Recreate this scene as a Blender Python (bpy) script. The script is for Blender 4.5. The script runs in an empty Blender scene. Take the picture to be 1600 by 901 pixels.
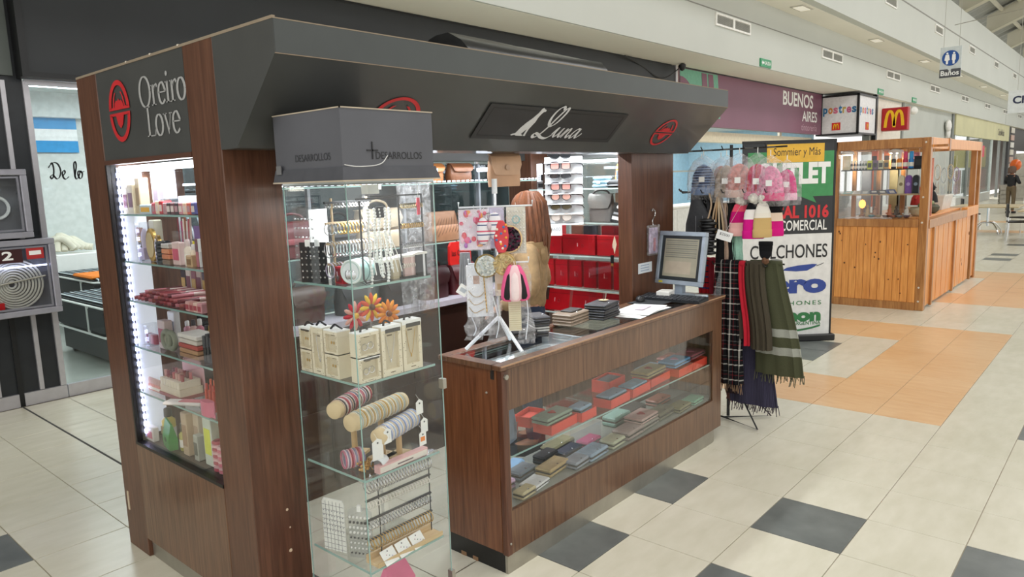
import bpy, bmesh, math, random
from mathutils import Matrix, Vector
R = math.radians
random.seed(7)
scn = bpy.context.scene
col = scn.collection

# ------------------------------------------------------------------ camera, light, exposure
cam_data = bpy.data.cameras.new('camera')
cam = bpy.data.objects.new('camera', cam_data); col.objects.link(cam)
YAW, PITCH, ROLL = .7212, .1492, -.0325
fw = Vector((math.cos(YAW)*math.cos(PITCH), math.sin(YAW)*math.cos(PITCH), -math.sin(PITCH)))
rt = Vector((math.sin(YAW), -math.cos(YAW), 0)); up = rt.cross(fw)
r2 = rt*math.cos(ROLL)+up*math.sin(ROLL); u2 = up*math.cos(ROLL)-rt*math.sin(ROLL)
mw = Matrix((r2, u2, -fw)).transposed().to_4x4(); mw.translation = (-5.7138, -1.8928, 1.8352)
cam.matrix_world = mw
cam_data.sensor_width = 36; cam_data.lens = 1130.67/1600*36; cam_data.clip_end = 300
scn.camera = cam
scn.view_settings.view_transform = 'Standard'; scn.view_settings.look = 'None'
scn.view_settings.gamma = 1; scn.view_settings.use_curve_mapping = False
scn.view_settings.exposure = 0.27
wd = bpy.data.worlds.new('world'); scn.world = wd; wd.use_nodes = True
wb = wd.node_tree.nodes['Background']; wb.inputs[0].default_value = (1, .99, .965, 1); wb.inputs[1].default_value = 1.15
def area(name, loc, sx, sy, power, color=(1, 1, 1), rot=(0, 0, 0)):
    l = bpy.data.lights.new(name, 'AREA'); l.shape = 'RECTANGLE'; l.size = sx; l.size_y = sy; l.energy = power; l.color = color
    o = bpy.data.objects.new(name, l); col.objects.link(o); o.location = loc; o.rotation_euler = rot
    return o
area('skylight', (14, -2.6, 9.1), 56, 3.2, 1150, (1, .98, .95))

# ------------------------------------------------------------------ materials
def lin(h):
    if not isinstance(h, str): return tuple(h)+(1,)
    c = [int(h[i:i+2], 16)/255 for i in (0, 2, 4)]
    return tuple(x/12.92 if x <= .04045 else ((x+.055)/1.055)**2.4 for x in c)+(1,)
_mc = {}
def _new(name):
    m = bpy.data.materials.new(name); m.use_nodes = True
    nt = m.node_tree; return m, nt, nt.nodes['Principled BSDF']
def mk(h, rough=.5, metal=0., var=.06, scale=14., bump=0., coat=0., emit=0., alpha=1., spec=.5, stretch=None):
    key = (h, rough, metal, var, scale, bump, coat, emit, alpha, spec, stretch)
    if key in _mc: return _mc[key]
    m, nt, b = _new('mat_%s_%d' % (h, len(_mc)))
    N, Lk = nt.nodes, nt.links
    b.inputs['Roughness'].default_value = rough; b.inputs['Metallic'].default_value = metal
    b.inputs['Specular IOR Level'].default_value = spec
    b.inputs['Coat Weight'].default_value = coat; b.inputs['Alpha'].default_value = alpha
    c = lin(h)
    tc = N.new('ShaderNodeTexCoord'); mp = N.new('ShaderNodeMapping'); ns = N.new('ShaderNodeTexNoise')
    Lk.new(tc.outputs['Object'], mp.inputs[0]); Lk.new(mp.outputs[0], ns.inputs['Vector'])
    if stretch: mp.inputs['Scale'].default_value = stretch
    ns.inputs['Scale'].default_value = scale; ns.inputs['Detail'].default_value = 4
    rp = N.new('ShaderNodeValToRGB'); Lk.new(ns.outputs['Fac'], rp.inputs[0])
    rp.color_ramp.elements[0].position = .3; rp.color_ramp.elements[1].position = .7
    rp.color_ramp.elements[0].color = tuple(x*(1-var*1.6) for x in c[:3])+(1,)
    rp.color_ramp.elements[1].color = tuple(min(1, x*(1+var)) for x in c[:3])+(1,)
    Lk.new(rp.outputs[0], b.inputs['Base Color'])
    if bump:
        bp = N.new('ShaderNodeBump'); bp.inputs['Strength'].default_value = bump; bp.inputs['Distance'].default_value = .01
        Lk.new(ns.outputs['Fac'], bp.inputs['Height']); Lk.new(bp.outputs[0], b.inputs['Normal'])
    if emit:
        b.inputs['Emission Color'].default_value = c; b.inputs['Emission Strength'].default_value = emit
    _mc[key] = m; return m
def mk_wood(name, dark, light, rough, scale, stretch, coat=0., bump=.05):
    m, nt, b = _new(name); N, Lk = nt.nodes, nt.links
    tc = N.new('ShaderNodeTexCoord'); mp = N.new('ShaderNodeMapping'); mp.inputs['Scale'].default_value = stretch
    n1 = N.new('ShaderNodeTexNoise'); n1.inputs['Scale'].default_value = scale; n1.inputs['Detail'].default_value = 8; n1.inputs['Distortion'].default_value = .6
    n2 = N.new('ShaderNodeTexNoise'); n2.inputs['Scale'].default_value = 1.3; n2.inputs['Detail'].default_value = 2
    Lk.new(tc.outputs['Object'], mp.inputs[0]); Lk.new(mp.outputs[0], n1.inputs['Vector']); Lk.new(tc.outputs['Object'], n2.inputs['Vector'])
    mx = N.new('ShaderNodeMath'); mx.operation = 'MULTIPLY_ADD'; mx.inputs[1].default_value = .75
    ad = N.new('ShaderNodeMath'); ad.operation = 'MULTIPLY'; ad.inputs[1].default_value = .25
    Lk.new(n2.outputs['Fac'], ad.inputs[0]); Lk.new(n1.outputs['Fac'], mx.inputs[0]); Lk.new(ad.outputs[0], mx.inputs[2])
    rp = N.new('ShaderNodeValToRGB'); rp.color_ramp.elements[0].position = .32; rp.color_ramp.elements[1].position = .68
    rp.color_ramp.elements[0].color = lin(dark); rp.color_ramp.elements[1].color = lin(light)
    Lk.new(mx.outputs[0], rp.inputs[0]); Lk.new(rp.outputs[0], b.inputs['Base Color'])
    b.inputs['Roughness'].default_value = rough; b.inputs['Coat Weight'].default_value = coat; b.inputs['Coat Roughness'].default_value = .12
    bp = N.new('ShaderNodeBump'); bp.inputs['Strength'].default_value = bump; bp.inputs['Distance'].default_value = .004
    Lk.new(n1.outputs['Fac'], bp.inputs['Height']); Lk.new(bp.outputs[0], b.inputs['Normal'])
    return m
def mk_glass(name, tint=(.95, .98, .97), ior=1.5, rough=0., haze=0., wrinkle=0., film=(.9, .92, .95)):
    m, nt, b = _new(name); N, Lk = nt.nodes, nt.links; out = N['Material Output']; N.remove(b)
    tr = N.new('ShaderNodeBsdfTransparent'); tr.inputs[0].default_value = tint+(1,)
    gl = N.new('ShaderNodeBsdfGlossy'); gl.inputs['Roughness'].default_value = rough
    fr = N.new('ShaderNodeFresnel'); ge = N.new('ShaderNodeNewGeometry'); io = N.new('ShaderNodeMapRange')
    io.inputs[3].default_value = ior; io.inputs[4].default_value = 1/ior   # same reflectance on both faces of a thin pane
    Lk.new(ge.outputs['Backfacing'], io.inputs[0]); Lk.new(io.outputs[0], fr.inputs[0])
    mx = N.new('ShaderNodeMixShader'); Lk.new(fr.outputs[0], mx.inputs[0]); Lk.new(tr.outputs[0], mx.inputs[1]); Lk.new(gl.outputs[0], mx.inputs[2])
    last = mx
    if wrinkle:
        tc = N.new('ShaderNodeTexCoord'); ns = N.new('ShaderNodeTexNoise'); ns.inputs['Scale'].default_value = 30; ns.inputs['Detail'].default_value = 5; ns.inputs['Distortion'].default_value = 1.2
        Lk.new(tc.outputs['Object'], ns.inputs['Vector'])
        bp = N.new('ShaderNodeBump'); bp.inputs['Strength'].default_value = wrinkle; bp.inputs['Distance'].default_value = .02
        Lk.new(ns.outputs['Fac'], bp.inputs['Height']); Lk.new(bp.outputs[0], gl.inputs['Normal']); Lk.new(bp.outputs[0], fr.inputs['Normal'])
    if haze:
        df = N.new('ShaderNodeBsdfDiffuse'); df.inputs[0].default_value = film+(1,)
        m2 = N.new('ShaderNodeMixShader'); m2.inputs[0].default_value = haze
        Lk.new(last.outputs[0], m2.inputs[1]); Lk.new(df.outputs[0], m2.inputs[2]); last = m2
        if wrinkle:
            mr = N.new('ShaderNodeMapRange'); mr.inputs[1].default_value = .42; mr.inputs[2].default_value = .68
            mr.inputs[3].default_value = haze*.25; mr.inputs[4].default_value = min(1, haze*2.2)
            Lk.new(ns.outputs['Fac'], mr.inputs[0]); Lk.new(mr.outputs[0], m2.inputs[0])
    Lk.new(last.outputs[0], out.inputs[0])
    return m
def mk_bands(name, cols, axis='z', scale=20., rough=.9, bump=.3, cross=None):
    """knit / woven cloth: colour bands along an object axis (list of (position, colour)), optionally crossed"""
    m, nt, b = _new(name); N, Lk = nt.nodes, nt.links
    tc = N.new('ShaderNodeTexCoord'); sp = N.new('ShaderNodeSeparateXYZ'); Lk.new(tc.outputs['Object'], sp.inputs[0])
    def ramp(ax, cs, sc):
        mu = N.new('ShaderNodeMath'); mu.operation = 'MULTIPLY'; mu.inputs[1].default_value = sc
        Lk.new(sp.outputs['XYZ'.index(ax.upper())], mu.inputs[0])
        fr = N.new('ShaderNodeMath'); fr.operation = 'FRACT'; Lk.new(mu.outputs[0], fr.inputs[0])
        rp = N.new('ShaderNodeValToRGB'); rp.color_ramp.interpolation = 'CONSTANT'
        e = rp.color_ramp.elements
        while len(e) < len(cs): e.new(.5)
        for k, (p, c) in enumerate(cs): e[k].position = p; e[k].color = lin(c)
        Lk.new(fr.outputs[0], rp.inputs[0]); return rp
    r1 = ramp(axis, cols, scale); outc = r1.outputs[0]
    if cross:
        ax2, cs2, sc2 = cross; rr = ramp(ax2, cs2, sc2)
        mx = N.new('ShaderNodeMix'); mx.data_type = 'RGBA'; mx.inputs['Factor'].default_value = .5
        Lk.new(outc, mx.inputs[6]); Lk.new(rr.outputs[0], mx.inputs[7]); outc = mx.outputs[2]
    Lk.new(outc, b.inputs['Base Color']); b.inputs['Roughness'].default_value = rough; b.inputs['Specular IOR Level'].default_value = .15
    ns = N.new('ShaderNodeTexNoise'); ns.inputs['Scale'].default_value = 120; Lk.new(tc.outputs['Object'], ns.inputs['Vector'])
    bp = N.new('ShaderNodeBump'); bp.inputs['Strength'].default_value = bump; bp.inputs['Distance'].default_value = .006
    Lk.new(ns.outputs['Fac'], bp.inputs['Height']); Lk.new(bp.outputs[0], b.inputs['Normal'])
    return m

WENGE = mk_wood('dark_laminate', '4f3322', '7b5940', .32, 5, (14, 14, .7), coat=.25, bump=.03)
WENGE2 = mk_wood('column_laminate', '472a1b', '6a4632', .38, 5, (12, 12, .8), coat=.1, bump=.03)
PINE = mk_wood('pine_boards', 'cc8038', 'f2ab5e', .42, 4, (10, 10, .8), coat=.15)
PINE2 = mk_wood('pine_beams', '935c2c', 'c38b50', .4, 4, (8, 8, .9), coat=.2)
CHAR = mk('474846', .34, var=.1, scale=3, coat=.1)
BLACKS = mk('26292c', .45, var=.1, scale=1.2)
BLK = mk('131416', .4); BLKM = mk('1a1a1c', .7)
STEEL = mk('a9a59a', .38, metal=.75, var=.1, scale=6)
ALU = mk('c3c1c6', .35, metal=.6, var=.04)
CHROME = mk('d8dadc', .15, metal=1, var=.02)
GLASS = mk_glass('clear_glass', (.985, .993, .99)); GEDGE = mk('8fb0a9', .15, var=.02, spec=.8)
SHOPGLASS = mk_glass('shop_glass', (.9, .94, .94), 1.45)
FILM = mk_glass('plastic_film', (.97, .97, .98), 1.4, .12, haze=.12, wrinkle=.6, film=(1., 1., 1.))
CLEARP = mk_glass('clear_plastic', (.96, .97, .98), 1.45, .05, haze=.07)
WHITE = mk('ecebe6', .5, var=.02); PAPER = mk('f1f1ee', .7, var=.01); WALLW = mk('c6c9c2', .8, var=.02, scale=.6)
SOFF = mk('efece0', .85, var=.02, scale=.6)
RED = mk('b5121b', .35); REDB = mk('d6402f', .4); GOLD = mk('c9a35c', .3, metal=.8); SILV = mk('d3d3d6', .22, metal=.95)
LED = mk('eaf2ff', .5, emit=7., var=0); LEDV = mk('cdd6ff', .5, emit=10., var=0); LEDW = mk('fff6e6', .5, emit=9., var=0)

# ------------------------------------------------------------------ mesh builder
class MB:
    def __init__(s): s.v = []; s.f = []; s.m = []; s.xf = None
    def add(s, vs, fs, mi=0):
        n = len(s.v)
        s.v += [tuple(s.xf @ Vector(v)) for v in vs] if s.xf else [tuple(v) for v in vs]
        s.f += [tuple(i+n for i in f) for f in fs]; s.m += [mi]*len(fs); return s
    def box(s, x0, y0, z0, x1, y1, z1, mi=0, bev=0.):
        if x0 > x1: x0, x1 = x1, x0
        if y0 > y1: y0, y1 = y1, y0
        if z0 > z1: z0, z1 = z1, z0
        if not bev:
            vs = [(x, y, z) for z in (z0, z1) for y in (y0, y1) for x in (x0, x1)]
            return s.add(vs, [(0, 2, 3, 1), (4, 5, 7, 6), (0, 1, 5, 4), (2, 6, 7, 3), (0, 4, 6, 2), (1, 3, 7, 5)], mi)
        b = min(bev, (x1-x0)/2.01, (y1-y0)/2.01, (z1-z0)/2.01)
        vs = []; idx = {}
        for iz, z in enumerate((z0, z1)):
            for iy, y in enumerate((y0, y1)):
                for ix, x in enumerate((x0, x1)):
                    sx, sy, sz = (b if ix == 0 else -b), (b if iy == 0 else -b), (b if iz == 0 else -b)
                    for a in range(3):
                        idx[ix, iy, iz, a] = len(vs)
                        vs.append((x+(sx if a != 0 else 0), y+(sy if a != 1 else 0), z+(sz if a != 2 else 0)))
        I = lambda *k: idx[k]
        fs = []
        for d in (0, 1):
            fs.append([I(d, 0, 0, 0), I(d, 0, 1, 0), I(d, 1, 1, 0), I(d, 1, 0, 0)])
            fs.append([I(0, d, 0, 1), I(1, d, 0, 1), I(1, d, 1, 1), I(0, d, 1, 1)])
            fs.append([I(0, 0, d, 2), I(0, 1, d, 2), I(1, 1, d, 2), I(1, 0, d, 2)])
        for p in (0, 1):
            for q in (0, 1):
                fs.append([I(p, q, 0, 0), I(p, q, 1, 0), I(p, q, 1, 1), I(p, q, 0, 1)])
                fs.append([I(p, 0, q, 0), I(p, 1, q, 0), I(p, 1, q, 2), I(p, 0, q, 2)])
                fs.append([I(0, p, q, 1), I(1, p, q, 1), I(1, p, q, 2), I(0, p, q, 2)])
                for r in (0, 1): fs.append([I(p, q, r, 0), I(p, q, r, 1), I(p, q, r, 2)])
        return s.add(vs, fs, mi)
    def cb(s, c, d, mi=0, bev=0.):
        return s.box(c[0]-d[0]/2, c[1]-d[1]/2, c[2]-d[2]/2, c[0]+d[0]/2, c[1]+d[1]/2, c[2]+d[2]/2, mi, bev)
    def prism(s, poly, axis, a, b, mi=0):
        """poly: 2-D outline on the other two axes in order (x: y,z / y: x,z / z: x,y)"""
        def P(u, v, w): return {'x': (w, u, v), 'y': (u, w, v), 'z': (u, v, w)}[axis]
        n = len(poly)
        vs = [P(u, v, a) for u, v in poly]+[P(u, v, b) for u, v in poly]
        fs = [tuple(range(n))[::-1], tuple(range(n, 2*n))]+[(i, (i+1) % n, n+(i+1) % n, n+i) for i in range(n)]
        return s.add(vs, fs, mi)
    def tube(s, pts, r, n=8, mi=0, closed=False):
        pts = [Vector(p) for p in pts]; k = len(pts); rs = r if isinstance(r, (list, tuple)) else [r]*k
        vs = []; fs = []; ref = None
        for i, p in enumerate(pts):
            if closed: t = pts[(i+1) % k]-pts[i-1]
            else: t = pts[min(i+1, k-1)]-pts[max(i-1, 0)]
            t = t.normalized() if t.length else Vector((0, 0, 1))
            if ref is None: ref = Vector((0, 0, 1)) if abs(t.z) < .9 else Vector((1, 0, 0))
            a = ref-t*ref.dot(t); a = a.normalized() if a.length > 1e-6 else t.orthogonal().normalized()
            ref = a; b = t.cross(a)
            for j in range(n):
                w = 2*math.pi*j/n; vs.append(p+(a*math.cos(w)+b*math.sin(w))*rs[i])
        for i in range(k if closed else k-1):
            for j in range(n):
                i2 = (i+1) % k
                fs.append((i*n+j, i*n+(j+1) % n, i2*n+(j+1) % n, i2*n+j))
        if not closed: fs += [tuple(range(n))[::-1], tuple(range((k-1)*n, k*n))]
        return s.add(vs, fs, mi)
    def lathe(s, prof, n=16, c=(0, 0, 0), axis='z', mi=0, sy=1.):
        vs = []; fs = []; k = len(prof)
        for r, h in prof:
            for j in range(n):
                w = 2*math.pi*j/n; a, b = r*math.cos(w), r*math.sin(w)*sy
                vs.append({'z': (c[0]+a, c[1]+b, c[2]+h), 'x': (c[0]+h, c[1]+a, c[2]+b), 'y': (c[0]+a, c[1]+h, c[2]+b)}[axis])
        for i in range(k-1):
            for j in range(n): fs.append((i*n+j, i*n+(j+1) % n, (i+1)*n+(j+1) % n, (i+1)*n+j))
        fs += [tuple(range(n))[::-1], tuple(range((k-1)*n, k*n))]
        return s.add(vs, fs, mi)
    def ell(s, c, r, n=10, mi=0, k=None):
        k = k or max(5, n//2+1)
        prof = [(max(1e-4, math.sin(math.pi*i/k)), -math.cos(math.pi*i/k)) for i in range(k+1)]
        rx, ry, rz = (r, r, r) if not isinstance(r, (tuple, list)) else r
        vs = []; fs = []
        for q, h in prof:
            for j in range(n):
                w = 2*math.pi*j/n; vs.append((c[0]+rx*q*math.cos(w), c[1]+ry*q*math.sin(w), c[2]+rz*h))
        for i in range(k):
            for j in range(n): fs.append((i*n+j, i*n+(j+1) % n, (i+1)*n+(j+1) % n, (i+1)*n+j))
        return s.add(vs, fs, mi)
    def ring(s, c, R_, r, axis='z', n=16, k=6, mi=0, sy=1.):
        pts = []
        for i in range(n):
            w = 2*math.pi*i/n; a, b = R_*math.cos(w), R_*math.sin(w)*sy
            pts.append({'z': (c[0]+a, c[1]+b, c[2]), 'x': (c[0], c[1]+a, c[2]+b), 'y': (c[0]+a, c[1], c[2]+b)}[axis])
        return s.tube(pts, r, k, mi, closed=True)
    def loft(s, rings, mi=0, cap=True):
        n = len(rings[0]); vs = [p for r in rings for p in r]; fs = []
        for i in range(len(rings)-1):
            for j in range(n): fs.append((i*n+j, i*n+(j+1) % n, (i+1)*n+(j+1) % n, (i+1)*n+j))
        if cap: fs += [tuple(range(n))[::-1], tuple(range((len(rings)-1)*n, len(rings)*n))]
        return s.add(vs, fs, mi)
    def mesh(s, name, mats, smooth=False):
        me = bpy.data.meshes.new(name); me.from_pydata([tuple(v) for v in s.v], [], s.f)
        for m in (mats if isinstance(mats, (list, tuple)) else [mats]): me.materials.append(m)
        if any(s.m): me.polygons.foreach_set('material_index', s.m)
        me.update()
        bm = bmesh.new(); bm.from_mesh(me); bmesh.ops.recalc_face_normals(bm, faces=bm.faces); bm.to_mesh(me); bm.free()
        if smooth:
            me.polygons.foreach_set('use_smooth', [True]*len(me.polygons))
            try: me.set_sharp_from_angle(angle=R(50))
            except Exception: pass
        return me
    def build(s, name, mats, parent=None, smooth=False, loc=None, label=None):
        return obj(name, s.mesh(name, mats, smooth), parent, loc, label)
def obj(name, me, parent=None, loc=None, label=None):
    o = bpy.data.objects.new(name, me); col.objects.link(o)
    if parent: o.parent = parent
    if loc: o.location = loc
    if label: o['label'] = label
    return o
def tag(o, label, cat, group=None):
    o['label'] = label; o['category'] = cat
    if group: o['group'] = group
    return o
def thing(name, label, cat, loc=(0, 0, 0), rz=0., group=None, rot=None):
    o = bpy.data.objects.new(name, None); col.objects.link(o); o.empty_display_size = .05
    o.location = loc; o.rotation_euler = rot or (0, 0, rz); return tag(o, label, cat, group)
def struct(o): o['kind'] = 'structure'; return o
def copy_tree(o, loc=None, rz=None, label=None, parent=None):
    c = o.copy(); col.objects.link(c)
    if parent: c.parent = parent
    if loc is not None: c.location = loc
    if rz is not None: c.rotation_euler = (0, 0, rz)
    if label: c['label'] = label
    for ch in list(o.children): copy_tree(ch, parent=c)
    return c
def bx(name, mats, x0, y0, z0, x1, y1, z1, parent=None, bev=0., label=None):
    return MB().box(x0, y0, z0, x1, y1, z1, 0, bev).build(name, mats, parent, label=label)
ORD = ['first', 'second', 'third', 'fourth', 'fifth', 'sixth', 'seventh', 'eighth', 'ninth', 'tenth', 'eleventh', 'twelfth', 'thirteenth', 'fourteenth', 'fifteenth', 'sixteenth', 'seventeenth', 'eighteenth', 'nineteenth', 'twentieth']
def ordl(i, n): return 'leftmost' if i == 0 else 'rightmost' if i == n-1 else ORD[i]+' from left'
# flat lettering: frame = (origin, right, up) ; fitted to a w x h box
def frame(o, r, u):
    r = Vector(r).normalized(); u = Vector(u).normalized(); n = r.cross(u)
    m = Matrix((r, u, n)).transposed().to_4x4(); m.translation = Vector(o); return m
def text_mesh(t, w, h, bold=0., space=1.):
    cu = bpy.data.curves.new('txt', 'FONT'); cu.body = t; cu.size = 1; cu.offset = bold; cu.space_character = space; cu.resolution_u = 4
    o = bpy.data.objects.new('txt', cu); me = bpy.data.meshes.new_from_object(o)
    bpy.data.objects.remove(o); bpy.data.curves.remove(cu)
    xs = [v.co.x for v in me.vertices]; ys = [v.co.y for v in me.vertices]
    x0, x1, y0, y1 = min(xs), max(xs), min(ys), max(ys)
    for v in me.vertices: v.co = ((v.co.x-x0)/(x1-x0)*w, (v.co.y-y0)/(y1-y0)*h, 0)
    return me
def text(t, mat, fr, w, h, parent, bold=0., name='lettering', space=1.):
    me = text_mesh(t, w, h, bold, space); me.materials.clear(); me.materials.append(mat)
    me.transform(fr); return obj(name, me, parent)
def smoothpath(pts, k=8):
    if len(pts) < 3: return pts
    P = [Vector(p) for p in pts]; out = []
    for i in range(len(P)-1):
        a, b, c, d = P[max(i-1, 0)], P[i], P[i+1], P[min(i+2, len(P)-1)]
        for j in range(k):
            t = j/k; out.append(.5*((2*b)+(c-a)*t+(2*a-5*b+4*c-d)*t*t+(3*b-a-3*c+d)*t**3))
    out.append(P[-1]); return out
def pen(mb, pts, wmax, wmin, ang=0., z=0., k=8, curve=True):
    """a stroke of a broad-nib pen: thick across the nib, thin along it"""
    P = [Vector((p[0], p[1])) for p in pts]
    if curve: P = [Vector((q[0], q[1])) for q in smoothpath([(p[0], p[1], 0) for p in pts], k)]
    nb = Vector((math.cos(ang), math.sin(ang))); vs = []
    for i, p in enumerate(P):
        t = P[min(i+1, len(P)-1)]-P[max(i-1, 0)]
        t = t.normalized() if t.length else Vector((1, 0)); nn = Vector((-t.y, t.x))
        w = (wmin+(wmax-wmin)*abs(nn.dot(nb)))/2
        vs += [(p.x+nn.x*w, p.y+nn.y*w, z), (p.x-nn.x*w, p.y-nn.y*w, z)]
    mb.add(vs, [(2*i, 2*i+1, 2*i+3, 2*i+2) for i in range(len(P)-1)])
# ================================================================== THE SETTING
TS = .45
def tile_mat(name, a, b, rough, sc, st):
    m, nt, bs = _new(name); N, Lk = nt.nodes, nt.links
    tc = N.new('ShaderNodeNewGeometry'); mp = N.new('ShaderNodeMapping'); mp.inputs['Scale'].default_value = st
    ns = N.new('ShaderNodeTexNoise'); ns.inputs['Scale'].default_value = sc; ns.inputs['Detail'].default_value = 6
    n2 = N.new('ShaderNodeTexNoise'); n2.inputs['Scale'].default_value = 1.1
    Lk.new(tc.outputs['Position'], mp.inputs[0]); Lk.new(mp.outputs[0], ns.inputs['Vector']); Lk.new(tc.outputs['Position'], n2.inputs['Vector'])
    mx = N.new('ShaderNodeMath'); mx.operation = 'ADD'; Lk.new(ns.outputs['Fac'], mx.inputs[0]); Lk.new(n2.outputs['Fac'], mx.inputs[1])
    rp = N.new('ShaderNodeValToRGB'); rp.color_ramp.elements[0].position = .8; rp.color_ramp.elements[1].position = 1.2
    hf = N.new('ShaderNodeMath'); hf.operation = 'MULTIPLY'; hf.inputs[1].default_value = 1.; Lk.new(mx.outputs[0], hf.inputs[0])
    rp.color_ramp.elements[0].position = .78/1.; rp.color_ramp.elements[1].position = 1.
    h2 = N.new('ShaderNodeMapRange'); h2.inputs[1].default_value = .7; h2.inputs[2].default_value = 1.3; Lk.new(hf.outputs[0], h2.inputs[0])
    rp.color_ramp.elements[0].position = 0; Lk.new(h2.outputs[0], rp.inputs[0])
    rp.color_ramp.elements[0].color = lin(a); rp.color_ramp.elements[1].color = lin(b)
    Lk.new(rp.outputs[0], bs.inputs['Base Color']); bs.inputs['Roughness'].default_value = rough
    return m
CREAM = tile_mat('cream_tile', 'cdc8b4', 'dbd6c5', .24, 5, (1, 2.5, 1))
DARKT = tile_mat('slate_tile', '5a5e5d', '757976', .34, 7, (1, 1, 1))
TANT = tile_mat('tan_tile', 'd6a878', 'e3bd92', .28, 6, (3, .8, 1))
GROUT = mk('a59b88', .9)
floor = bx('floor', GROUT, -14, -9, -.05, 68, 5.46, -.006); struct(floor)
def tile_mesh(name, m):
    a = TS/2-.0022; mb = MB(); mb.box(-a, -a, -.012, a, a, 0, bev=.0015)
    return mb.mesh(name, m)
tm = [tile_mesh('tile', m) for m in (CREAM, DARKT, TANT)]
dark = {(-5, -2), (-5, 0), (-7, 0), (-5, -4), (-7, -2), (0, -4), (3, 1), (4, 1), (24, 0), (26, 0), (31, 0), (-7, -4), (20, -4), (11, -4)}
def kind(i, j):
    if (i, j) in dark: return 1
    if 0 <= i < 8 and j in (-1, -2): return 2
    if (i in (0, 1, 6, 7)) and 0 <= j < 5: return 2
    if 12 <= i < 20 and j in (-1, -2): return 2
    if i in (12, 13, 18, 19) and 0 <= j < 5: return 2
    if i in (39, 40, 48, 49): return 2
    return 0
cells = []
for j in range(-20, 12):
    for i in range(-8, 150): cells.append((i*TS, (i+1)*TS, j, kind(i, j)))
    cells.append((-8.78*TS+.006, -8*TS, j, 0)); cells.append((-9.57*TS, -8.78*TS-.006, j, 0))
    for k in range(16): cells.append(((-10.57-k)*TS, (-9.57-k)*TS, j, 1 if (k == 1 and j in (5, -1)) else 0))
cx, cy = -5.7138, -1.8928
def seen(c):
    x, y = (c[0]+c[1])/2-cx, (c[2]+.5)*TS-cy
    f = x*math.cos(YAW)+y*math.sin(YAW); s = x*math.sin(YAW)-y*math.cos(YAW)
    return f > 2.75 and abs(s) < f*.76+.35
def hid(c):
    x, y = (c[0]+c[1])/2, (c[2]+.5)*TS
    return (-3.9 < x < -1 and .5 < y < 5.4) or y > 5.3
near = sorted([c for c in cells if seen(c) and not hid(c)], key=lambda c: ((c[0]+c[1])/2-cx)**2+((c[2]+.5)*TS-cy)**2)[:296]
nset = set(near)
for c in near:
    o = obj('tile', tm[c[3]], floor, ((c[0]+c[1])/2, (c[2]+.5)*TS, 0))
    if c[1]-c[0] < .44: o.scale = ((c[1]-c[0])/TS, 1, 1)
far = MB()
for c in cells:
    if c in nset: continue
    y0, y1 = c[2]*TS, (c[2]+1)*TS
    far.add([(c[0]+.0022, y0+.0022, 0), (c[1]-.0022, y0+.0022, 0), (c[1]-.0022, min(y1, 5.45)-.0022, 0), (c[0]+.0022, min(y1, 5.45)-.0022, 0)], [(0, 1, 2, 3)], c[3])
fo = far.build('distant_tiles', [CREAM, DARKT, TANT], floor); fo['kind'] = 'stuff'
MB().box(-8.78*TS-.006, -9, -.006, -8.78*TS+.006, 5.45, .001).build('expansion_joint', mk('4a4945', .9), floor)

# ---- mall walls above the shops
X0, X1 = -14, 68
w1 = bx('wall_upper', WALLW, X0, 4.36, 3.96, X1, 4.5, 5.26); struct(w1)
bx('lower_band', WALLW, X0, 4.325, 3.96, X1, 4.362, 4.48, w1)
bx('groove', mk('8d8c86', .8), X0, 4.355, 4.79, X1, 4.361, 4.81, w1)
bx('joint', mk('8d8c86', .8), 43, 4.32, 3.96, 43.03, 4.326, 4.48, w1)
sf = bx('ceiling_walkway', SOFF, X0, 4.365, 3.955, X1, 5.5, 3.99); struct(sf)
sf2 = bx('ceiling_upper', SOFF, X0, 3.751, 5.255, X1, 4.4, 5.3); struct(sf2)
w2 = bx('wall_clerestory', WALLW, X0, 3.555, 5.26, X1, 3.75, 7.3); struct(w2)
bx('groove', mk('8d8c86', .8), X0, 3.55, 6.32, X1, 3.556, 6.36, w2)
# ---- roof: sloping sheet with deep sloped beams, open skylight along the ridge
SL = .43
roof = MB()
for sg in (1, -1):
    y0, y1 = (5.4, -.7) if sg == 1 else (-10.6, -4.5)
    z0, z1 = 7.36, 7.36+6.1*SL
    for k in range(82):
        xa = X0+k
        roof.add([(xa, y0, z0+.03), (xa+.5, y0, z0-.03), (xa+1, y0, z0+.03), (xa, y1, z1+.03), (xa+.5, y1, z1-.03), (xa+1, y1, z1+.03)], [(0, 1, 4, 3), (1, 2, 5, 4)])
ro = roof.build('ceiling_roof', mk('8f9088', .6, metal=.2)); struct(ro)
RB = mk('b9b5a2', .6, var=.05, scale=1)
for k in range(-2, 8):
    xb = 25.5+5.75*k
    for sg in (1, -1):
        b = MB(); y0, y1 = (3.72, -.9) if sg == 1 else (-8.9, -4.3)
        za, zb = 7.22, 7.22+4.6*SL
        b.add([(x, y, z+h) for x in (xb, xb+.45) for (y, z) in ((y0, za), (y1, zb)) for h in (0, .72)], [(0, 1, 3, 2), (4, 6, 7, 5), (0, 2, 6, 4), (1, 5, 7, 3), (0, 4, 5, 1), (2, 3, 7, 6)])
        b.build('roof_beam', RB, ro)
    for t in range(7):
        yp = 3.2-t*.6; zp = 7.93+(3.7-yp)*SL
        MB().box(xb+.45, yp-.05, zp-.1, xb+5.75, yp+.05, zp+.02).build('purlin', RB, ro)
bx('wall_roof_side', WALLW, X0, 3.6, 7.3, X1, 3.74, 7.34, w2)

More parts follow.
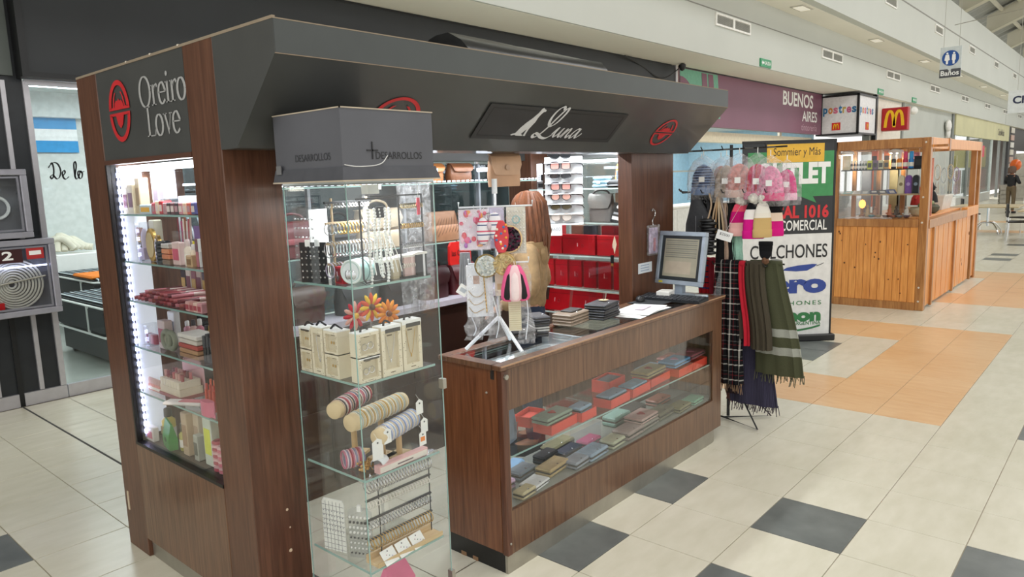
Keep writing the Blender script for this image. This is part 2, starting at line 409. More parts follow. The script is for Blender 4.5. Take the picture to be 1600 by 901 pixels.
# ---- shop front left (mattress shop)
DKW = mk('1b1d1f', .4, var=.15, scale=3)
shop = thing('mattress_shop_front', 'dark framed glass shop front of mattress store behind the kiosk', 'shop front')
bx('cladding', mk('23262a', .35, var=.1), -9, 5.45, 0, -3.63, 5.6, 3.955, shop)
bx('corner_panel', mk('5b615d', .5, var=.15, scale=2), -5.2, 5.42, 2.84, -3.70, 5.46, 3.955, shop)
for a, b in ((-4.42, -4.38), (-4.115, -4.09), (-3.80, -3.765), (-3.635, -3.59)):
    bx('mullion', ALU, a, 5.425, .12, b, 5.47, 2.8, shop)
bx('cable_duct', BLK, -3.965, 5.432, 0, -3.925, 5.455, 2.84, shop)
bx('kick_plate', ALU, -9, 5.42, 0, -3.965, 5.46, .115, shop); bx('kick_plate', ALU, -3.925, 5.42, 0, -3.59, 5.46, .115, shop)
bx('kick_plate', ALU, -3.58, 5.42, 0, 7.5, 5.46, .115, shop)
bx('head_rail', ALU, -3.62, 5.42, 2.775, 7.5, 5.47, 2.815, shop)
for k in range(6):
    a = -3.59+k*1.85; bx('glass_pane', SHOPGLASS, a, 5.44, .115, a+1.81, 5.45, 2.775, shop)
    if k: bx('mullion', ALU, a-.04, 5.425, .115, a, 5.465, 2.8, shop)
# script lettering on the glass
sc = MB()
for st in ([(.02, .9), (.1, .98), (.16, .7), (.12, .3), (.02, .08), (-.05, .2), (.08, .3), (.25, .08), (.42, .2), (.5, .55), (.4, .9), (.2, 1), (0, .85), (-.1, .7)],
           [(.6, .25), (.72, .42), (.68, .55), (.58, .42), (.6, .15), (.72, .05), (.9, .2)],
           [(1.2, .15), (1.34, .8), (1.3, 1.05), (1.22, .85), (1.22, .2), (1.3, .05), (1.42, .2), (1.5, .45), (1.42, .5), (1.38, .3), (1.46, .08), (1.56, .12), (1.62, .35), (1.54, .5), (1.6, .45), (1.74, .48)]):
    pen(sc, st, .1, .025, .5)
o = sc.build('lettering', BLK, shop); o.data.transform(frame((-3.50, 5.436, 1.96), (1, 0, 0), (0, 0, 1)) @ Matrix.Scale(.155, 4))
# interior of the mattress shop
bx('wall_shop_back', mk('cfd3cf', .7), -3.7, 10.4, 0, 7.6, 10.5, 4)['kind'] = 'structure'
bx('wall_shop_side', mk('c4c9c6', .7), -3.75, 5.6, 0, -3.64, 10.4, 4)['kind'] = 'structure'
bx('wall_shop_divider', mk('c4c9c6', .7), 7.5, 5.47, 0, 7.66, 10.4, 4)['kind'] = 'structure'
bx('floor_shop', mk('b9bdb6', .2, var=.05, scale=2), -3.75, 5.46, -.05, 7.6, 10.4, -.002)['kind'] = 'structure'
bx('ceiling_shop', mk('c9d4d3', .8), -3.75, 5.6, 3.3, 7.6, 10.4, 3.4)['kind'] = 'structure'
bx('trim_1', mk('dfe6e6', .7), -3.64, 10.2, 2.95, 7.5, 10.4, 3.3)['kind'] = 'structure'
for i, yy in enumerate((6.4, 7.7, 9.0)):
    t = thing('ceiling_tube_lamp', 'white strip lamp on mattress shop ceiling, %s row from the glass' % ORD[i], 'lamp', (-.6, yy, 3.24), group='mattress shop strip lamps')
    bx('housing', WHITE, -2.4, -.06, 0, 2.4, .06, .06, t); bx('tube', mk('f4f8ff', .5, emit=5, var=0), -2.3, -.04, -.025, 2.3, .04, 0, t)
area('shop_fill_lamp', (-.5, 7.6, 3.2), 5, 3.5, 190, (.95, .98, 1))
t = thing('national_flag', 'small blue and white striped flag on mattress shop back wall', 'flag', (-2.0, 10.36, 2.45))
for k, c in enumerate(('3f9ad6', 'f4f6f6', '3f9ad6')): bx('stripe', mk(c, .7), -.25, 0, .17*k, .4, .02, .17*(k+1), t)
tag(bx('shop_spotlight', mk('fffdf5', .5, emit=4, var=0), -3.05, 6.6, 3.26, -2.75, 6.7, 3.30), 'small glowing ceiling light inside the mattress shop', 'lamp')
MATC = mk_bands('mattress_ticking', [(0, '14171a'), (.38, 'd7dde0'), (.5, '14171a'), (.8, '9fb0b8'), (.9, '14171a')], 'x', 9, .7)
for i, (mx_, my, mz, lab) in enumerate(((-2.95, 6.15, .28, 'black and white piped mattress nearest the shop window'), (-2.4, 7.95, .36, 'second mattress with orange throw deeper in the shop'))):
    t = thing('mattress', lab, 'mattress', (mx_, my, mz))
    m = MB(); m.box(0, 0, .03, 2.0, 1.55, .38, bev=.06); m.build('core', mk('15181b', .6), t)
    m = MB(); m.box(.03, .03, .37, 1.97, 1.52, .41, bev=.02); m.build('quilted_top', MATC, t)
    for zz in (.05, .36):
        m = MB(); m.tube([(-.004, .06, zz), (-.004, 1.5, zz), (.05, 1.555, zz), (1.95, 1.555, zz), (2.004, 1.5, zz), (2.004, .06, zz), (1.95, -.004, zz), (.05, -.004, zz)], .013, 6, closed=True); m.build('piping', WHITE, t)
    for yy in (.5, .53): MB().box(-.006, yy, .05, .01, yy+.012, .36).build('piping', WHITE, t)
    bx('bed_base', mk('2a2c2e', .6), .05, .05, -mz+.06, 1.95, 1.5, .03, t)
    for lx in (.1, 1.86):
        for ly in (.1, 1.4): bx('leg', BLK, lx, ly, -mz, lx+.05, ly+.05, -mz+.06, t)
    if i:
        m = MB(); m.box(-.02, .1, .4, 1.9, .75, .44, bev=.02); m.build('throw', mk('d8761f', .9, bump=.2), t)
t = thing('crumpled_blanket', 'crumpled cream blanket on low white shelf in the mattress shop', 'blanket', (-2.1, 9.9, 1.0))
m = MB()
for k in range(5): m.tube(smoothpath([(-.3+.1*k, 0, .02), (-.2+.08*k, .05, .14+.05*(k % 3)), (-.02+.07*k, 0, .2-.03*k), (.12+.06*k, -.05, .05)], 5), .05, 8)
m.build('folds', mk('d9d3c0', .9, bump=.3), t, smooth=True)
tag(bx('low_shelf', WHITE, -3.0, 9.7, 0, 2.0, 10.19, .98, bev=.01), 'low white shelf unit along mattress shop back wall', 'shelf')
t = thing('black_office_chair', 'black high backed chair by the mattress shop side wall', 'chair', (-3.2, 9.1, 0))
m = MB(); m.box(-.25, -.06, .95, .25, .03, 1.75, bev=.08); m.build('backrest', BLK, t)
m = MB(); m.box(-.25, -.5, .45, .25, 0, .55, bev=.04); m.build('seat', BLK, t)
m = MB(); m.tube([(0, -.02, .5), (0, .02, 1.0)], .03); m.build('back_support', BLK, t); m = MB(); m.tube([(0, -.25, .06), (0, -.25, .46)], .03); m.build('post', CHROME, t)
for k in range(5):
    w = k*1.256; m = MB(); m.tube([(0, -.25, .07), (.28*math.cos(w), -.25+.28*math.sin(w), .03)], .022); m.build('leg', BLK, t)
# black board above the shop front
bd = thing('black_sign_board', 'large plain black sign board above the mattress shop', 'sign', (0, 0, 0))
bx('panel', BLACKS, -3.64, 5.30, 2.86, 7.50, 5.44, 3.94, bd); 
bx('frame_rail', BLK, -3.67, 5.27, 2.82, 7.52, 5.45, 2.865, bd); bx('frame_rail', BLK, -3.67, 5.27, 2.865, -3.615, 5.45, 3.95, bd)
for k in range(5): bx('frame_rail', BLK, -3.6+2.2*k, 5.295, 3.925, -3.6+2.2*k+2.19, 5.31, 3.95, bd)
bx('end_post', ALU, 7.53, 5.28, 2.8, 7.6, 5.45, 3.955, bd); bx('end_post', mk('d9cfbb', .6), 7.6, 5.3, 2.8, 7.66, 5.45, 3.955, bd)
t = thing('security_camera', 'small black dome camera with cable under the walkway ceiling', 'camera', (7.45, 5.1, 3.95))
MB().lathe([(.03, 0), (.07, -.02), (.07, -.07), (.04, -.12), (.005, -.14)], 12).build('dome', BLK, t, True)
MB().tube(smoothpath([(0, 0, -.04), (-.5, .15, -.3), (-1.2, .2, -.12), (-1.9, .1, -.03)], 6), .012, 6).build('cable', BLK, t)
# hose cabinets
for nm, lab, x0, z0, x1, z1, up_ in (('hose_cabinet', 'grey framed wall cabinet with pale emblem, above the hose cabinet', -4.5, 1.478, -3.73, 2.056, 1), ('hose_cabinet', 'silver framed glass fire hose cabinet numbered 2', -4.42, .81, -3.583, 1.463, 0)):
    t = thing(nm, lab, 'cabinet', ((x0+x1)/2, 5.42, z0)); w, h = x1-x0, z1-z0
    bx('back_panel', mk('6e6f74', .5, var=.2, scale=4), -w/2, -.02, 0, w/2, .0, h, t)
    fr_ = .05
    for a in ((-w/2, 0, w/2, fr_), (-w/2, h-fr_, w/2, h), (-w/2, fr_, -w/2+fr_, h-fr_), (w/2-fr_, fr_, w/2, h-fr_)):
        bx('frame', mk('a7a6b0', .4, metal=.4), a[0], -.13, a[1], a[2], 0, a[3], t, bev=.006)
    for a in ((-w/2+.06, .06, w/2-.06, .075), (-w/2+.06, h-.075, w/2-.06, h-.06), (w/2-.075, .075, w/2-.06, h-.075)):
        bx('inner_frame', mk('8f8f98', .4, metal=.4), a[0], -.115, a[1], a[2], -.1, a[3], t)
    bx('glass', GLASS, -w/2+.05, -.105, .05, w/2-.05, -.1, h-.05, t)
    if up_:
        m = MB(); m.ring((-.02+.18, -.035, h*.45), .09, .014, 'y', 20, 6); m.build('emblem', mk('d8dde0', .6), t)
    else:
        m = MB()
        for k in range(9): m.ring((.08+.004*k, -.05-.003*(k % 3), h*.42), .03+.021*k, .009, 'y', 28, 6, sy=1.05)
        m.build('hose_coil', mk('b9b7b0', .8), t, True)
        m = MB(); m.tube([(-.2, -.075, h*.40), (.33, -.075, h*.5)], .008); m.build('nozzle_bar', STEEL, t)
        bx('number_panel', mk('3a1417', .5), -.4, -.11, h-.19, .17, -.108, h-.07, t)
        text('2', PAPER, frame((.02, -.1115, h-.165), (1, 0, 0), (0, 0, 1)), .08, .075, t, .03)
        bx('red_sticker', mk('b02a2a', .6), .2, -.11, h-.17, .33, -.108, h-.06, t)
        bx('sticker_patch', PAPER, .22, -.112, h-.135, .31, -.1105, h-.1, t)
        m = MB(); m.box(-w/2+.06, -.09, h-.235, w/2-.06, -.085, h-.225); m.build('led_strip', LEDV, t)
        bx('red_valve', RED, -.12, -.09, .07, 0, -.04, .13, t)

# ---- dry cleaner's shop
bx('wall_cleaner_back', mk('a9cbdc', .7), 7.66, 9.4, 0, 16.1, 9.5, 3.95)['kind'] = 'structure'
bx('wall_cleaner_left', mk('b4d2e0', .7), 7.66, 5.5, 0, 7.72, 9.4, 3.95)['kind'] = 'structure'
bx('wall_cleaner_right', mk('b4d2e0', .7), 16.0, 5.5, 0, 16.1, 9.4, 3.95)['kind'] = 'structure'
bx('floor_cleaner', mk('c9c6bb', .3), 7.66, 5.46, -.05, 16.1, 9.4, -.002)['kind'] = 'structure'
bx('ceiling_cleaner', mk('d9d6cc', .8), 7.66, 5.5, 3.1, 16.1, 9.4, 3.2)['kind'] = 'structure'
bx('trim_2', mk('e3d9bf', .6), 7.7, 5.5, 2.52, 15.9, 5.75, 2.74)['kind'] = 'structure'
area('cleaner_fill_light', (12, 7.4, 3.05), 6, 3, 130, (.95, .98, 1))  # fill light added to brighten the shop interior, not a fixture
sg = thing('dry_cleaner_sign', 'long plum sign reading BUENOS AIRES with green artwork', 'sign')
bx('panel', mk('7d4c62', .4, var=.05, scale=1), 7.69, 5.30, 2.82, 16.1, 5.44, 3.93, sg)
bx('frame_rail', BLK, 7.66, 5.29, 3.93, 16.12, 5.45, 3.955, sg); bx('frame_rail', BLK, 16.08, 5.29, 2.78, 16.13, 5.45, 3.955, sg)
GRN = mk('6fae93', .5)
m = MB(); m.prism([(7.72, 3.0), (9.55, 3.0), (9.4, 3.92), (7.72, 3.92)], 'y', 5.294, 5.299); m.build('green_artwork', GRN, sg)
m = MB(); m.prism([(7.72+.72*math.cos(a), 3.02+.75*math.sin(a)) for a in [R(9*k) for k in range(11)]]+[(7.72, 3.02)], 'y', 5.288, 5.293); m.build('plum_disc', mk('7d4c62', .4, var=.05, scale=1), sg)
for a in (8.75, 9.05): MB().prism([(a, 3.02), (a+.28, 3.02), (a+.12, 3.9), (a-.1, 3.9)], 'y', 5.288, 5.293).build('plum_bar', mk('7d4c62', .4, var=.05, scale=1), sg)
text('BUENOS', PAPER, frame((13.15, 5.295, 3.50), (1, 0, 0), (0, 0, 1)), 2.2, .36, sg, .02)
text('AIRES', PAPER, frame((14.55, 5.295, 3.14), (1, 0, 0), (0, 0, 1)), 1.15, .28, sg, .012)
text('tintorería', mk('c3a3b0', .6), frame((14.5, 5.295, 2.90), (1, 0, 0), (0, 0, 1)), 1.2, .17, sg)
t = thing('reception_counter', 'white reception counter inside the pale blue dry cleaner shop', 'counter', (8.2, 6.4, 0))
bx('body', WHITE, 0, 0, 0, 4.2, .6, 1.05, t, bev=.01); bx('worktop', WHITE, -.03, -.05, 1.05, 4.25, .64, 1.1, t, bev=.008)
for k in range(3): bx('front_panel', mk('dcdcd6', .5), .05+1.4*k, -.012, .06, 1.38+1.4*k, 0, 1.0, t)
t = thing('cash_terminal', 'dark cash terminal with paper tag on reception counter', 'terminal', (8.75, 6.55, 1.1))
m = MB(); m.box(-.22, -.02, .12, .22, .04, .5, bev=.02); m.build('screen', BLK, t); bx('stand', BLKM, -.1, -.05, 0, .1, .15, .13, t, bev=.01)
bx('paper_tag', PAPER, .05, -.07, .02, .28, -.05, .36, t)
t = thing('white_shirt', 'white shirt on a hanger in the dry cleaner shop', 'shirt', (9.6, 7.6, 1.0))
m = MB(); m.loft([[(.24*s*math.cos(a), .08*math.sin(a), z) for a in [R(30*k) for k in range(12)]] for s, z in ((1, 0), (1.02, .3), (1.05, .55), (.9, .66), (.3, .72))]); m.build('body', WHITE, t, True)
m = MB(); m.tube([(-.2, 0, .62), (-.32, 0, .2)], .05); m.build('sleeve', WHITE, t); m = MB(); m.tube([(.2, 0, .62), (.32, 0, .2)], .05); m.build('sleeve', WHITE, t)
m = MB(); m.tube(smoothpath([(0, 0, .72), (0, 0, .82), (.04, 0, .86), (.04, 0, .9)], 4), .006); m.build('hanger_hook', STEEL, t)
bx('garment_rail', STEEL, 8.2, 7.58, 1.89, 14.5, 7.62, 1.93); tag(bpy.data.objects['garment_rail'], 'steel garment rail across the dry cleaner shop', 'rail')
for xx in (8.25, 14.45): bx('post', STEEL, xx-.02, 7.58, 0, xx+.02, 7.62, 1.89, bpy.data.objects['garment_rail'])
t = thing('plum_poster', 'small plum poster on pole beside the dry cleaner entrance', 'poster', (14.9, 5.9, 2.42))
bx('sheet', mk('75405a', .6), 0, 0, 0, .9, .02, .3, t); bx('post', mk('e0d7c4', .6), -.35, 0, -2.42, -.2, .06, .5, t)

# ---- dessert corner sign, wall beyond
ps = thing('dessert_corner_sign', 'white two sided corner sign reading postres in rainbow letters', 'sign')
bx('body', mk('e6e5e6', .5), 16.13, 4.33, 2.82, 17.8, 5.42, 3.86, ps)
for a in ((16.1, 4.30, 3.84, 17.86, 5.45, 3.89), (16.1, 4.30, 2.78, 17.86, 5.45, 2.83), (16.1, 4.30, 2.8, 16.16, 4.36, 3.88), (17.80, 4.30, 2.6, 17.95, 4.42, 3.95), (16.1, 5.40, 2.8, 16.16, 5.45, 3.88)):
    bx('frame_bar', BLK, *a, ps)
cols_ = ('2f7fb5', 'e0903f', 'd8718f', '2f7fb5', 'c9a94c', 'c45f86', '2d6f9e')
for face in (0, 1):
    xw = 0
    for k, ch in enumerate('postres'):
        wd_ = .155 if ch not in 'tr' else .12
        h = .17 if ch not in 'tp' else .23; dz = -.06 if ch == 'p' else 0
        if face == 0: text(ch, mk(cols_[k], .5), frame((16.126, 5.27-xw*.9, 3.38+dz), (0, -1, 0), (0, 0, 1)), wd_*.78, h, ps, .035)
        else: text(ch, mk(cols_[k], .5), frame((16.3+xw*1.3, 4.326, 3.36+dz), (1, 0, 0), (0, 0, 1)), wd_, h, ps, .035)
        xw += wd_
def arches(fr_, s, mat_, parent):
    m = MB()
    for d in (-.25, .25):
        pen(m, [(d-.25*(1 if d < 0 else 1)*1.0, 0), (d-.21, .45), (d-.13, .82), (d, .98), (d+.13, .82), (d+.2, .45), (d+.23, .08)], .17, .11, 0)
    o = m.build('arches', mat_, parent); o.data.transform(fr_ @ Matrix.Scale(s, 4)); return o
YEL = mk('f5c21c', .5)
bx('red_patch', mk('d5281e', .5), 16.118, 4.79, 2.92, 16.128, 5.02, 3.13, ps); arches(frame((16.114, 4.905, 2.95), (0, -1, 0), (0, 0, 1)), .14, YEL, ps)
bx('red_patch', mk('d5281e', .5), 16.85, 4.318, 2.92, 17.15, 4.328, 3.13, ps); arches(frame((17.0, 4.314, 2.95), (1, 0, 0), (0, 0, 1)), .14, YEL, ps)
t = thing('dessert_counter', 'dark dessert counter under the white corner sign', 'counter', (16.2, 4.6, 0))
bx('body', mk('6b6964', .5), 0, 0, 0, 1.6, .8, 1.1, t); bx('worktop', STEEL, -.05, -.05, 1.1, 1.65, .85, 1.15, t)
bx('hood', STEEL, -.1, -.2, 2.4, 1.6, .8, 2.55, t); 
for a in (0, 1.5): bx('post', STEEL, a, 0, 1.15, a+.05, .05, 2.4, t)
bs = thing('arches_blade_sign', 'red projecting sign with large yellow arches', 'sign', (19.0, 0, 0))
bx('panel', mk('b21620', .4), 0, 3.74, 2.95, .18, 4.47, 3.62, bs, bev=.02); bx('rim', mk('e4b9b5', .5), .17, 3.72, 2.93, .2, 4.48, 3.64, bs)
arches(frame((-.004, 4.105, 3.04), (0, -1, 0), (0, 0, 1)), .5, YEL, bs); bx('bracket', STEEL, .05, 4.46, 3.2, .12, 4.52, 3.3, bs)
GW = mk('b9bdb6', .7, var=.04, scale=1)
wf = bx('wall_far', GW, 17.9, 4.5, 0, 30, 4.7, 3.956); struct(wf)
bx('trim_3', mk('8c8f8b', .6), 21.5, 4.46, 0, 21.7, 4.5, 3.95)['kind'] = 'structure'
bx('trim_4', mk('e4ddd0', .6), 18.0, 4.47, 2.6, 21.3, 4.5, 3.9)['kind'] = 'structure'
bx('trim_5', mk('7d827f', .6), 29.6, 4.44, 0, 29.9, 4.5, 3.95)['kind'] = 'structure'
t = thing('wall_spotlight', 'white bracket spotlight on grey wall beside the red sign', 'lamp', (22.4, 4.5, 3.72))
m = MB(); m.ell((0, -.16, 0), (.32, .12, .14), 12); m.build('head', WHITE, t, True); bx('arm', WHITE, -.03, -.1, -.03, .03, .0, .03, t)
t = thing('wall_air_unit', 'white crumpled equipment bag mounted high on grey wall', 'equipment', (28.4, 4.5, 3.0))
m = MB(); m.ell((0, -.12, .42), (.3, .11, .24), 12); m.ell((.1, -.1, .15), (.18, .09, .24), 12); m.build('body', WHITE, t, True); 
cs = thing('clothing_shop_front', 'cream fascia clothing shop with yellow window poster, far down the mall', 'shop front')
bx('fascia', mk('cdc9a0', .7, var=.05, scale=1), 30, 4.40, 3.1, 45.3, 4.5, 3.95, cs)
text('CeboModa', mk('5d5640', .6), frame((41.2, 4.395, 3.34), (1, 0, 0), (0, 0, 1)), 2.2, .36, cs, .02)
bx('back_wall', mk('cdd2cf', .7), 30, 7.5, 0, 45.3, 7.6, 3.5, cs); bx('shop_floor', mk('cac6ba', .4), 30, 4.5, -.04, 45.3, 7.5, -.002, cs); bx('ceiling_slab', mk('d0cfc8', .8), 30, 4.5, 3.5, 45.3, 7.6, 3.6, cs)
for a, b, c in ((31, 35, 'd9c23d'), (35.2, 39, 'e3b93a')): bx('window_poster', mk(c, .6), a, 4.56, 1.7, b, 4.58, 2.7, cs)
for a, c in ((31.5, 'c98f8c'), (33, '9aa8a8'), (34.8, 'b07a72'), (36.5, 'cbb9b4'), (38.2, 'a35e5e')): bx('window_poster', mk(c, .6), a, 4.56, .55, a+1.2, 4.58, 1.6, cs)
bx('window_sill', mk('b4b4ad', .5), 30, 4.42, 0, 40, 4.55, .4, cs)
for a in (30.1, 33.4, 36.7, 40): bx('mullion', mk('9b9f9c', .4), a, 4.44, .4, a+.12, 4.54, 3.1, cs)
for a in (30.22, 33.52, 36.82): bx('glass_pane', SHOPGLASS, a, 4.5, .4, a+3.18, 4.51, 3.1, cs)
bx('round_sticker', mk('d3344a', .5), 36.9, 4.48, 2.2, 37.9, 4.49, 2.75, cs)
for a in (42.5, 44.5): bx('door_post', mk('5d605e', .5), a, 4.44, 0, a+.15, 4.56, 3.1, cs)
area('clothing_fill_light', (38, 6.2, 3.4), 8, 2, 380)  # added area light, lifts the dark interior behind the glass front
ds = thing('toy_shop_front', 'dark fronted shop with stacked coloured goods at the far end', 'shop front')
bx('facade', mk('37332f', .6), 46, 4.5, 2.6, 67, 4.6, 3.95, ds); bx('back_wall', mk('6b5f57', .7), 46, 6.5, 0, 67, 6.6, 3.9, ds); bx('post', mk('232325', .6), 45.4, 4.42, 0, 45.9, 4.6, 3.95, ds)
for k in range(6): bx('notice', mk(('d8d2c4', 'c9a99a', 'e4e2da')[k % 3], .6), 46.1, 4.38, 3.6-.42*k, 47.4, 4.42, 3.9-.42*k, ds)
bx('wall_end', WALLW, 67.5, -9, 0, 68, 4.5, 3.96)['kind'] = 'structure'

# ---- vents, exit signs, downlights, hanging signs
VB = mk('f0efe9', .6); VS = mk('d2d2cc', .6)
def vent(x, y, z0, z1, w, n, label, slats):
    t = thing('wall_vent', label, 'vent', (x, y, z0), group='air vents on the upper mall walls'); h = z1-z0
    for k in range(n):
        a = k*(w/n); b = a+w/n
        for r in ((a, 0, b, .035), (a, h-.035, b, h), (a, .035, a+.04, h-.035), (b-.04, .035, b, h-.035)): bx('frame', VB, r[0], -.03, r[1], r[2], 0, r[3], t)
        bx('backing', mk('b5b5ae', .7), a+.04, -.006, .035, b-.04, 0, h-.035, t)
        m = MB()
        for q in range(slats):
            zz = .04+(h-.08)*(q+.5)/slats; m.add([(a+.04, -.028, zz-.008), (b-.04, -.028, zz-.008), (b-.04, -.008, zz+.008), (a+.04, -.008, zz+.008)], [(0, 1, 2, 3)])
        o = m.build('slats', VS, t); o['kind'] = 'stuff'
for k in range(8): vent(7.3+5.8*k, 4.36, 4.53, 4.76, 1.55, 2, 'double louvred vent on lower mall wall, %s from the left' % ORD[k], 9)
for k in range(6): vent(15.3+5.75*k, 3.555, 6.0, 6.26, 1.1, 1, 'square louvred vent on upper mall wall, %s from the left' % ORD[k], 6)
for k, x in enumerate((9.28, 17.9, 22.0)):
    t = thing('exit_sign', 'green SALIDA exit sign under white wall, %s from left' % ORD[k], 'sign', (x, 4.325, 3.975), group='green exit signs')
    bx('plate', mk('3f9a6c', .5), 0, -.03, 0, .56, 0, .16, t)
    text('SALIDA', PAPER, frame((.22, -.032, .045), (1, 0, 0), (0, 0, 1)), .3, .075, t, .02)
    m = MB(); m.prism([(.05, .08), (.1, .125), (.1, .1), (.18, .1), (.18, .06), (.1, .06), (.1, .035)], 'y', -.034, -.031); m.build('arrow', PAPER, t)
for k in range(7):
    t = thing('recessed_downlight', 'square recessed downlight in the upper soffit, %s from left' % ORD[k], 'lamp', (10.6+5.65*k, 3.97, 5.26), group='upper soffit downlights')
    bx('trim_ring', mk('c9c6bb', .6), -.3, -.14, -.02, .3, .14, 0, t); bx('lens', mk('fbf6e8', .5, emit=.2, var=0), -.24, -.1, -.03, .24, .1, -.02, t)
t = thing('restroom_sign', 'hanging blue and grey sign reading Baños', 'sign', (12, 0, 0))
bx('board', mk('c9d0cf', .5), 0, 1.2, 3.64, .03, 1.585, 4.255, t); bx('lower_panel', mk('4a4b4f', .5), -.008, 1.2, 3.64, 0, 1.585, 3.81, t)
m = MB(); m.prism([(1.44, 3.81), (1.36, 3.81), (1.40, 3.77)], 'x', -.012, -.009); m.build('notch', mk('c9d0cf', .5), t)
m = MB(); m.lathe([(.155, -.006), (.155, -.001)], 28, (0, 1.395, 4.03), 'x'); m.build('disc', mk('1f4f96', .5), t)
for s in (-1, 1):
    m = MB(); yy = 1.395+s*.06; w_ = .035 if s < 0 else .05
    m.lathe([(.02, -.012), (.02, -.007)], 12, (0, yy, 4.125), 'x'); m.prism([(yy-.03, 4.1), (yy+.03, 4.1), (yy+w_, 3.99), (yy+.02, 3.98), (yy+.018, 3.91), (yy-.018, 3.91), (yy-.02, 3.98), (yy-w_, 3.99)], 'x', -.012, -.007); m.build('figure', PAPER, t)
text('Baños', PAPER, frame((-.012, 1.56, 3.68), (0, -1, 0), (0, 0, 1)), .33, .1, t, .02)
for yy in (1.25, 1.53):
    m = MB(); m.tube([(.015, yy, 4.25), (.015, yy, 8.6)], .004, 5); m.build('wire', STEEL, t)
t = thing('hanging_board', 'white hanging board lettered Ch at the right edge', 'sign', (12, 0, 0))
bx('board', mk('d9dedd', .5), 0, -1.0, 2.82, .04, .35, 3.26, t); text('Ch', mk('1e2748', .5), frame((-.004, .27, 3.0), (0, -1, 0), (0, 0, 1)), .24, .15, t, .03)
for yy in (.2, -.8):
    m = MB(); m.tube([(.02, yy, 3.26), (.02, yy, 9.2)], .004, 5); m.build('wire', STEEL, t)
for k, (a, b) in enumerate((((17.2, 3.55, 6.5), (17.2, -4, 7.1)), ((24, 3.55, 6.6), (24, -4, 7.4)))):
    m = MB(); m.tube([a, b], .012, 5); tag(m.build('stay_cable', STEEL), 'thin steel cable across the mall hall, %s one' % ('nearer', 'farther')[k], 'cable')
# ================================================================== MAIN KIOSK
KX0, KX1, KY0, KY1, KH = -4.37, -.98, .69, 2.04, 2.385
k = thing('display_kiosk', 'dark brown and charcoal mall kiosk lettered Oreiro Love and Luna', 'kiosk')
def column(x0, y0, x1, y1, z1=KH): return bx('column', WENGE2, x0, y0, 0, x1, y1, z1, k, bev=.003)
column(KX0, KY0, -4.13, .925); column(KX0, 1.80, -4.13, KY1)
column(-1.54, KY0, KX1, .80, 1.98); column(-1.24, 1.80, KX1, KY1)
# left end: sign panel on top, wood panel below, plinth
sp = bx('sign_panel', CHAR, -4.368, .928, 1.975, -4.16, 1.797, 2.383, k)
bx('panel_gap', BLK, -4.366, .922, 1.975, -4.3, .930, 2.383, k); bx('panel_gap', BLK, -4.366, 1.795, 1.975, -4.3, 1.803, 2.383, k)
bx('lower_panel', WENGE, -4.372, .925, .10, -4.34, 1.80, .605, k, bev=.002)
bx('window_rail', mk('56382b', .4), -4.374, .925, 1.962, -4.33, 1.80, 1.982, k)
bx('window_rail', mk('15110f', .4), -4.374, .925, .60, -4.33, 1.80, .615, k); bx('window_rail', mk('15110f', .4), -4.372, 1.785, .61, -4.33, 1.802, 1.97, k)
m = MB(); m.prism([(-4.35, .7), (-4.35, 1.99), (-4.31, 2.03), (-4.25, 2.03), (-4.25, .7)], 'z', 0, .105); m.build('plinth', STEEL, k)
bx('chipped_edge', mk('c9b9a0', .8), -4.374, 1.985, .2, -4.369, 2.0, .3, k)
for (yy, zz, s) in ((.735, .52, .006), (.75, .34, .008), (.81, .44, .004)):
    m = MB(); m.ell((-4.30+yy*.1, KY0-.001, zz), (s, .002, s), 8); m.build('chip_mark', mk('cbb79c', .8), k)
# right end panels
bx('side_panel', WENGE, -1.02, .80, .0, KX1, 1.80, .6, k); bx('side_panel', CHAR, -1.02, .80, 1.98, KX1, 1.80, KH, k)
# fascia: vertical band over a 45 degree slope
F0, F1 = .282, .575
prof = [(F0, 2.378), (F0, 2.268), (F1, 1.978), (KY0, 1.978), (KY0, 2.378)]
m = MB(); m.prism(prof, 'x', -4.37, -.98); fa = m.build('fascia', CHAR, k)
bx('front_band', mk('3d413f', .42, var=.12, scale=2.5, coat=.1), -4.368, F0-.0012, 2.27, -.982, F0+.002, 2.376, k)
bx('soffit_board', CHAR, -4.128, KY0, 1.978, -.99, .80, 2.1, k)
bx('top_edge', mk('8d7f6c', .9), -4.371, F0-.0016, 2.3765, -.98, F0+.01, 2.3805, k); bx('top_edge', mk('8d7f6c', .9), -4.3715, F0, 2.3765, -4.36, KY1, 2.3865, k)
for yy in (.95, 1.2, 1.44):
    bx('chip_mark', mk('d9cfbf', .9), -4.373, yy, 2.382, -4.362, yy+.008, 2.389, k)
bx('seam', mk('8b7a66', .8), -4.37, F0-.0015, 2.2665, -.98, F0+.001, 2.2695, k)
bx('back_fascia', CHAR, -4.13, 1.86, 1.98, -1.24, KY1, 2.378, k)
bx('roof_board', mk('2a2724', .8), -4.36, .692, 2.30, -.99, 1.86, 2.33, k)
bx('back_panel', WENGE, -4.13, 1.96, 0.0, -1.24, 2.0, 1.02, k)
SLF = lambda x, s, off=.003: Vector((x, F0+s*.7071, 2.268-s*.7071))+Vector((0, -.7071, -.7071))*off
SU = Vector((0, -.7071, .7071))
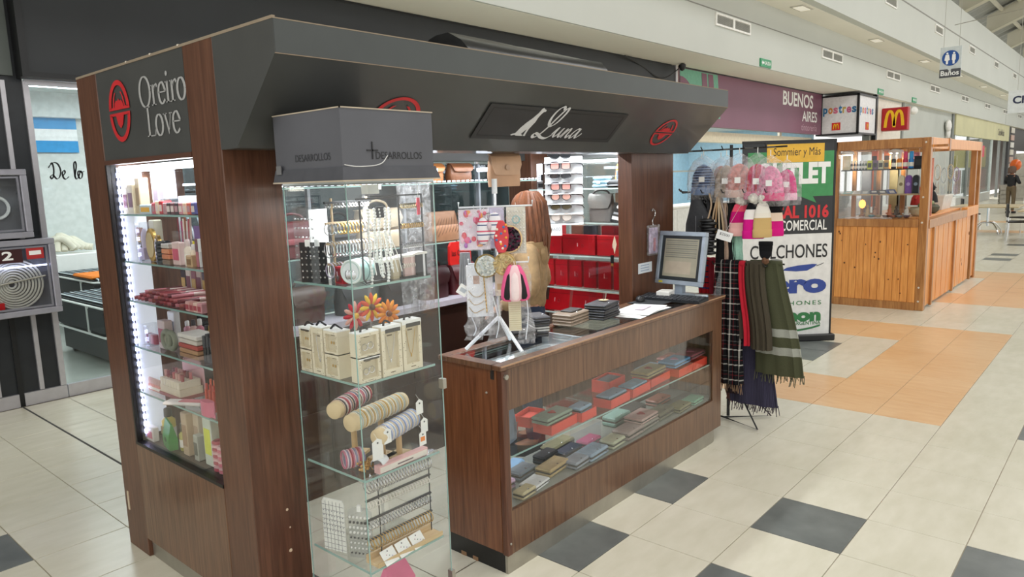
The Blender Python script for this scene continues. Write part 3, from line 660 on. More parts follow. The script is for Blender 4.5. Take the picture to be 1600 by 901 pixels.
# plaque with the sitting dog and script
pq = MB(); o1 = frame(SLF(-3.245, .327), (1, 0, 0), SU); 
pq.prism([(0, 0), (1.15, 0), (1.15, .205), (0, .205)], 'z', 0, .004); p_ = pq.build('name_plaque', mk('2a2a2b', .45), k); p_.data.transform(o1)
for a in ((.03, .02, 1.12, .023), (.03, .183, 1.12, .186), (.03, .02, .033, .186), (1.117, .02, 1.12, .186)):
    e = MB().prism([(a[0], a[1]), (a[2], a[1]), (a[2], a[3]), (a[0], a[3])], 'z', .004, .0046).build('border_line', mk('1d1d1e', .5), p_); e.data.transform(o1)
GREYL = mk('cfcfcf', .5, var=.02)
dog = [(0, .02), (.06, 0), (.2, .03), (.3, 0), (.62, 0), (.6, .04), (.5, .06), (.6, .2), (.66, .24), (.67, .06), (.66, 0), (.79, 0), (.76, .05), (.75, .25), (.8, .4), (.85, .52), (.84, .66), (.88, .8), (.94, .88), (1.03, .9), (1.02, .95), (.9, .98), (.82, 1.02), (.76, .96), (.72, .82), (.6, .64), (.42, .46), (.3, .3), (.24, .16), (.2, .08), (.06, .05)]
m = MB(); m.prism([(x*.145, y*.175) for x, y in dog], 'z', .004, .006); e = m.build('dog_emblem', GREYL, p_); e.data.transform(frame(SLF(-2.985, .30), (1, 0, 0), SU))
m = MB()
pen(m, [(.62, .98), (.52, 1.08), (.36, .95), (.30, .7), (.36, .5), (.5, .42), (.66, .55), (.78, .85), (.78, 1.02), (.68, 1.0), (.54, .7), (.4, .35), (.24, .1), (.08, .02), (0, .08), (.06, .16), (.2, .12), (.4, .02), (.62, .0), (.8, .12)], .10, .03, .6)
pen(m, [(.78, .14), (.88, .34), (.92, .36), (.88, .16), (.94, .06), (1.06, .18), (1.14, .36), (1.10, .14), (1.16, .06), (1.24, .14)], .085, .028, .6)
pen(m, [(1.24, .14), (1.34, .36), (1.30, .16), (1.26, .04), (1.34, .22), (1.46, .36), (1.5, .3), (1.46, .12), (1.52, .05), (1.6, .14)], .085, .028, .6)
pen(m, [(1.92, .34), (1.82, .37), (1.70, .24), (1.66, .1), (1.72, .04), (1.84, .16), (1.94, .36), (1.90, .14), (1.94, .05), (2.04, .12), (2.12, .22)], .085, .028, .6)
e = m.build('lettering', GREYL, p_); e.data.transform(frame(SLF(-2.815, .31, .0085), (1, 0, 0), SU) @ Matrix.Scale(.19, 4))
REDE = mk('c3272b', .4)
def emblem(fr_, a, b, parent, thick=.028, top=True):
    m = MB(); n = 40
    for q0, q1 in ((R(8), R(172)), (R(188), R(352))):
        P = [(a*math.cos(q0+(q1-q0)*i/20), b*math.sin(q0+(q1-q0)*i/20)) for i in range(21)]
        Q = [((a-thick)*math.cos(q0+(q1-q0)*i/20), (b-thick*.75)*math.sin(q0+(q1-q0)*i/20)) for i in range(21)]
        m.add([(p[0], p[1], 0) for p in P]+[(p[0], p[1], 0) for p in Q], [(i, i+1, 22+i, 21+i) for i in range(20)])
    m.add([(-a, b*.05, 0), (a, b*.05, 0), (a*.98, b*.14, 0), (-a*.98, b*.14, 0)], [(0, 1, 2, 3)]); m.add([(-a*.98, -b*.14, 0), (a*.98, -b*.14, 0), (a, -b*.05, 0), (-a, -b*.05, 0)], [(0, 1, 2, 3)])
    m.add([(x*a, y*b, 0) for x, y in ((-.45, .14), (.45, .14), (.38, .28), (.22, .36), (.1, .33), (0, .42), (-.1, .33), (-.22, .36), (-.38, .28))], [tuple(range(9))])
    m.add([(x*a, y*b, 0) for x, y in ((-.6, .14), (-.5, .14), (-.34, .5), (-.2, .62), (-.34, .6), (-.5, .42))], [tuple(range(6))]); m.add([(-x*a, y*b, 0) for x, y in ((-.6, .14), (-.5, .14), (-.34, .5), (-.2, .62), (-.34, .6), (-.5, .42))], [tuple(range(6))])
    m.add([(x*a, -y*b, 0) for x, y in ((-.38, .14), (.38, .14), (.24, .42), (0, .56), (-.24, .42))], [tuple(range(5))])
    e = m.build('red_emblem', REDE, parent); e.data.transform(fr_); return e
emblem(frame(SLF(-1.545, .238), (1, 0, 0), SU), .115, .105, fa, .018); emblem(frame(SLF(-3.74, .245), (1, 0, 0), SU), .125, .115, fa, .02)
# left end lettering
LX = -4.3705
emblem(frame((LX-.002, 1.563, 2.19), (0, -1, 0), (0, 0, 1)), .112, .133, sp, .028)
SG = mk('a3a3a2', .5, var=.02)
def serif_word(w, parent, fr_, sx, sy):
    m = MB(); x = 0; TH, TN = .105, .028
    def stem(xx, y0, y1): m.add([(xx, y0, 0), (xx+TH, y0, 0), (xx+TH, y1, 0), (xx, y1, 0)], [(0, 1, 2, 3)])
    def ser(x0, x1, y): m.add([(x0, y, 0), (x1, y, 0), (x1, y+TN, 0), (x0, y+TN, 0)], [(0, 1, 2, 3)])
    for ch in w:
        if ch in 'Oo':
            rx, ry = (.30, .37) if ch == 'O' else (.19, .25)
            pen(m, [(x+rx+rx*math.cos(R(a)), ry+ry*math.sin(R(a))) for a in range(0, 361, 20)], TH*1.05, TN, 0, k=3); x += 2*rx+.1
        elif ch == 'r':
            stem(x+.03, 0, .5); ser(x-.03, x+.21, 0); ser(x-.03, x+.08, .47); pen(m, [(x+.12, .36), (x+.18, .46), (x+.27, .49), (x+.32, .43)], .08, .03, .4); x += .36
        elif ch == 'i':
            stem(x+.03, 0, .5); ser(x-.03, x+.19, 0); ser(x-.03, x+.08, .47); m.add([(x+.08+.06*math.cos(R(40*q)), .68+.06*math.sin(R(40*q)), 0) for q in range(9)], [tuple(range(9))]); x += .25
        elif ch == 'e':
            pen(m, [(x+.03, .28), (x+.36, .28), (x+.36, .36), (x+.28, .48), (x+.19, .5), (x+.07, .42), (x+.03, .25), (x+.07, .08), (x+.2, .0), (x+.36, .09)], TH, TN, 0, k=4); x += .44
        elif ch == 'v':
            m.add([(x, .5, 0), (x+.1, .5, 0), (x+.25, .08, 0), (x+.2, -.01, 0)], [(0, 1, 2, 3)]); m.add([(x+.2, -.01, 0), (x+.24, .04, 0), (x+.38, .5, 0), (x+.345, .5, 0)], [(0, 1, 2, 3)]); ser(x-.05, x+.16, .475); ser(x+.29, x+.44, .475); x += .44
        elif ch == 'L':
            stem(x+.06, 0, .74); ser(x-.02, x+.25, .715); ser(x-.02, x+.45, 0); m.add([(x+.42, 0, 0), (x+.47, 0, 0), (x+.5, .2, 0), (x+.47, .2, 0)], [(0, 1, 2, 3)]); x += .52
    e = m.build('lettering', SG, parent); e.data.transform(fr_ @ Matrix.Diagonal((sx, sy, 1, 1)))
serif_word('Oreiro', sp, frame((LX, 1.340, 2.184), (0, -1, 0), (0, 0, 1)), .165, .165)
serif_word('Love', sp, frame((LX, 1.298, 2.062), (0, -1, 0), (0, 0, 1)), .165, .165)

# ---- left end cabinet: glass, shelves, lamps (the kiosk's own window)
lc = thing('cosmetics_cabinet', 'lit glass cosmetics cabinet in the kiosk end under Oreiro Love', 'display cabinet')
CZ = [1.734, 1.511, 1.321, 1.096, .867, .612]
bx('window_pane', GLASS, -4.358, .925, .615, -4.352, 1.785, 1.965, lc)
bx('inner_pane', GLASS, -4.01, .93, .60, -4.004, 1.79, 1.95, lc)
for z in CZ[:5]:
    s_ = bx('glass_shelf', GLASS, -4.335, .935, z-.009, -4.02, 1.79, z-.001, lc); bx('front_edge', GEDGE, -4.337, .935, z-.009, -4.334, 1.79, z-.001, s_)
bx('bottom_board', mk('4a3024', .4), -4.34, .925, .59, -4.0, 1.80, .611, lc)
bx('base_box', WENGE, -4.33, .93, .10, -4.0, 1.79, .59, lc)
tb = bx('led_tube', mk('f2f7ff', .5, emit=10, var=0), -4.32, .95, 1.93, -4.24, 1.78, 1.955, lc)
m = MB()
for q in range(34): m.cb((-4.33, 1.772, .66+q*.038), (.012, .012, .02))
m.build('led_strip', LEDV, lc)['kind'] = 'stuff'; m = MB(); m.box(-4.333, 1.776, .63, -4.325, 1.784, 1.95); m.build('strip_backing', mk('c7c9e6', .5), lc)
m = MB()
for q in range(30): m.cb((-4.035, .96+q*.027, 1.862), (.008, .012, .01))
m.build('led_strip', LED, lc)['kind'] = 'stuff'
bx('light_panel', mk('e9eef6', .5, emit=.3, var=0), -4.318, 1.776, .64, -4.22, 1.783, 1.93, lc); bx('inner_side', WENGE2, -4.22, 1.776, .62, -4.02, 1.79, 1.95, lc)

# ---- right end cabinet (shelves with red boxes)
rc = thing('red_box_cabinet', 'lit end cabinet with glass shelves of red boxes', 'display cabinet')
RZ = [1.755, 1.503, 1.252, 1.0, .80]
bx('outer_pane', GLASS, -.99, .81, .62, -.984, 1.79, 1.97, rc); bx('inner_pane', GLASS, -1.30, .82, .62, -1.294, 1.22, 1.96, rc)
for z in RZ:
    s_ = bx('glass_shelf', GLASS, -1.28, .82, z-.009, -1.0, 1.79, z-.001, rc); bx('front_edge', mk('cfe3dd', .3), -1.283, .82, z-.012, -1.279, 1.79, z-.001, s_)
bx('base_box', WENGE, -1.29, .82, 0, -1.0, 1.79, .62, rc)
bx('led_tube', mk('f2f7ff', .5, emit=8, var=0), -1.1, .85, 1.945, -1.04, 1.5, 1.965, rc)
bx('lit_post', mk('eef3ff', .5, emit=2.2, var=0), -1.21, 1.725, .85, -1.18, 1.765, 1.95, rc)
bx('side_post', mk('46342c', .4), -1.22, 1.67, .62, -1.19, 1.70, 1.96, rc)

# ---- back cabinet with handbags
bc = thing('handbag_cabinet', 'glass handbag shelves along the kiosk back', 'display cabinet')
bx('base_box', mk_wood('dark_drawers', '24120d', '3b2018', .35, 5, (14, 14, .7), coat=.2), -4.0, 1.70, 0, -1.30, 1.95, 1.0, bc)
for q in range(4): bx('drawer_front', mk('2f1a13', .35), -3.98+q*.67, 1.69, .55, -3.34+q*.67, 1.70, .97, bc); bx('drawer_front', mk('2f1a13', .35), -3.98+q*.67, 1.69, .08, -3.34+q*.67, 1.70, .52, bc)
bx('ledge', mk('b9b3bd', .35), -4.0, 1.66, 1.0, -1.30, 1.95, 1.035, bc)
for z in (1.43, 1.83):
    s_ = bx('glass_shelf', GLASS, -4.0, 1.70, z-.009, -1.30, 1.98, z-.001, bc); bx('front_edge', GEDGE, -4.0, 1.697, z-.009, -1.30, 1.70, z-.001, s_)
bx('back_pane', mk_glass('smoked_glass', (.42, .47, .5), 1.5), -4.0, 1.99, 1.035, -1.30, 1.996, 1.96, bc)
for q in range(4): bx('led_bar', LED, -3.7+q*.6, 1.72, 1.90, -3.52+q*.6, 1.76, 1.925, bc)
m = MB()
for q in range(60): m.cb((-3.95+q*.045, 1.70, 1.838), (.02, .008, .008))
m.build('led_strip', LED, bc)['kind'] = 'stuff'
for q in range(3): bx('divider_post', mk('9da3aa', .4), -3.2+q*.75, 1.94, 1.035, -3.18+q*.75, 1.97, 1.96, bc)

# ---- counter
ct = thing('sales_counter', 'dark brown wood sales counter with long glass wallet window', 'counter')
C0, C1, CY0, CY1, CH = -3.38, -1.13, .24, .63, 1.01
bx('front_top_panel', WENGE, C0+.035, CY0, .792, C1-.0, CY0+.025, .985, ct)
bx('front_bottom_panel', WENGE, C0+.035, CY0, .092, C1, CY0+.025, .303, ct)
bx('front_stile', WENGE, C0+.035, CY0, .303, -3.337, CY0+.025, .792, ct); bx('front_stile', WENGE, -1.257, CY0, .303, C1, CY0+.025, .792, ct)
bx('corner_trim', mk_wood('corner_wood', '4a2a1d', '6b4431', .35, 5, (14, 14, .7)), C0, CY0-.004, .09, C0+.036, CY0+.03, .985, ct, bev=.004)
bx('end_panel', mk_wood('end_laminate', '5a311d', '855536', .33, 5, (14, 14, .7), coat=.25), C0, CY0+.03, .10, C0+.02, CY1, .985, ct); bx('end_panel', WENGE, C1-.02, CY0+.025, .09, C1, CY1, .985, ct)
bx('deck', mk('8c9088', .35), C0+.02, CY0+.025, .285, C1-.02, CY1, .300, ct)
bx('window_glass', GLASS, -3.337, CY0+.008, .303, -1.257, CY0+.014, .792, ct)
s_ = bx('glass_shelf', GLASS, C0+.02, CY0+.03, .545, C1-.02, CY1-.02, .553, ct); bx('front_edge', GEDGE, C0+.02, CY0+.027, .545, C1-.02, CY0+.03, .553, s_)
bx('shelf_support', CLEARP, -2.53, .29, .30, -2.525, .5, .545, ct)
for a in ((C0-.012, CY0-.012, C1+.03, CY0+.05), (C0-.012, CY1-.05, C1+.03, CY1+.012)): bx('top_rail', WENGE, a[0], a[1], .985, a[2], a[3], CH, ct, bev=.004)
bx('top_rail', WENGE, C0-.012, CY0+.05, .985, C0+.05, CY1-.05, CH, ct); bx('top_rail', WENGE, C1-.2, CY0+.05, .985, C1+.03, CY1-.05, CH, ct)
bx('top_glass', GLASS, C0+.05, CY0+.05, .998, C1-.2, CY1-.05, 1.006, ct); bx('tray_floor', mk('dfe9ee', .4), C0+.05, CY0+.05, .925, -2.66, CY1-.05, .935, ct); bx('tray_floor', mk('9fb9c0', .4), -2.65, CY0+.05, .90, C1-.2, CY1-.05, .91, ct)  # left tray floor colour raised to stand in for light in the tray
bx('edge_strip', mk('b08a6a', .4), C0-.012, CY0-.014, 1.004, C1+.03, CY0-.011, 1.011, ct)
for a, b in ((C0+.05, C0+.056), (-2.665, -2.655)): bx('tray_wall', mk('d7e0e6', .4), a, CY0+.05, .935, b, CY1-.05, 1.0, ct)
# plinth: metal on the front, black at the end, rounded far corner
pp = [(C0+.005, CY0+.004)]+[(C1-.12+.12*math.sin(R(a)), CY0+.124-.12*math.cos(R(a))) for a in range(0, 91, 15)]+[(C1, CY1), (C1-.03, CY1), (C1-.03, CY0+.15), (C1-.13, CY0+.02), (C0+.005, CY0+.02)]
m = MB(); m.prism(pp, 'z', 0, .092); m.build('plinth', STEEL, ct)
bx('end_plinth', BLK, C0+.006, CY0+.02, 0, C0+.02, CY1, .10, ct)
for a in (.44, .52): bx('chip_mark', mk('9b7a5c', .9), C0+.004, a, 0, C0+.0065, a+.035, .02, ct)
bx('lock_plate', mk('55524e', .4, metal=.8), C0-.004, .285, .94, C0, .305, .985, ct)
m = MB(); m.lathe([(.012, -.012), (.012, 0)], 12, (C0+.02, CY0-.004, .955), 'y'); m.build('lock_cylinder', STEEL, ct)
for a in ((C0-.001, .335, .87), (C0+.02, CY0-.006, .15)): m = MB(); m.ell(a, .006, 8); m.build('screw', STEEL, ct)

# ---- free standing glass case with the box on top
gc = thing('glass_jewellery_case', 'tall square glass jewellery case in front of the kiosk column', 'display case')
GX0, GX1, GY0, GY1 = -4.209, -3.80, .171, .56
GZ = [1.479, 1.127, .766, .405]
def pane(x0, y0, x1, y1, z0=.09, z1=1.84):
    p = bx('glass_pane', GLASS, x0, y0, z0, x1, y1, z1, gc); return p
pane(GX0, GY0, GX1, GY0+.006); pane(GX0, GY0+.006, GX0+.006, GY1); pane(GX1-.006, GY0+.006, GX1, GY1); pane(GX0+.006, GY1-.006, GX1-.006, GY1)
for a in ((GX0, GY0), (GX0, GY1-.004), (GX1-.004, GY0)): bx('glass_edge', GEDGE, a[0]-.0003, a[1]-.0003, .09, a[0]+.003, a[1]+.003, 1.84, gc)
for z in GZ:
    s_ = bx('glass_shelf', GLASS, GX0+.012, GY0+.012, z-.008, GX1-.03, GY1-.012, z, gc)
    bx('front_edge', GEDGE, GX0+.012, GY0+.009, z-.008, GX1-.03, GY0+.012, z, s_); bx('front_edge', GEDGE, GX0+.009, GY0+.012, z-.008, GX0+.012, GY1-.012, z, s_)
m = MB(); m.box(GX0+.006, GY0+.006, 0, GX1-.006, GY1-.006, .09); m.build('base', mk('7d7a74', .4), gc)
bx('top_plate', mk('cfd6d8', .3), GX0, GY0, 1.835, GX1, GY1, 1.847, gc)
bx('corner_channel', CLEARP, -3.93, .44, .1, -3.922, .45, 1.83, gc)
m = MB(); m.lathe([(.03, -.018), (.03, 0)], 14, (-3.99, .30, 1.834)); m.build('spot_lamp', LEDW, gc)
bx('lamp_driver', mk('d9d9d2', .5), -4.06, .24, 1.80, -4.01, .28, 1.834, gc)
bx('door_clamp', STEEL, GX1-.006, GY0-.006, 1.02, GX1+.012, GY0+.02, 1.06, gc)
bx('door_clamp', STEEL, GX1-.006, GY0-.006, .2, GX1+.012, GY0+.02, .24, gc)

cb = thing('cardboard_box', 'dark grey lidded cardboard box reading DESARROLLOS on the glass case', 'box')
CG = mk('55565c', .55, var=.1, scale=3, bump=.03); CG2 = mk('48494f', .55, var=.1)
B0, B1, D0, D1, BZ0, BZ1 = -4.293, -3.888, .062, .462, 1.848, 2.082
bx('body', CG, B0+.004, D0+.004, BZ0+.04, B1-.004, D1, BZ1, cb, bev=.002)
m = MB(); m.loft([[(B0-.012, D0-.012, BZ0), (B1+.012, D0-.012, BZ0), (B1+.012, D1, BZ0), (B0-.012, D1, BZ0)], [(B0, D0, BZ0+.045), (B1, D0, BZ0+.045), (B1, D1, BZ0+.045), (B0, D1, BZ0+.045)]]); m.build('flared_rim', CG2, cb)
for a in ((B0+.002, D0+.002, BZ1-.002, B1-.002, D0+.006, BZ1+.002), (B0+.002, D0+.002, BZ1-.002, B0+.006, D1, BZ1+.002), (B0-.012, D0-.014, BZ0-.002, B1+.012, D0-.011, BZ0+.003), (B0-.0135, D0-.012, BZ0-.002, B0-.0105, D1, BZ0+.003)):
    bx('worn_edge', mk('b8ab97', .9), *a, cb)
DKP = mk('1b1c1f', .5)
text('DESARROLLOS', DKP, frame((-4.155, D0+.002, 1.918), (1, 0, 0), (0, 0, 1)), .205, .024, cb)
for r in ((-4.192, 1.944, -4.145, 1.949), (-4.171, 1.918, -4.166, 1.975)): bx('plus_mark', DKP, r[0], D0+.0015, r[1], r[2], D0+.0035, r[3], cb)
text('DESARROLLOS', mk('36373b', .5), frame((B0+.002, .335, 1.918), (0, -1, 0), (0, 0, 1)), .205, .024, cb)
m = MB()
P = smoothpath([(-4.285, D0+.002, 1.9), (-4.24, D0, 1.894), (-4.17, D0, 1.896), (-4.13, D0+.001, 1.906), (-4.105, D0+.003, 1.93)], 6); m.tube(P, .0018, 5); m.build('torn_edge', mk('d2d2d0', .7), cb)
bx('corner_patch', mk('6a6a6c', .6), B0-.009, D1-.05, BZ0+.03, B0-.006, D1-.02, BZ0+.06, cb)
# rolled black sheet on the kiosk roof
t = thing('rolled_black_cover', 'rolled glossy black cover lying on the kiosk roof', 'cover', (0, 0, 2.33))
rings = []
for x in (-2.84, -2.8, -2.5, -2.1, -1.8, -1.5): rings.append([(x+.03*math.sin(3*a), 1.1+.2*math.cos(a), .158+(.145+.012*math.sin(5*a+x*3))*math.sin(a)) for a in [R(22.5*q) for q in range(16)]])
m = MB(); m.loft(rings); m.build('roll', mk('17181a', .25, bump=.1), t, True)
bx('flap', mk('17181a', .25), -2.95, .85, .0, -1.5, 1.05, .012, t)
# ================================================================== GOODS: shared makers
def carton(label, x, y, z, dx, dy, h, c1, c2=None, face='-x', cat='box', group=None, name='carton', rz=0., rough=.45, flap=True):
    """closed printed carton: bevelled body, printed front panel, tuck flap"""
    o = MB().box(-dx/2, -dy/2, 0, dx/2, dy/2, h, bev=min(.003, dx*.1, dy*.1)).build(name, mk(c1, rough), loc=(x, y, z)); o.rotation_euler[2] = rz
    tag(o, label, cat, group)
    if c2:
        if face == '-x': r = (-dx/2-.0012, -dy*.38, h*.22, -dx/2, dy*.38, h*.72)
        else: r = (-dx*.38, -dy/2-.0012, h*.22, dx*.38, -dy/2, h*.72)
        bx('printed_panel', mk(c2, .5), *r, o)
    if flap: bx('tuck_flap', mk(c1, .6), -dx*.42, -dy*.42, h-.0005, dx*.42, dy*.42, h+.001, o)
    return o
def bottle(label, x, y, z, r, h, c1, c2, cat='bottle', group=None, cap=.25, neck=.5, name='bottle', sy=1., axis=None):
    hb = h*(1-cap)
    o = MB().lathe([(r*.92, 0), (r, h*.03), (r, hb*.86), (r*neck, hb*.98), (r*neck, hb)], 14, sy=sy).build(name, mk(c1, .3, coat=.3), loc=(x, y, z), smooth=True)
    tag(o, label, cat, group)
    MB().lathe([(r*neck*1.15, hb), (r*neck*1.2, hb+.002), (r*neck*1.1, h-.003), (r*neck*.9, h)], 14, sy=sy).build('cap', mk(c2, .35), o, True)
    MB().lathe([(r*1.01, hb*.2), (r*1.012, hb*.6)], 14, sy=sy).build('wrap_label', mk('efe9df', .6), o, True)
    return o
def tubeitem(label, p0, p1, r, c1, c2, cat='lip gloss', group=None, name='lip_gloss', split=.55):
    a, b = Vector(p0), Vector(p1); L = (b-a).length; d = (b-a).normalized()
    m = MB(); m.tube([(0, 0, 0), (0, 0, L*split)], r, 8); o = m.build(name, mk(c1, .25, coat=.4), loc=a, smooth=True)
    o.rotation_mode = 'QUATERNION'; o.rotation_quaternion = d.to_track_quat('Z', 'Y'); tag(o, label, cat, group)
    MB().tube([(0, 0, L*split), (0, 0, L)], r*1.04, 8).build('cap', mk(c2, .3, coat=.3), o, True)
    return o
def bag_shape(t, w, d, h, mat_, flap_mat=None, flap=.55, puff=.25, y0=0):
    """soft handbag body with rounded sides and a front flap, local: x width, y depth (front -y), z up"""
    rings = []
    for i in range(7):
        f = i/6; s = 1-.10*abs(f-.4)*2; dd = d*(1-.5*f**2)
        ring = []
        for q in range(20):
            a = 2*math.pi*q/20; cxx = math.copysign(abs(math.cos(a))**.45, math.cos(a)); cyy = math.copysign(abs(math.sin(a))**.6, math.sin(a))
            ring.append((w/2*s*cxx, dd/2*cyy, h*f))
        rings.append(ring)
    MB().loft(rings).build('body', mat_, t, True)
    if flap:
        rings = []
        for zz, yy in ((h*1.01, d*.1), (h*1.02, -d*.2), (h*.95, -d*.36), (h*(1-flap*.5), -d*.5), (h*(1-flap), -d*.53)):
            ww = w*.47*(1 if zz > h*(1-flap*.7) else .8)
            rings.append([(-ww, yy, zz), (-ww*.5, yy-.004, zz-.004), (ww*.5, yy-.004, zz-.004), (ww, yy, zz), (ww, yy+.006, zz+.004), (-ww, yy+.006, zz+.004)])
        MB().loft(rings).build('flap', flap_mat or mat_, t, True)

# ================================================================== COSMETICS CABINET
G = 'cosmetics in the lit end cabinet'
SX = -4.29
z = CZ[0]
carton('cream palette carton at the far left of top cosmetics shelf', SX, 1.735, z, .05, .055, .125, 'd8c9a8', '8b5a5a', group=G)
carton('cream carton with mauve print, second on top cosmetics shelf', SX, 1.672, z, .05, .06, .135, 'd6c8aa', '7d565c', group=G)
carton('narrow beige carton between cream and pale lilac boxes', SX+.01, 1.612, z, .045, .045, .165, 'cbb898', 'a58d72', group=G)
carton('left of two tall pale lilac cartons on top shelf', -4.22, 1.535, z, .06, .06, .20, 'dcdcec', 'b9a9bd', group=G)
carton('right of two tall pale lilac cartons on top shelf', -4.22, 1.465, z, .06, .06, .20, 'dcdcec', 'c7bfd2', group=G)
carton('white tall carton behind the cream palette cartons', -4.18, 1.64, z, .05, .10, .215, 'e8ecef', None, group=G)
carton('small dark grey carton below the lilac cartons', -4.25, 1.425, z+.0, .04, .03, .062, '4b5156', group=G)
carton('wide dark grey carton beside the white carton row', -4.25, 1.365, z, .04, .07, .066, '43494e', group=G)
for i in range(9): carton('white slim carton on top cosmetics shelf, %s' % ordl(i, 9), -4.215, 1.305-i*.039, z, .04, .033, .075, 'eef2f4', 'd5dde2', group='white slim cartons on the top cosmetics shelf')
carton('yellow and red printed carton at front of top shelf', SX, 1.505, z, .05, .12, .042, 'b9c8cc', 'e2a92c', group=G, name='flat_carton')
cl_ = (('rose red', 'c0505c'), ('cream', 'e6cfae'), ('bright red', 'b71f2a'), ('dusty mauve', 'b98b8b'), ('dark brown', '3a2b2b'), ('plum', '6b3a40'), ('black cherry', '35282c'), ('pink', 'c27b84'), ('peach', 'e0b9a0'), ('orange red', 'c9573f'), ('blue violet', '4f4f86'))
for i, (nm, c) in enumerate(cl_): carton('small %s lipstick carton in the top shelf front row' % nm, SX, 1.415-i*.042, z, .045, .034, .05+(.008 if i in (1, 2) else 0), c, 'd9c9c0' if i % 3 else 'b0858a', group='lipstick cartons in the top shelf front row', name='lipstick_carton')
t = thing('price_card', 'white handwritten price card hanging in top cosmetics shelf', 'card', (-4.10, 1.17, 1.865)); bx('card', PAPER, 0, -.045, 0, .002, .045, .065, t)
for q in range(2): bx('ink_line', mk('3b4a66', .6), -.001, -.03, .015+.025*q, 0, .03, .023+.025*q, t)
MB().tube([(.001, 0, .064), (.001, 0, .098)], .001, 4).build('thread', WHITE, t)
z = CZ[1]
t = thing('brush_set', 'makeup brush set with gold ferrules at left of second shelf', 'brushes', (SX+.02, 1.735, z), group=G)
for q in range(4):
    a = (q-1.5)*.016; m = MB(); m.tube([(0, a, 0), (0, a*1.4, .085)], .004, 6); m.build('handle', mk('5b4a44', .4), t); m = MB(); m.tube([(0, a*1.4, .085), (0, a*1.5, .115)], .006, 8); m.build('ferrule', GOLD, t); m = MB(); m.ell((0, a*1.55, .135), (.008, .008, .022), 8); m.build('bristles', mk('b98f86', .9), t, True)
t = thing('lilac_gift_set', 'clear plastic box with lilac cosmetics on second shelf', 'gift set', (SX+.02, 1.665, z), group=G)
bx('shell', CLEARP, -.03, -.035, 0, .03, .035, .18, t); bx('lilac_card', mk('c9b7d2', .6), -.024, -.03, .005, .024, .03, .06, t); m = MB(); m.lathe([(.015, .06), (.018, .07), (.018, .12), (.008, .15)], 12); m.build('jar', mk('d7cbe0', .4), t, True)
carton('tall cream eyelash carton on second shelf', -4.24, 1.60, z, .04, .055, .19, 'd9d4c0', '4b4742', group=G)
for i, (yy, ang) in enumerate(((1.555, .25), (1.478, -.15))):
    t = thing('gold_compact', 'oval gold powder compact standing on edge, %s one' % ('larger left', 'smaller right')[i], 'compact', (SX+.01, yy, z), rz=ang, group=G)
    hh = .155-.03*i
    m = MB(); m.lathe([(.02, -.012), (.034, -.008), (.034, .006), (.02, .012)], 20, (0, 0, 0), 'x'); e = m.build('case', GOLD, t, True); e.scale = (1, 1, hh/.068); e.location = (0, 0, hh/2)
    m = MB(); m.lathe([(.026, -.0135), (.026, -.012)], 20, (0, 0, 0), 'x'); e = m.build('mirror', mk('cdb98e', .15, metal=.7), t, True); e.scale = (1, 1, hh/.068); e.location = (0, 0, hh/2)
t = thing('compact_stack', 'stack of black compacts on second shelf', 'compacts', (SX, 1.405, z), group=G)
for q in range(6): MB().lathe([(.03, 0), (.033, .003), (.033, .013), (.03, .016)], 18, (0, 0, q*.017)).build('compact', mk('17181b', .25, coat=.4), t, True)
t = thing('pencil_cup', 'clear cup of cosmetic pencils behind the black compacts', 'cup', (-4.2, 1.375, z), group=G)
m = MB(); m.box(-.03, -.06, 0, .03, .06, .14); m.build('cup', CLEARP, t)
for q, c in enumerate(('d9b9b0', 'c04a52', 'efe7e0', '9a5a40', 'e9ded2', 'b3356a', 'cfd3da', '8b2f3a')): m = MB(); m.tube([(0, -.05+q*.014, .004), (.005, -.062+q*.018, .205-.01*(q % 3))], .005, 6); m.build('pencil', mk(c, .4), t)
for i in range(3):
    tubeitem('long clear %s brush leaning in second shelf' % ('left', 'middle', 'right')[i], (-4.12, 1.39-.1*i, z+.002), (-4.14, 1.47-.12*i, z+.21), .006, 'cfd8dd', '9fb3bd', 'brush', G, 'applicator', .7)
t = thing('blush_stack', 'stack of peach blush trays on second shelf', 'blush', (SX, 1.315, z), group=G)
for q, c in enumerate(('8f7a68', 'd98a63', 'e0956d', 'c9c3bb')): bx('tray', mk(c, .4), -.03, -.036, q*.024, .03, .036, q*.024+.021, t, bev=.003)
t = thing('nail_kit_pack', 'purple and pink carded pack with yellow price sticker', 'pack', (-4.2, 1.21, z), group=G)
bx('card', mk('8d6fa8', .5), 0, -.055, 0, .004, .055, .165, t); bx('pink_corner', mk('e2838f', .5), -.001, -.055, .12, 0, -.01, .165, t); bx('blister', CLEARP, -.03, -.045, .01, 0, .045, .11, t); bx('price_sticker', mk('f1e23a', .6), -.032, -.03, .075, -.03, .01, .1, t)
carton('pale pink heart card pack at front of second shelf', SX, 1.235, z, .03, .07, .10, 'e3c7c2', 'cf5f78', group=G)
bottle('cream foundation bottle with pink cap on second shelf', SX, 1.135, z, .017, .115, 'e9dccb', 'e7d1cf', group=G)
bottle('shorter cream foundation bottle beside the pink capped one', SX+.005, 1.09, z, .016, .095, 'e3d2bb', 'd9d4d0', group=G)
carton('small tan carton at right of second shelf', SX-.012, 1.07, z, .035, .05, .05, 'c3a37c', '8f6d4a', group=G)
for i in range(3): tubeitem('upright %s lipstick at right end of second shelf' % ('rose', 'silver', 'brown')[i], (SX, 1.035-.03*i, z+.001), (SX, 1.035-.03*i, z+.12), .011, ('b0606a', 'c9c9c9', '8a5b50')[i], ('6d3a44', 'e3e3e3', 'd2c0b4')[i], 'lipstick', G, 'lipstick')
z = CZ[2]
gl = ('7a1f2b', '8d2a35', 'a33b40', 'b3525a', '6b1a26', 'c2707a', '95443a')
n = 0
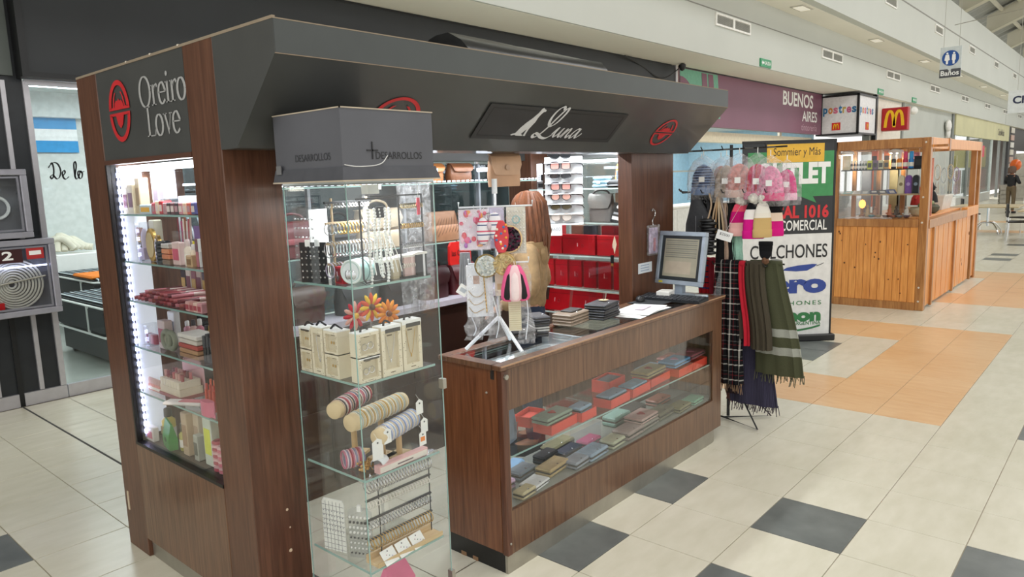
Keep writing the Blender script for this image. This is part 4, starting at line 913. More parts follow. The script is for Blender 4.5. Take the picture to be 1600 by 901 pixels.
for lay in range(3):
    for i in range(14-3*lay):
        yy = 1.73-.011*lay*2-i*.044-lay*.05; n += 1
        tubeitem('red lip gloss tube in the heap on third cosmetics shelf', (-4.325, yy, z+.011+lay*.019), (-4.17, yy-.05-.02*random.random(), z+.011+lay*.019+.003), .0095, gl[n % 7], ('a34a50', 'c9a7a0', '6f2730', 'd7bdb7')[n % 4], 'lip gloss', 'lip gloss tubes heaped on the third cosmetics shelf', 'lip_gloss')
for i in range(4): carton('pink small pack in third shelf front row, %s' % ordl(i, 4), -4.318, 1.10-i*.04, z, .03, .037, .042, ('d9a9a4', 'c58a83', 'e0c2b4', 'cf9499')[i], 'a8434f', group='pink packs at the right of the third cosmetics shelf')
bottle('black spray bottle with orange label on third shelf', -4.2, 1.12, z, .02, .155, '1d1b1b', '2a2626', group=G, cap=.2, neck=.8)
carton('bronze tall carton on third shelf', -4.2, 1.055, z, .045, .06, .175, 'b5693f', 'd98c52', group=G)
carton('rose bronze tall carton at right end of third shelf', -4.2, .985, z, .05, .07, .17, 'b98073', 'c99a8c', group=G)
z = CZ[3]
t = thing('organizer_bin', 'clear organizer bin with pink pots on fourth shelf', 'bin', (SX+.02, 1.70, z), group=G)
bx('bin', CLEARP, -.035, -.055, 0, .035, .055, .10, t)
for q in range(4): m = MB(); m.lathe([(.014, .004), (.016, .01), (.014, .05)], 10, (0, -.038+.026*q, 0)); m.build('pot', mk(('b0455c', 'd9a0b0', 'cfc2cc', '8b4a63')[q], .4), t, True)
carton('white card pack with black spiral on fourth shelf', -4.2, 1.60, z, .03, .07, .16, 'e2e2e2', '3a3a3f', group=G)
carton('clear fronted pack with rose tubes on fourth shelf', SX+.02, 1.535, z, .04, .075, .135, 'ccb7b2', '9c3f4d', group=G)
t = thing('hair_donut', 'pair of grey green coil hair rings on fourth shelf', 'hair rings', (SX, 1.475, z), group=G)
for q in range(2): m = MB(); m.ring((.0, -.05*q, .052), .038, .013, 'x', 20, 8); m.build('coil', mk('8b8f7d', .7, bump=.3), t, True)
carton('yellow frame pack at back of fourth shelf', -4.12, 1.33, z, .02, .09, .10, 'd9b96a', 'e9e4d6', group=G)
carton('white flat carton at back of fourth shelf', -4.12, 1.21, z, .06, .14, .075, 'e6e9e6', None, group=G)
t = thing('palette_stack', 'stack of cream and red eyeshadow palettes on fourth shelf', 'palettes', (SX+.03, 1.195, z), group=G)
for q, c in enumerate(('a57f5e', 'b98f68', 'b8564c', 'd8cfc4', 'e6e0d8')): bx('palette', mk(c, .45), -.05, -.09+.004*(q % 2), q*.022, .05, .09-.006*(q % 2), q*.022+.019, t, bev=.003)
for i in range(3): tubeitem('black mascara tube standing at right of fourth shelf, %s' % ordl(i, 3), (SX, 1.055-.035*i, z+.001), (SX, 1.055-.035*i, z+.115+.012*(i == 1)), .011, '1b1b1d', '3b3b40', 'mascara', G, 'mascara')
for i in range(6): bottle('small rose water bottle at back of fourth shelf, %s' % ordl(i, 6), -4.13, 1.62-.075*i, CZ[3], .018, .10+.012*(i % 3), ('c98a94', 'd9b3a8', 'b56a78', 'e0cfc4', 'a85f6c', 'cfa39a')[i], ('e9e4e0', '3a3436')[i % 2], 'bottle', 'rose bottles at the back of the fourth cosmetics shelf')
for i in range(5): carton('slim boxed mascara at back of third shelf, %s' % ordl(i, 5), -4.12, 1.60-.06*i, CZ[2], .03, .05, .13+.015*(i % 2), ('3a2c30', 'd8c8b8', '8f4a52', 'c9b0a0', '50383c')[i], ('c9a35c', '7a3a44')[i % 2], group='boxed mascaras at the back of the third cosmetics shelf')
for i in range(5): bottle('pastel nail bottle at back of fifth shelf, %s' % ordl(i, 5), -4.13, 1.30-.05*i, CZ[4], .017, .095, ('d99aa4', 'e3c3c0', 'c9788a', 'd9d0c8', 'b85f74')[i], 'e6dfdb', 'bottle', 'pastel bottles at the back of the fifth cosmetics shelf')
z = CZ[4]
t = thing('lipstick_display', 'cream stepped lipstick display tray on fifth shelf', 'display', (SX+.05, 1.50, z), group=G)
bx('tray', mk('9a4c4c', .5), -.06, -.12, 0, .06, .10, .015, t); bx('riser', mk('dccdb4', .5), -.055, -.115, .015, .055, .095, .05, t)
for q in range(7): bx('slot_block', mk('e2d6c0', .5), -.055, -.11+.029*q, .05, .05, -.085+.029*q, .085, t, bev=.002)
for q in range(14):
    m = MB(); m.tube([(-.03+.045*(q % 2), -.10+.0145*q, .085), (-.03+.045*(q % 2), -.10+.0145*q, .118)], .008, 8); m.build('lipstick', mk(('8f2a36', 'b85a5e', 'c9908a', '6b2430', 'd0a59a')[q % 5], .3), t, True)
m = MB(); m.prism([(-.12, .0), (.10, .0), (.10, .14), (.04, .185), (-.06, .19), (-.12, .12)], 'x', .062, .066); m.build('backing_card', mk('d9a7ad', .6), t)
for i in range(7): bottle('salmon mini nail polish on fifth shelf, %s' % ordl(i, 7), SX, 1.745-i*.021, z, .0095, .062, 'd98d80', 'caa39c', 'nail polish', 'salmon nail polishes on the fifth cosmetics shelf', .45, .6, 'nail_polish')
t = thing('nail_buffer', 'white and pink nail buffer lying at front of fifth shelf', 'nail file', (SX-.015, 1.30, z), rz=.5, group=G)
m = MB(); m.box(-.03, -.1, 0, .03, .1, .016, bev=.007); m.build('buffer', mk('e7e0dc', .6), t); m = MB(); m.box(-.02, -.095, .016, .02, .02, .019, bev=.001); m.build('pink_pad', mk('d9828c', .8), t)
t = thing('hair_clip_bundle', 'bundle of red orange hair clips at right of fifth shelf', 'hair clips', (SX, 1.055, z), group=G)
for q in range(11): m = MB(); m.tube([(.01*(q % 3), -.06+q*.011, 0), (.01*(q % 3)+.004, -.06+q*.0115, .10+.02*(q % 3))], .0055, 6); m.build('clip', mk(('d3523a', 'c33a2e', 'e06a4a')[q % 3], .35), t)
t = thing('pink_pouch', 'crinkled pink pouch in front of the red hair clips', 'pouch', (SX-.03, 1.02, z), group=G)
m = MB(); m.loft([[(.012*(1-.3*i)*math.cos(a), .06*(1-.12*i)*math.cos(a+1.57)*1, .03*i+.004*math.sin(3*a)) for a in [R(30*q) for q in range(12)]] for i in range(3)]); m.loft([[(.018*math.cos(a), .05*(1+.1*math.sin(4*a))*math.sin(a), zz) for a in [R(20*q) for q in range(18)]] for zz in (0, .03, .055, .065)]); m.build('pouch', mk('d9738c', .5, bump=.3), t, True)
z = CZ[5]
t = thing('eyelash_poster', 'white card printed with rows of closed eyes, bottom shelf', 'poster', (-4.13, 1.56, z), group=G)
bx('card', mk('d8d8d2', .6), 0, -.17, 0, .004, .17, .235, t)
for q in range(6):
    m = MB(); yc, zc = -.12+.10*(q % 3), .07+.085*(q//3)
    pen(m, [(-.035, .0), (-.015, -.012), (.015, -.012), (.035, .004)], .006, .003, 1.57); pen(m, [(-.038, .02), (0, .032), (.038, .022)], .008, .003, 1.57)
    e = m.build('printed_eye', mk('4a4a4c', .6), t); e.data.transform(frame((-.001, yc, zc), (0, -1, 0), (0, 0, 1)))
text('FOR YOUR EYES', mk('7f7f80', .6), frame((-.001, .15, .205), (0, -1, 0), (0, 0, 1)), .26, .016, t)
bottle('yellow bottle with black cap on bottom shelf', -4.27, 1.615, z, .032, .175, 'd9c04e', '3f3a33', group=G, cap=.24, neck=.5)
bx('heart_label', mk('8d7a4e', .5), -.0335, -.016, .05, -.0325, .016, .09, bpy.data.objects[[o.name for o in bpy.data.objects if o.get('label') == 'yellow bottle with black cap on bottom shelf'][0]])
carton('pink and white striped carton, far left of bottom shelf', -4.31, 1.735, z, .03, .09, .07, 'e6ded8', 'cf6f86', group=G)
t = thing('green_pouch', 'bright green pouch with dark emblem on bottom shelf', 'pouch', (-4.30, 1.535, z), rz=-.2, group=G)
m = MB(); m.loft([[(-.02, -.06, 0), (.02, -.06, 0), (.02, .06, 0), (-.02, .06, 0)], [(-.022, -.06, .05), (.022, -.06, .05), (.022, .06, .05), (-.022, .06, .05)], [(-.004, -.055, .125), (.004, -.055, .125), (.004, .055, .135), (-.004, .055, .135)]]); m.build('pouch', mk('3f9a3f', .4, bump=.1), t)
m = MB(); m.ell((-.0225, 0, .045), (.002, .022, .012), 10); m.build('emblem', mk('1f5a24', .5), t, True)
bottle('olive yellow flat bottle beside the green pouch', -4.27, 1.43, z, .026, .135, 'b3a94c', '4a4638', group=G, cap=.3, neck=.6)
carton('beige tall carton left of pair on bottom shelf', -4.28, 1.345, z, .05, .055, .205, 'c9b193', 'a9876a', group=G)
carton('beige tall carton right of pair on bottom shelf', -4.25, 1.285, z, .05, .05, .20, 'cdbca4', 'b59c86', group=G)
carton('slim grey carton beside the beige cartons', -4.29, 1.225, z, .035, .04, .12, 'b8b8ac', '6b6a60', group=G)
carton('dark slim carton beside the grey one, bottom shelf', -4.26, 1.185, z, .035, .03, .125, '4b453d', None, group=G)
carton('tall pale plastic wrapped pack on bottom shelf', -4.28, 1.105, z, .04, .075, .24, 'd5dccf', 'dfe44f', group=G)
for i, (yy, zz, c, n_, lab) in enumerate(((1.005, z, 'b8505f', 9, 'stack of red and pink coil hair ties on bottom shelf'), (.957, z, 'd9808f', 8, 'shorter pink coil hair tie stack by the column'))):
    t = thing('hair_tie_stack', lab, 'hair ties', (SX-.005, yy, zz), group=G)
    for q in range(n_): m = MB(); m.ring((0, 0, .008+.0155*q), .021, .0078, 'z', 16, 6); m.build('hair_tie', mk((c, 'e3b7b9')[q % 2], .4), t, True)
t = thing('yellow_hair_tie_stack', 'yellow coil hair ties above the red and pink stack', 'hair ties', (SX+.05, 1.02, z), group=G)
for q in range(13): m = MB(); m.ring((0, 0, .008+.0155*q), .024, .0078, 'z', 16, 6); m.build('hair_tie', mk(('d9b23a', '6a6a6e', 'e3c65a')[q % 3], .4), t, True)
t = thing('toy_ring_pack', 'pack of green and pink beads above the hair tie stacks', 'beads', (-4.24, .985, z), group=G)
bx('backing_card', mk('dfe3df', .5), .02, -.05, 0, .024, .05, .26, t)
for q in range(10): m = MB(); m.ell((.012, -.035+.018*(q % 5), .20+.022*(q//5)), .009, 8); m.build('bead', mk(('5db35a', 'd94a6a', '3a8fd0', 'e9d14a', '6cc7b7')[q % 5], .3), t, True)

for o in list(bpy.data.objects):      # set the cosmetics close behind the window pane
    if o.parent is None and o.get('category') and not o.get('kind') and -4.34 < o.location.x < -4.05 and .9 < o.location.y < 1.8 and o.location.z > .6:
        o.location.y = 1.755-(1.735-o.location.y)*.906
# ================================================================== GLASS CASE GOODS
J = 'jewellery in the glass case'
z = GZ[0]
# black display frames with earring bars
def hoop(m, c, r, w, axis='x', n=12): m.ring(c, r, w, axis, n, 5)
t = thing('earring_bar_stand', 'black metal frame with four bars of earrings, right of case', 'display stand', (-3.94, .22, z), group=J)
for a in ((0, 0, 0, .31), (.115, 0, 0, .31)):
    m = MB(); m.tube([(a[0], 0, .0), (a[0], 0, a[3])], .0035, 6); m.build('post', BLK, t)
m = MB(); m.tube([(-.13, 0, .312), (.118, 0, .312)], .003, 6); m.build('top_bar', BLK, t)
m = MB(); m.box(-.01, -.02, 0, .125, .04, .006); m.build('foot', BLK, t)
for q in range(4):
    zz = .275-.075*q; b = bx('bar', BLK, 0, -.006, zz, .115, .006, zz+.006, t)
    m = MB()
    for e in range(11): hoop(m, (.006+.0102*e, -.006, zz-.004), .0075, .0026, 'x', 8)
    o = m.build('earrings', (SILV, GOLD, SILV, mk('dfd9cc', .3))[q] if q != 0 else mk('cdbb8f', .25, metal=.8), b); o['kind'] = 'stuff'
t = thing('necklace_frame', 'large black wire frame hung with white bead necklaces', 'display stand', (-4.10, .205, z), group=J)
m = MB(); m.tube([(-.03, 0, .30), (-.03, 0, .02), (-.02, 0, .006), (.09, 0, .006)], .004, 6); m.build('frame', BLK, t)
m = MB(); m.tube([(-.045, 0, .305), (.14, 0, .305)], .0035, 6); m.build('top_rail', BLK, t)
bx('hook_clip', BLKM, .04, -.004, .235, .075, .004, .275, t)
for q in range(5):
    xx = .005+.024*q; L = (.29, .20, .26, .28, .24)[q]
    m = MB()
    n = int(L/.0115)
    for e in range(n): m.ell((xx+.003*math.sin(e*.7), -.006*(q % 2), .265-e*.0115), .0062, 7, k=5)
    m.build('bead_strand', mk('f1f1ee', .25, coat=.4), t, True)
m = MB()
for q in range(7): m.tube(smoothpath([(.03+.01*q, -.004, .18), (.01+.018*q, -.014, .10), (.02+.02*q, -.01, .03)], 5), .0022, 5)
m.build('thin_chains', WHITE, t)
t = thing('hoop_rack', 'wooden rack with rows of large silver and gold hoop earrings', 'display stand', (-4.12, .36, z), group=J)
for a in (-.02, .14): m = MB(); m.tube([(a, 0, 0), (a, 0, .31)], .005, 6); m.build('post', mk('b09a7c', .6), t)
for q in range(4):
    zz = .29-.075*q; b = bx('bar', mk('b09a7c', .6) if q else BLK, -.05, -.005, zz, .16, .005, zz+.008, t)
    for e in range(14):
        m = MB(); hoop(m, (-.045+.0145*e, -.004, zz-.018 if q else zz-.008), (.007, .02, .029, .027)[q], .0022, 'x', 16)
        m.build('hoop', GOLD if (q == 1 and 3 < e < 11) else (mk('cfc4dc', .3, metal=.5) if q == 3 and e % 3 == 0 else SILV), b)
t = thing('earring_card', 'black card with rows of small earrings at case left', 'earring card', (-4.185, .43, z), rz=.45, group=J)
bx('card', BLKM, 0, -.055, 0, .004, .055, .15, t); m = MB()
for r in range(5):
    for e in range(6): m.ell((-.003, -.045+.018*e, .02+.024*r), .0048, 6, k=4)
m.build('studs', SILV, t); bx('tag', PAPER, -.002, -.03, .135, 0, -.01, .16, t); bx('tag', PAPER, -.002, .01, .135, 0, .03, .16, t)
t = thing('clear_earring_card', 'clear sheet of silver earrings high at case left', 'earring card', (-4.19, .50, z+.0), group=J)
bx('sheet', CLEARP, 0, -.11, 0, .002, .04, .28, t); m = MB()
for r in range(5):
    for e in range(6): m.ell((-.003, -.09+.022*e, .10+.034*r), .0045, 6, k=4)
m.build('studs', SILV, t)
t = thing('pendant_box', 'small red box holding a heart pendant', 'gift box', (-4.165, .315, z), rz=-.15, group=J)
bx('box', mk('b01c2e', .5), .006, -.028, 0, .035, .028, .062, t); bx('inner_card', mk('7a0f1c', .6), .003, -.022, .006, .006, .022, .056, t)
m = MB(); m.prism([(0, -.012), (.012, .002), (.006, .010), (0, .005), (-.006, .010), (-.012, .002)], 'x', 0, .003); e = m.build('heart', SILV, t); e.location = (0, 0, .022)
m = MB(); m.tube([(.001, 0, .026), (.001, .003, .046)], .001, 4); m.build('chain', SILV, t)
t = thing('mint_round_case', 'mint green round jewellery case lying open', 'jewellery case', (-4.10, .27, z+.046), rz=.35, group=J)
m = MB(); m.lathe([(.03, -.055), (.044, -.05), (.045, .04), (.04, .05)], 24, (0, 0, 0), 'x'); m.build('case', mk('a8cfcb', .45), t, True)
m = MB(); m.ring((-.052, 0, 0), .040, .005, 'x', 24, 6); m.build('rim', mk('dfe9e6', .4), t, True); m = MB(); m.lathe([(.034, -.0565), (.034, -.0555)], 20, (0, 0, 0), 'x'); m.build('lining', mk('dfe6e8', .7), t, True)
for q in range(3): m = MB(); m.ell((-.058, -.012+.012*q, -.01), (.004, .012, .018), 8); m.build('jewel', SILV, t, True)
m = MB(); m.ring((.0, 0, 0), .0455, .0015, 'x', 24, 5); m.build('zip', mk('4d6b69', .5), t)
for i, (xx, w, c, lab) in enumerate(((-4.005, .045, '2a2522', 'polka dot gift box at right of top case shelf'), (-3.955, .05, 'b9ab8d', 'olive striped gift box at right of top case shelf'), (-3.905, .055, 'c9a9a2', 'pink striped gift box at right of top case shelf'), (-3.855, .05, '161618', 'black gift box with white edge, far right of case'))):
    t = thing('small_gift_box', lab, 'gift box', (xx, .235-.012*i, z), group=J); h_ = .066+.006*i
    bx('body', mk(c, .6), -w/2, 0, 0, w/2, .05, h_, t); bx('lid', mk('e6e2db', .6), -w/2-.002, -.002, h_, w/2+.002, .052, h_+.008, t)
    if i == 0:
        for q in range(6): m = MB(); m.lathe([(.006, -.002), (.006, 0)], 8, (-.012+.024*(q % 2), 0, .014+.019*(q//2)), 'y'); m.build('dot', mk('ece8df', .6), t)
    else: bx('stripe', mk(('8a7a58', 'e2c6c0', 'd9d9dc')[i-1], .6), w*.1, -.001, 0, w*.3, 0, h_, t)
bx('hang_tag', mk('cf2f4a', .5), -3.865, .20, z+.235, -3.85, .202, z+.30); tag(bpy.data.objects['hang_tag'], 'red hanging tag at top right of the case', 'tag')
MB().tube([(-3.8575, .201, z+.298), (-3.8575, .201, z+.355)], .001, 4).build('thread', WHITE, bpy.data.objects['hang_tag'])
tag(bx('white_price_sheet', PAPER, -4.175, .455, z, -4.095, .458, z+.27), 'white tilted paper sheet behind hoops in top case shelf', 'paper')
# second compartment: speckled gift boxes
z = GZ[1]
CREAMC = mk('e6dcc4', .6, var=.03); SPK = mk('6b5a3f', .6)
def gift(label, x, y, zz, w, h, d, face, win, jew, tagd=False):
    t = thing('jewellery_gift_box', label, 'gift box', (x, y, zz), rz=0 if face == '-y' else -math.pi/2, group='cream speckled jewellery boxes in the glass case')
    b = .011
    bx('body', CREAMC, -w/2, .014, 0, w/2, d, h, t); bx('window_card', mk('cfc4aa', .7), -w/2+b, .012, h*.13, w/2-b, .014, h*.88, t)
    for r in ((-w/2, 0, w/2, h*.13), (-w/2, h*.88, w/2, h), (-w/2, h*.13, -w/2+b*win, h*.88), (w/2-b*win, h*.13, w/2, h*.88)): bx('front_frame', CREAMC, r[0], 0, r[1], r[2], .014, r[3], t)
    m = MB(); rnd = random.Random(label)
    for q in range(26):
        u, v = rnd.uniform(-w/2+.002, w/2-.002), rnd.uniform(.002, h-.002)
        if -w/2+b*win < u < w/2-b*win and h*.13 < v < h*.88: u = math.copysign(w/2-b*win*rnd.uniform(.15, .9), u)
        s = rnd.uniform(.0009, .0022); m.add([(u-s, -.0005, v), (u, -.0005, v-s), (u+s, -.0005, v), (u, -.0005, v+s)], [(0, 1, 2, 3)])
    m.build('speckles', SPK, t)
    m = MB(); zt = h*.82
    if jew == 'n': m.tube(smoothpath([(-w*.22, .009, zt), (-.008, .009, h*.4), (0, .009, h*.32), (.008, .009, h*.4), (w*.25, .009, zt)], 5), .0009, 5); m.ell((0, .009, h*.29), (.003, .002, .008), 6); m.build('necklace', SILV if 'silver' in label else GOLD, t)
    elif jew == 'h': hoop(m, (-.012, .009, h*.42), .012, .0014, 'y', 14); hoop(m, (.014, .009, h*.45), .012, .0014, 'y', 14); m.build('hoops', SILV, t)
    else: m.ell((-.008, .009, h*.5), (.004, .002, .006), 6); m.ell((.008, .009, h*.5), (.004, .002, .006), 6); m.build('studs', GOLD, t)
    m = MB(); pen(m, [(-.01, h*.93), (-.004, h*.95), (.002, h*.93), (.01, h*.95)], .002, .001); 
    bx('maker_line', SPK, -.012, -.0006, h*.06, .012, 0, h*.075, t); bx('title_line', SPK, -.012, .0115, h*.80, .012, .012, h*.825, t)
    if tagd: bx('price_tag', mk('4a4742', .6), -w*.3, -.0015, h*.88, w*.45, -.0005, h*.96, t); bx('price_label', PAPER, -w*.5, -.0012, h*.94, w*.5, 0, h*1.0, t)
    bx('white_lid', PAPER, -w/2, 0, h, w/2, d, h+.004, t)
    m = MB(); m.tube(smoothpath([(-w*.25, d*.3, h+.004), (-.01, d*.5, h+.02), (w*.1, d*.55, h+.014), (w*.25, d*.7, h+.005)], 4), .004, 4); m.build('ribbon', BLKM, t)
xl = GX0+.016
gift('cream earring box, upper left of stack on case left side', xl, .515, z+.085, .075, .085, .05, '-x', 1, 's', True)
gift('cream earring box, lower left of stack on case left side', xl, .515, z, .075, .085, .05, '-x', 1, 's')
gift('tall cream box with silver necklace on case left side', xl, .435, z, .075, .18, .05, '-x', 1.3, 'n')
gift('cream earring box, upper one beside the case front corner', xl-.001, .345, z+.088, .085, .088, .06, '-x', 1, 's')
gift('cream earring box, lower one beside the case front corner', xl-.001, .345, z, .085, .088, .06, '-x', 1, 's')
yl = GY0+.016
gift('cream hoop earring box, upper one at case front', -4.14, yl, z+.09, .095, .09, .05, '-y', 1, 'h')
gift('cream hoop earring box, lower one with dark price tag', -4.14, yl, z, .095, .09, .05, '-y', 1, 'h', True)
gift('tall cream box with silver cross necklace at case front', -4.035, yl, z, .095, .185, .05, '-y', 1.4, 'n', True)
gift('tall cream box with gold necklace at case front right', -3.935, yl, z, .095, .19, .05, '-y', 1.4, 'n', True)
for i in range(3):
    t = thing('flower_hair_clip', 'large %s flower hair clip behind the cream boxes' % ('pink and red', 'yellow', 'orange')[i], 'hair clip', (-4.02+.05*i, .42-.04*i, z+.20+.03*(i == 1)), group=J)
    for q in range(12):
        a = q*math.pi/6; m = MB(); m.ell((.035*math.cos(a), 0, .035*math.sin(a)), (.024, .006, .009), 8); e = m.build('petal', mk((('c93a4a', 'e6b3a6'), ('e9c23a', 'd9573a'), ('e08f2a', 'd97a1f'))[i][q % 2], .7), t, True)
        e.data.transform(Matrix.Translation((.035*math.cos(a), 0, .035*math.sin(a))) @ Matrix.Rotation(-a, 4, 'Y') @ Matrix.Translation((-.035*math.cos(a), 0, -.035*math.sin(a))))
    m = MB(); m.ell((0, -.006, 0), .012, 10); m.build('centre', mk(('d9b04a', '5a3a22', '6a3a1a')[i], .7), t, True)
    m = MB(); m.tube([(0, .008, -.03), (0, .01, -.20-.03*(i == 1))], .004, 6); m.build('stand_stem', CLEARP, t)
t = thing('mint_hair_brush', 'flat mint green hair brush on the back of case shelf', 'brush', (-3.9, .46, z+.0), rz=.3, group=J)
m = MB(); m.box(-.09, -.022, .0, .09, .022, .014, bev=.007); m.build('handle', mk('b9d3c4', .4), t); m = MB(); m.box(-.02, -.018, .014, .08, .018, .018, bev=.002); m.build('pad', mk('e3ece4', .5), t)
# third compartment: bracelet rolls
z = GZ[2]
ROLL = mk('dcc59c', .6)
def roll(label, x, y, zz, L, r, ang, cs, stand=True):
    t = thing('bracelet_roll', label, 'bracelet display', (x, y, z), rz=ang, group='padded bracelet rolls in the glass case')
    m = MB(); m.lathe([(r*.9, 0), (r, .003), (r, L-.003), (r*.9, L)], 20, (0, 0, zz), 'x'); m.build('padded_roll', ROLL, t, True)
    n = int(L/.0085)
    for q in range(n):
        if q < 3: continue
        m = MB(); m.ring((.004+q*.0083, 0, zz), r+.0015, .0026+.001*((q*7) % 3), 'x', 18, 5); m.build('bracelet', mk(cs[q % len(cs)], .4, metal=.3 if q % 3 == 0 else 0), t, True)
    if stand:
        m = MB(); m.tube([(L*.55, 0, 0), (L*.55, 0, zz-r*.8)], .012, 10); m.build('post', mk('c9a877', .6), t); bx('foot', mk('cbb083', .6), L*.55-.05, -.04, 0, L*.55+.05, .04, .012, t)
    return t
roll('back bracelet roll with pink and grey braided bracelets', -4.185, .37, .225, .25, .033, .42, ('b0404a', 'd8c3c8', '6b6f8a', 'cdb3a0', '3c3a44', 'e3d6d0', 'b56a80'))
roll('middle bracelet roll with gold and silver charm bracelets', -4.185, .275, .195, .32, .033, .20, ('cdb98e', 'd9d2c4', 'c9a35c', 'e4dcc8', 'b8c0bc'))
roll('front bracelet roll with pastel bracelets and white tags', -4.10, .225, .125, .26, .033, .30, ('d8d5e4', 'e3dccf', '9fb0d0', 'e9e4de', 'c9b9a4', '7f93c0'))
t = thing('braid_bracelet_bunch', 'bunch of pink and lilac cord bracelets on case shelf', 'bracelets', (-4.175, .34, z+.036), rz=-.3, group=J)
for q in range(13): m = MB(); m.ring((.006*q, 0, 0), .033+.002*(q % 2), .003, 'x', 18, 5); m.build('bracelet', mk(('c9708a', 'd9c3cf', '8f93b0', 'e0b3b9', 'b03a4a')[q % 5], .7), t, True)
t = thing('gold_chain_heap', 'small heap of gold chain beads beside cord bracelets', 'beads', (-4.13, .265, z), group=J); m = MB()
for q in range(60): m.ell((random.uniform(-.03, .04), random.uniform(-.025, .03), .006+.02*random.random()), .0055, 6, k=4)
o = m.build('beads', mk('cfa563', .35, metal=.5), t, True); o['kind'] = 'stuff'
t = thing('white_scrunchie', 'white curled satin ring display beside the pink carton', 'ring display', (-4.095, .225, z+.028), rz=.5, group=J)
m = MB(); m.loft([[(h_, r_*math.cos(a), r_*.85*math.sin(a)) for a in [R(20*q) for q in range(18)]] for h_, r_ in ((-.03, .024), (-.02, .029), (.02, .028), (.03, .026), (.028, .018), (-.02, .016))], cap=False); m.build('roll', mk('e6e9ea', .4), t, True)
for i, (x, y, zz) in enumerate(((-4.115, .205, .10), (-4.07, .20, .13), (-3.905, .20, .20), (-3.885, .20, .12), (-3.905, .19, .075))):
    t = thing('bracelet_tag', ('white leaflet card hanging left of the bracelet rolls', 'small white card clipped under middle bracelet roll', 'white shield tag on the middle bracelet roll end', 'white shield tag on the front bracelet roll end', 'cream tag with orange sticker below front roll')[i], 'tag', (x, y, z+zz), group=J)
    w_ = .05 if i == 0 else .035
    m = MB(); m.prism([(-w_/2, -.05 if i == 0 else -.03), (w_/2, -.05 if i == 0 else -.028), (w_/2, .02), (0, .032), (-w_/2, .02)], 'y', 0, .0015); m.build('card', PAPER, t); m = MB(); m.lathe([(.004, -.001), (.004, 0)], 8, (0, 0, .015), 'y'); m.build('hole', mk('5b5b5b', .6), t)
    if i == 4: bx('sticker', mk('ef8a3a', .6), -.012, -.001, -.012, .01, 0, .006, t)
    MB().tube([(0, .001, .03), (.004, .025, .045)], .0007, 4).build('thread', WHITE, t)
t = thing('pink_watch_carton', 'long slim pink carton along the case shelf front', 'carton', (-4.13, .185, z), rz=.03, group=J)
bx('body', mk('e0b3b2', .5), 0, 0, 0, .25, .03, .03, t, bev=.001); bx('front_print', mk('e8dfd6', .5), .005, -.001, .003, .245, 0, .024, t); bx('logo_line', mk('7b6a6a', .5), .09, -.0016, .01, .17, -.001, .015, t)
# fourth compartment
z = GZ[3]
t = thing('grid_earring_board', 'white gridded earring board leaning in lower case', 'earring board', (-4.18, .43, z), rz=.25, group=J)
m = MB(); m.prism([(-.055, 0), (.055, 0), (.055, .20), (.045, .215), (-.045, .215), (-.055, .20)], 'x', 0, .004); m.build('board', mk('e9e9e4', .5), t)
for q in range(10): bx('grid_line', mk('7f8084', .6), -.001, -.055, .008+.02*q, 0, .055, .0092+.02*q, t)
for q in range(5): bx('grid_line', mk('7f8084', .6), -.001, -.036+.018*q, .0, 0, -.0348+.018*q, .205, t)
m = MB()
for r in range(5):
    for e in range(8): m.ell((-.002, -.048+.0135*e, .085+.02*r), .0022, 5, k=4)
m.build('studs', mk('9aa0a8', .3, metal=.8), t)
t = thing('clear_earring_board', 'clear acrylic board with pearl and black earrings', 'earring board', (-4.15, .30, z), rz=.45, group=J)
m = MB(); m.prism([(-.05, 0), (.05, 0), (.05, .19), (.03, .205), (-.03, .205), (-.05, .19)], 'x', 0, .004); m.build('board', CLEARP, t)
m = MB()
for r in range(8):
    for e in range(6): m.ell((-.004, -.04+.016*e, .02+.021*r), .0055 if r > 3 else .004, 7, r % 3 == 0 and 1 or 0, k=5)
m.build('studs', [mk('f0efea', .2), mk('2d2d30', .3)], t, True); bx('white_clip', PAPER, -.004, -.008, .19, .006, .008, .215, t)
t = thing('hoop_rail_stand', 'black rail stand with rows of hoops in lower case', 'display stand', (-4.10, .24, z), group=J)
for a in (.0, .26): m = MB(); m.tube([(a, 0, 0), (a, 0, .335)], .0025, 6); m.build('post', BLK, t)
m = MB(); m.box(-.02, -.02, 0, .28, .03, .004); m.build('foot', CLEARP, t)
for q in range(4):
    zz = .325-.078*q; b = bx('bar', mk('3a3733', .5), -.06, -.005, zz, .265, .005, zz+.006, t)
    for e in range(22):
        m = MB(); hoop(m, (-.05+.0142*e, -.004, zz-.016), (.028, .011, .018, .022)[q], .0022, 'x', 14); m.build('hoop', (SILV, mk('e6e0d6', .25), SILV, GOLD)[q], b)
for i in range(3):
    t = thing('earring_sheet_card', 'white printed earring card on wooden tray, %s' % ordl(i, 3), 'card', (-4.10+.075*i, .195+.004*i, z+.022), rot=(.9, 0, .12), group='white cards on the wooden tray')
    m = MB(); m.box(-.035, -.03, 0, .035, .03, .002, bev=.0009); m.build('card', PAPER, t); m = MB(); m.lathe([(.003, .002), (.003, .0026)], 8, (0, .02, 0)); m.build('hole', mk('5b5b66', .6), t)
    for q in range(5): m = MB(); m.ell((-.024+.012*q, -.01+.006*((q*3) % 4), .0025), .0025, 6, k=4); m.build('stud', mk(('9fb3d0', 'cfa9b5', '8fa8a0', 'b9b3d9', 'd9c39a')[q], .3), t)
t = thing('wooden_tray', 'pale wooden tray along the lower case shelf', 'tray', (-4.16, .19, z), rz=.0, group=J)
PW = mk_wood('pale_tray', 'c9a878', 'dfc49a', .5, 5, (.8, 14, 14)); bx('base', PW, 0, -.0, 0, .33, .06, .01, t); bx('back_lip', PW, 0, .06, 0, .33, .07, .032, t); bx('front_lip', PW, 0, -.006, 0, .33, 0, .018, t)
z = .09
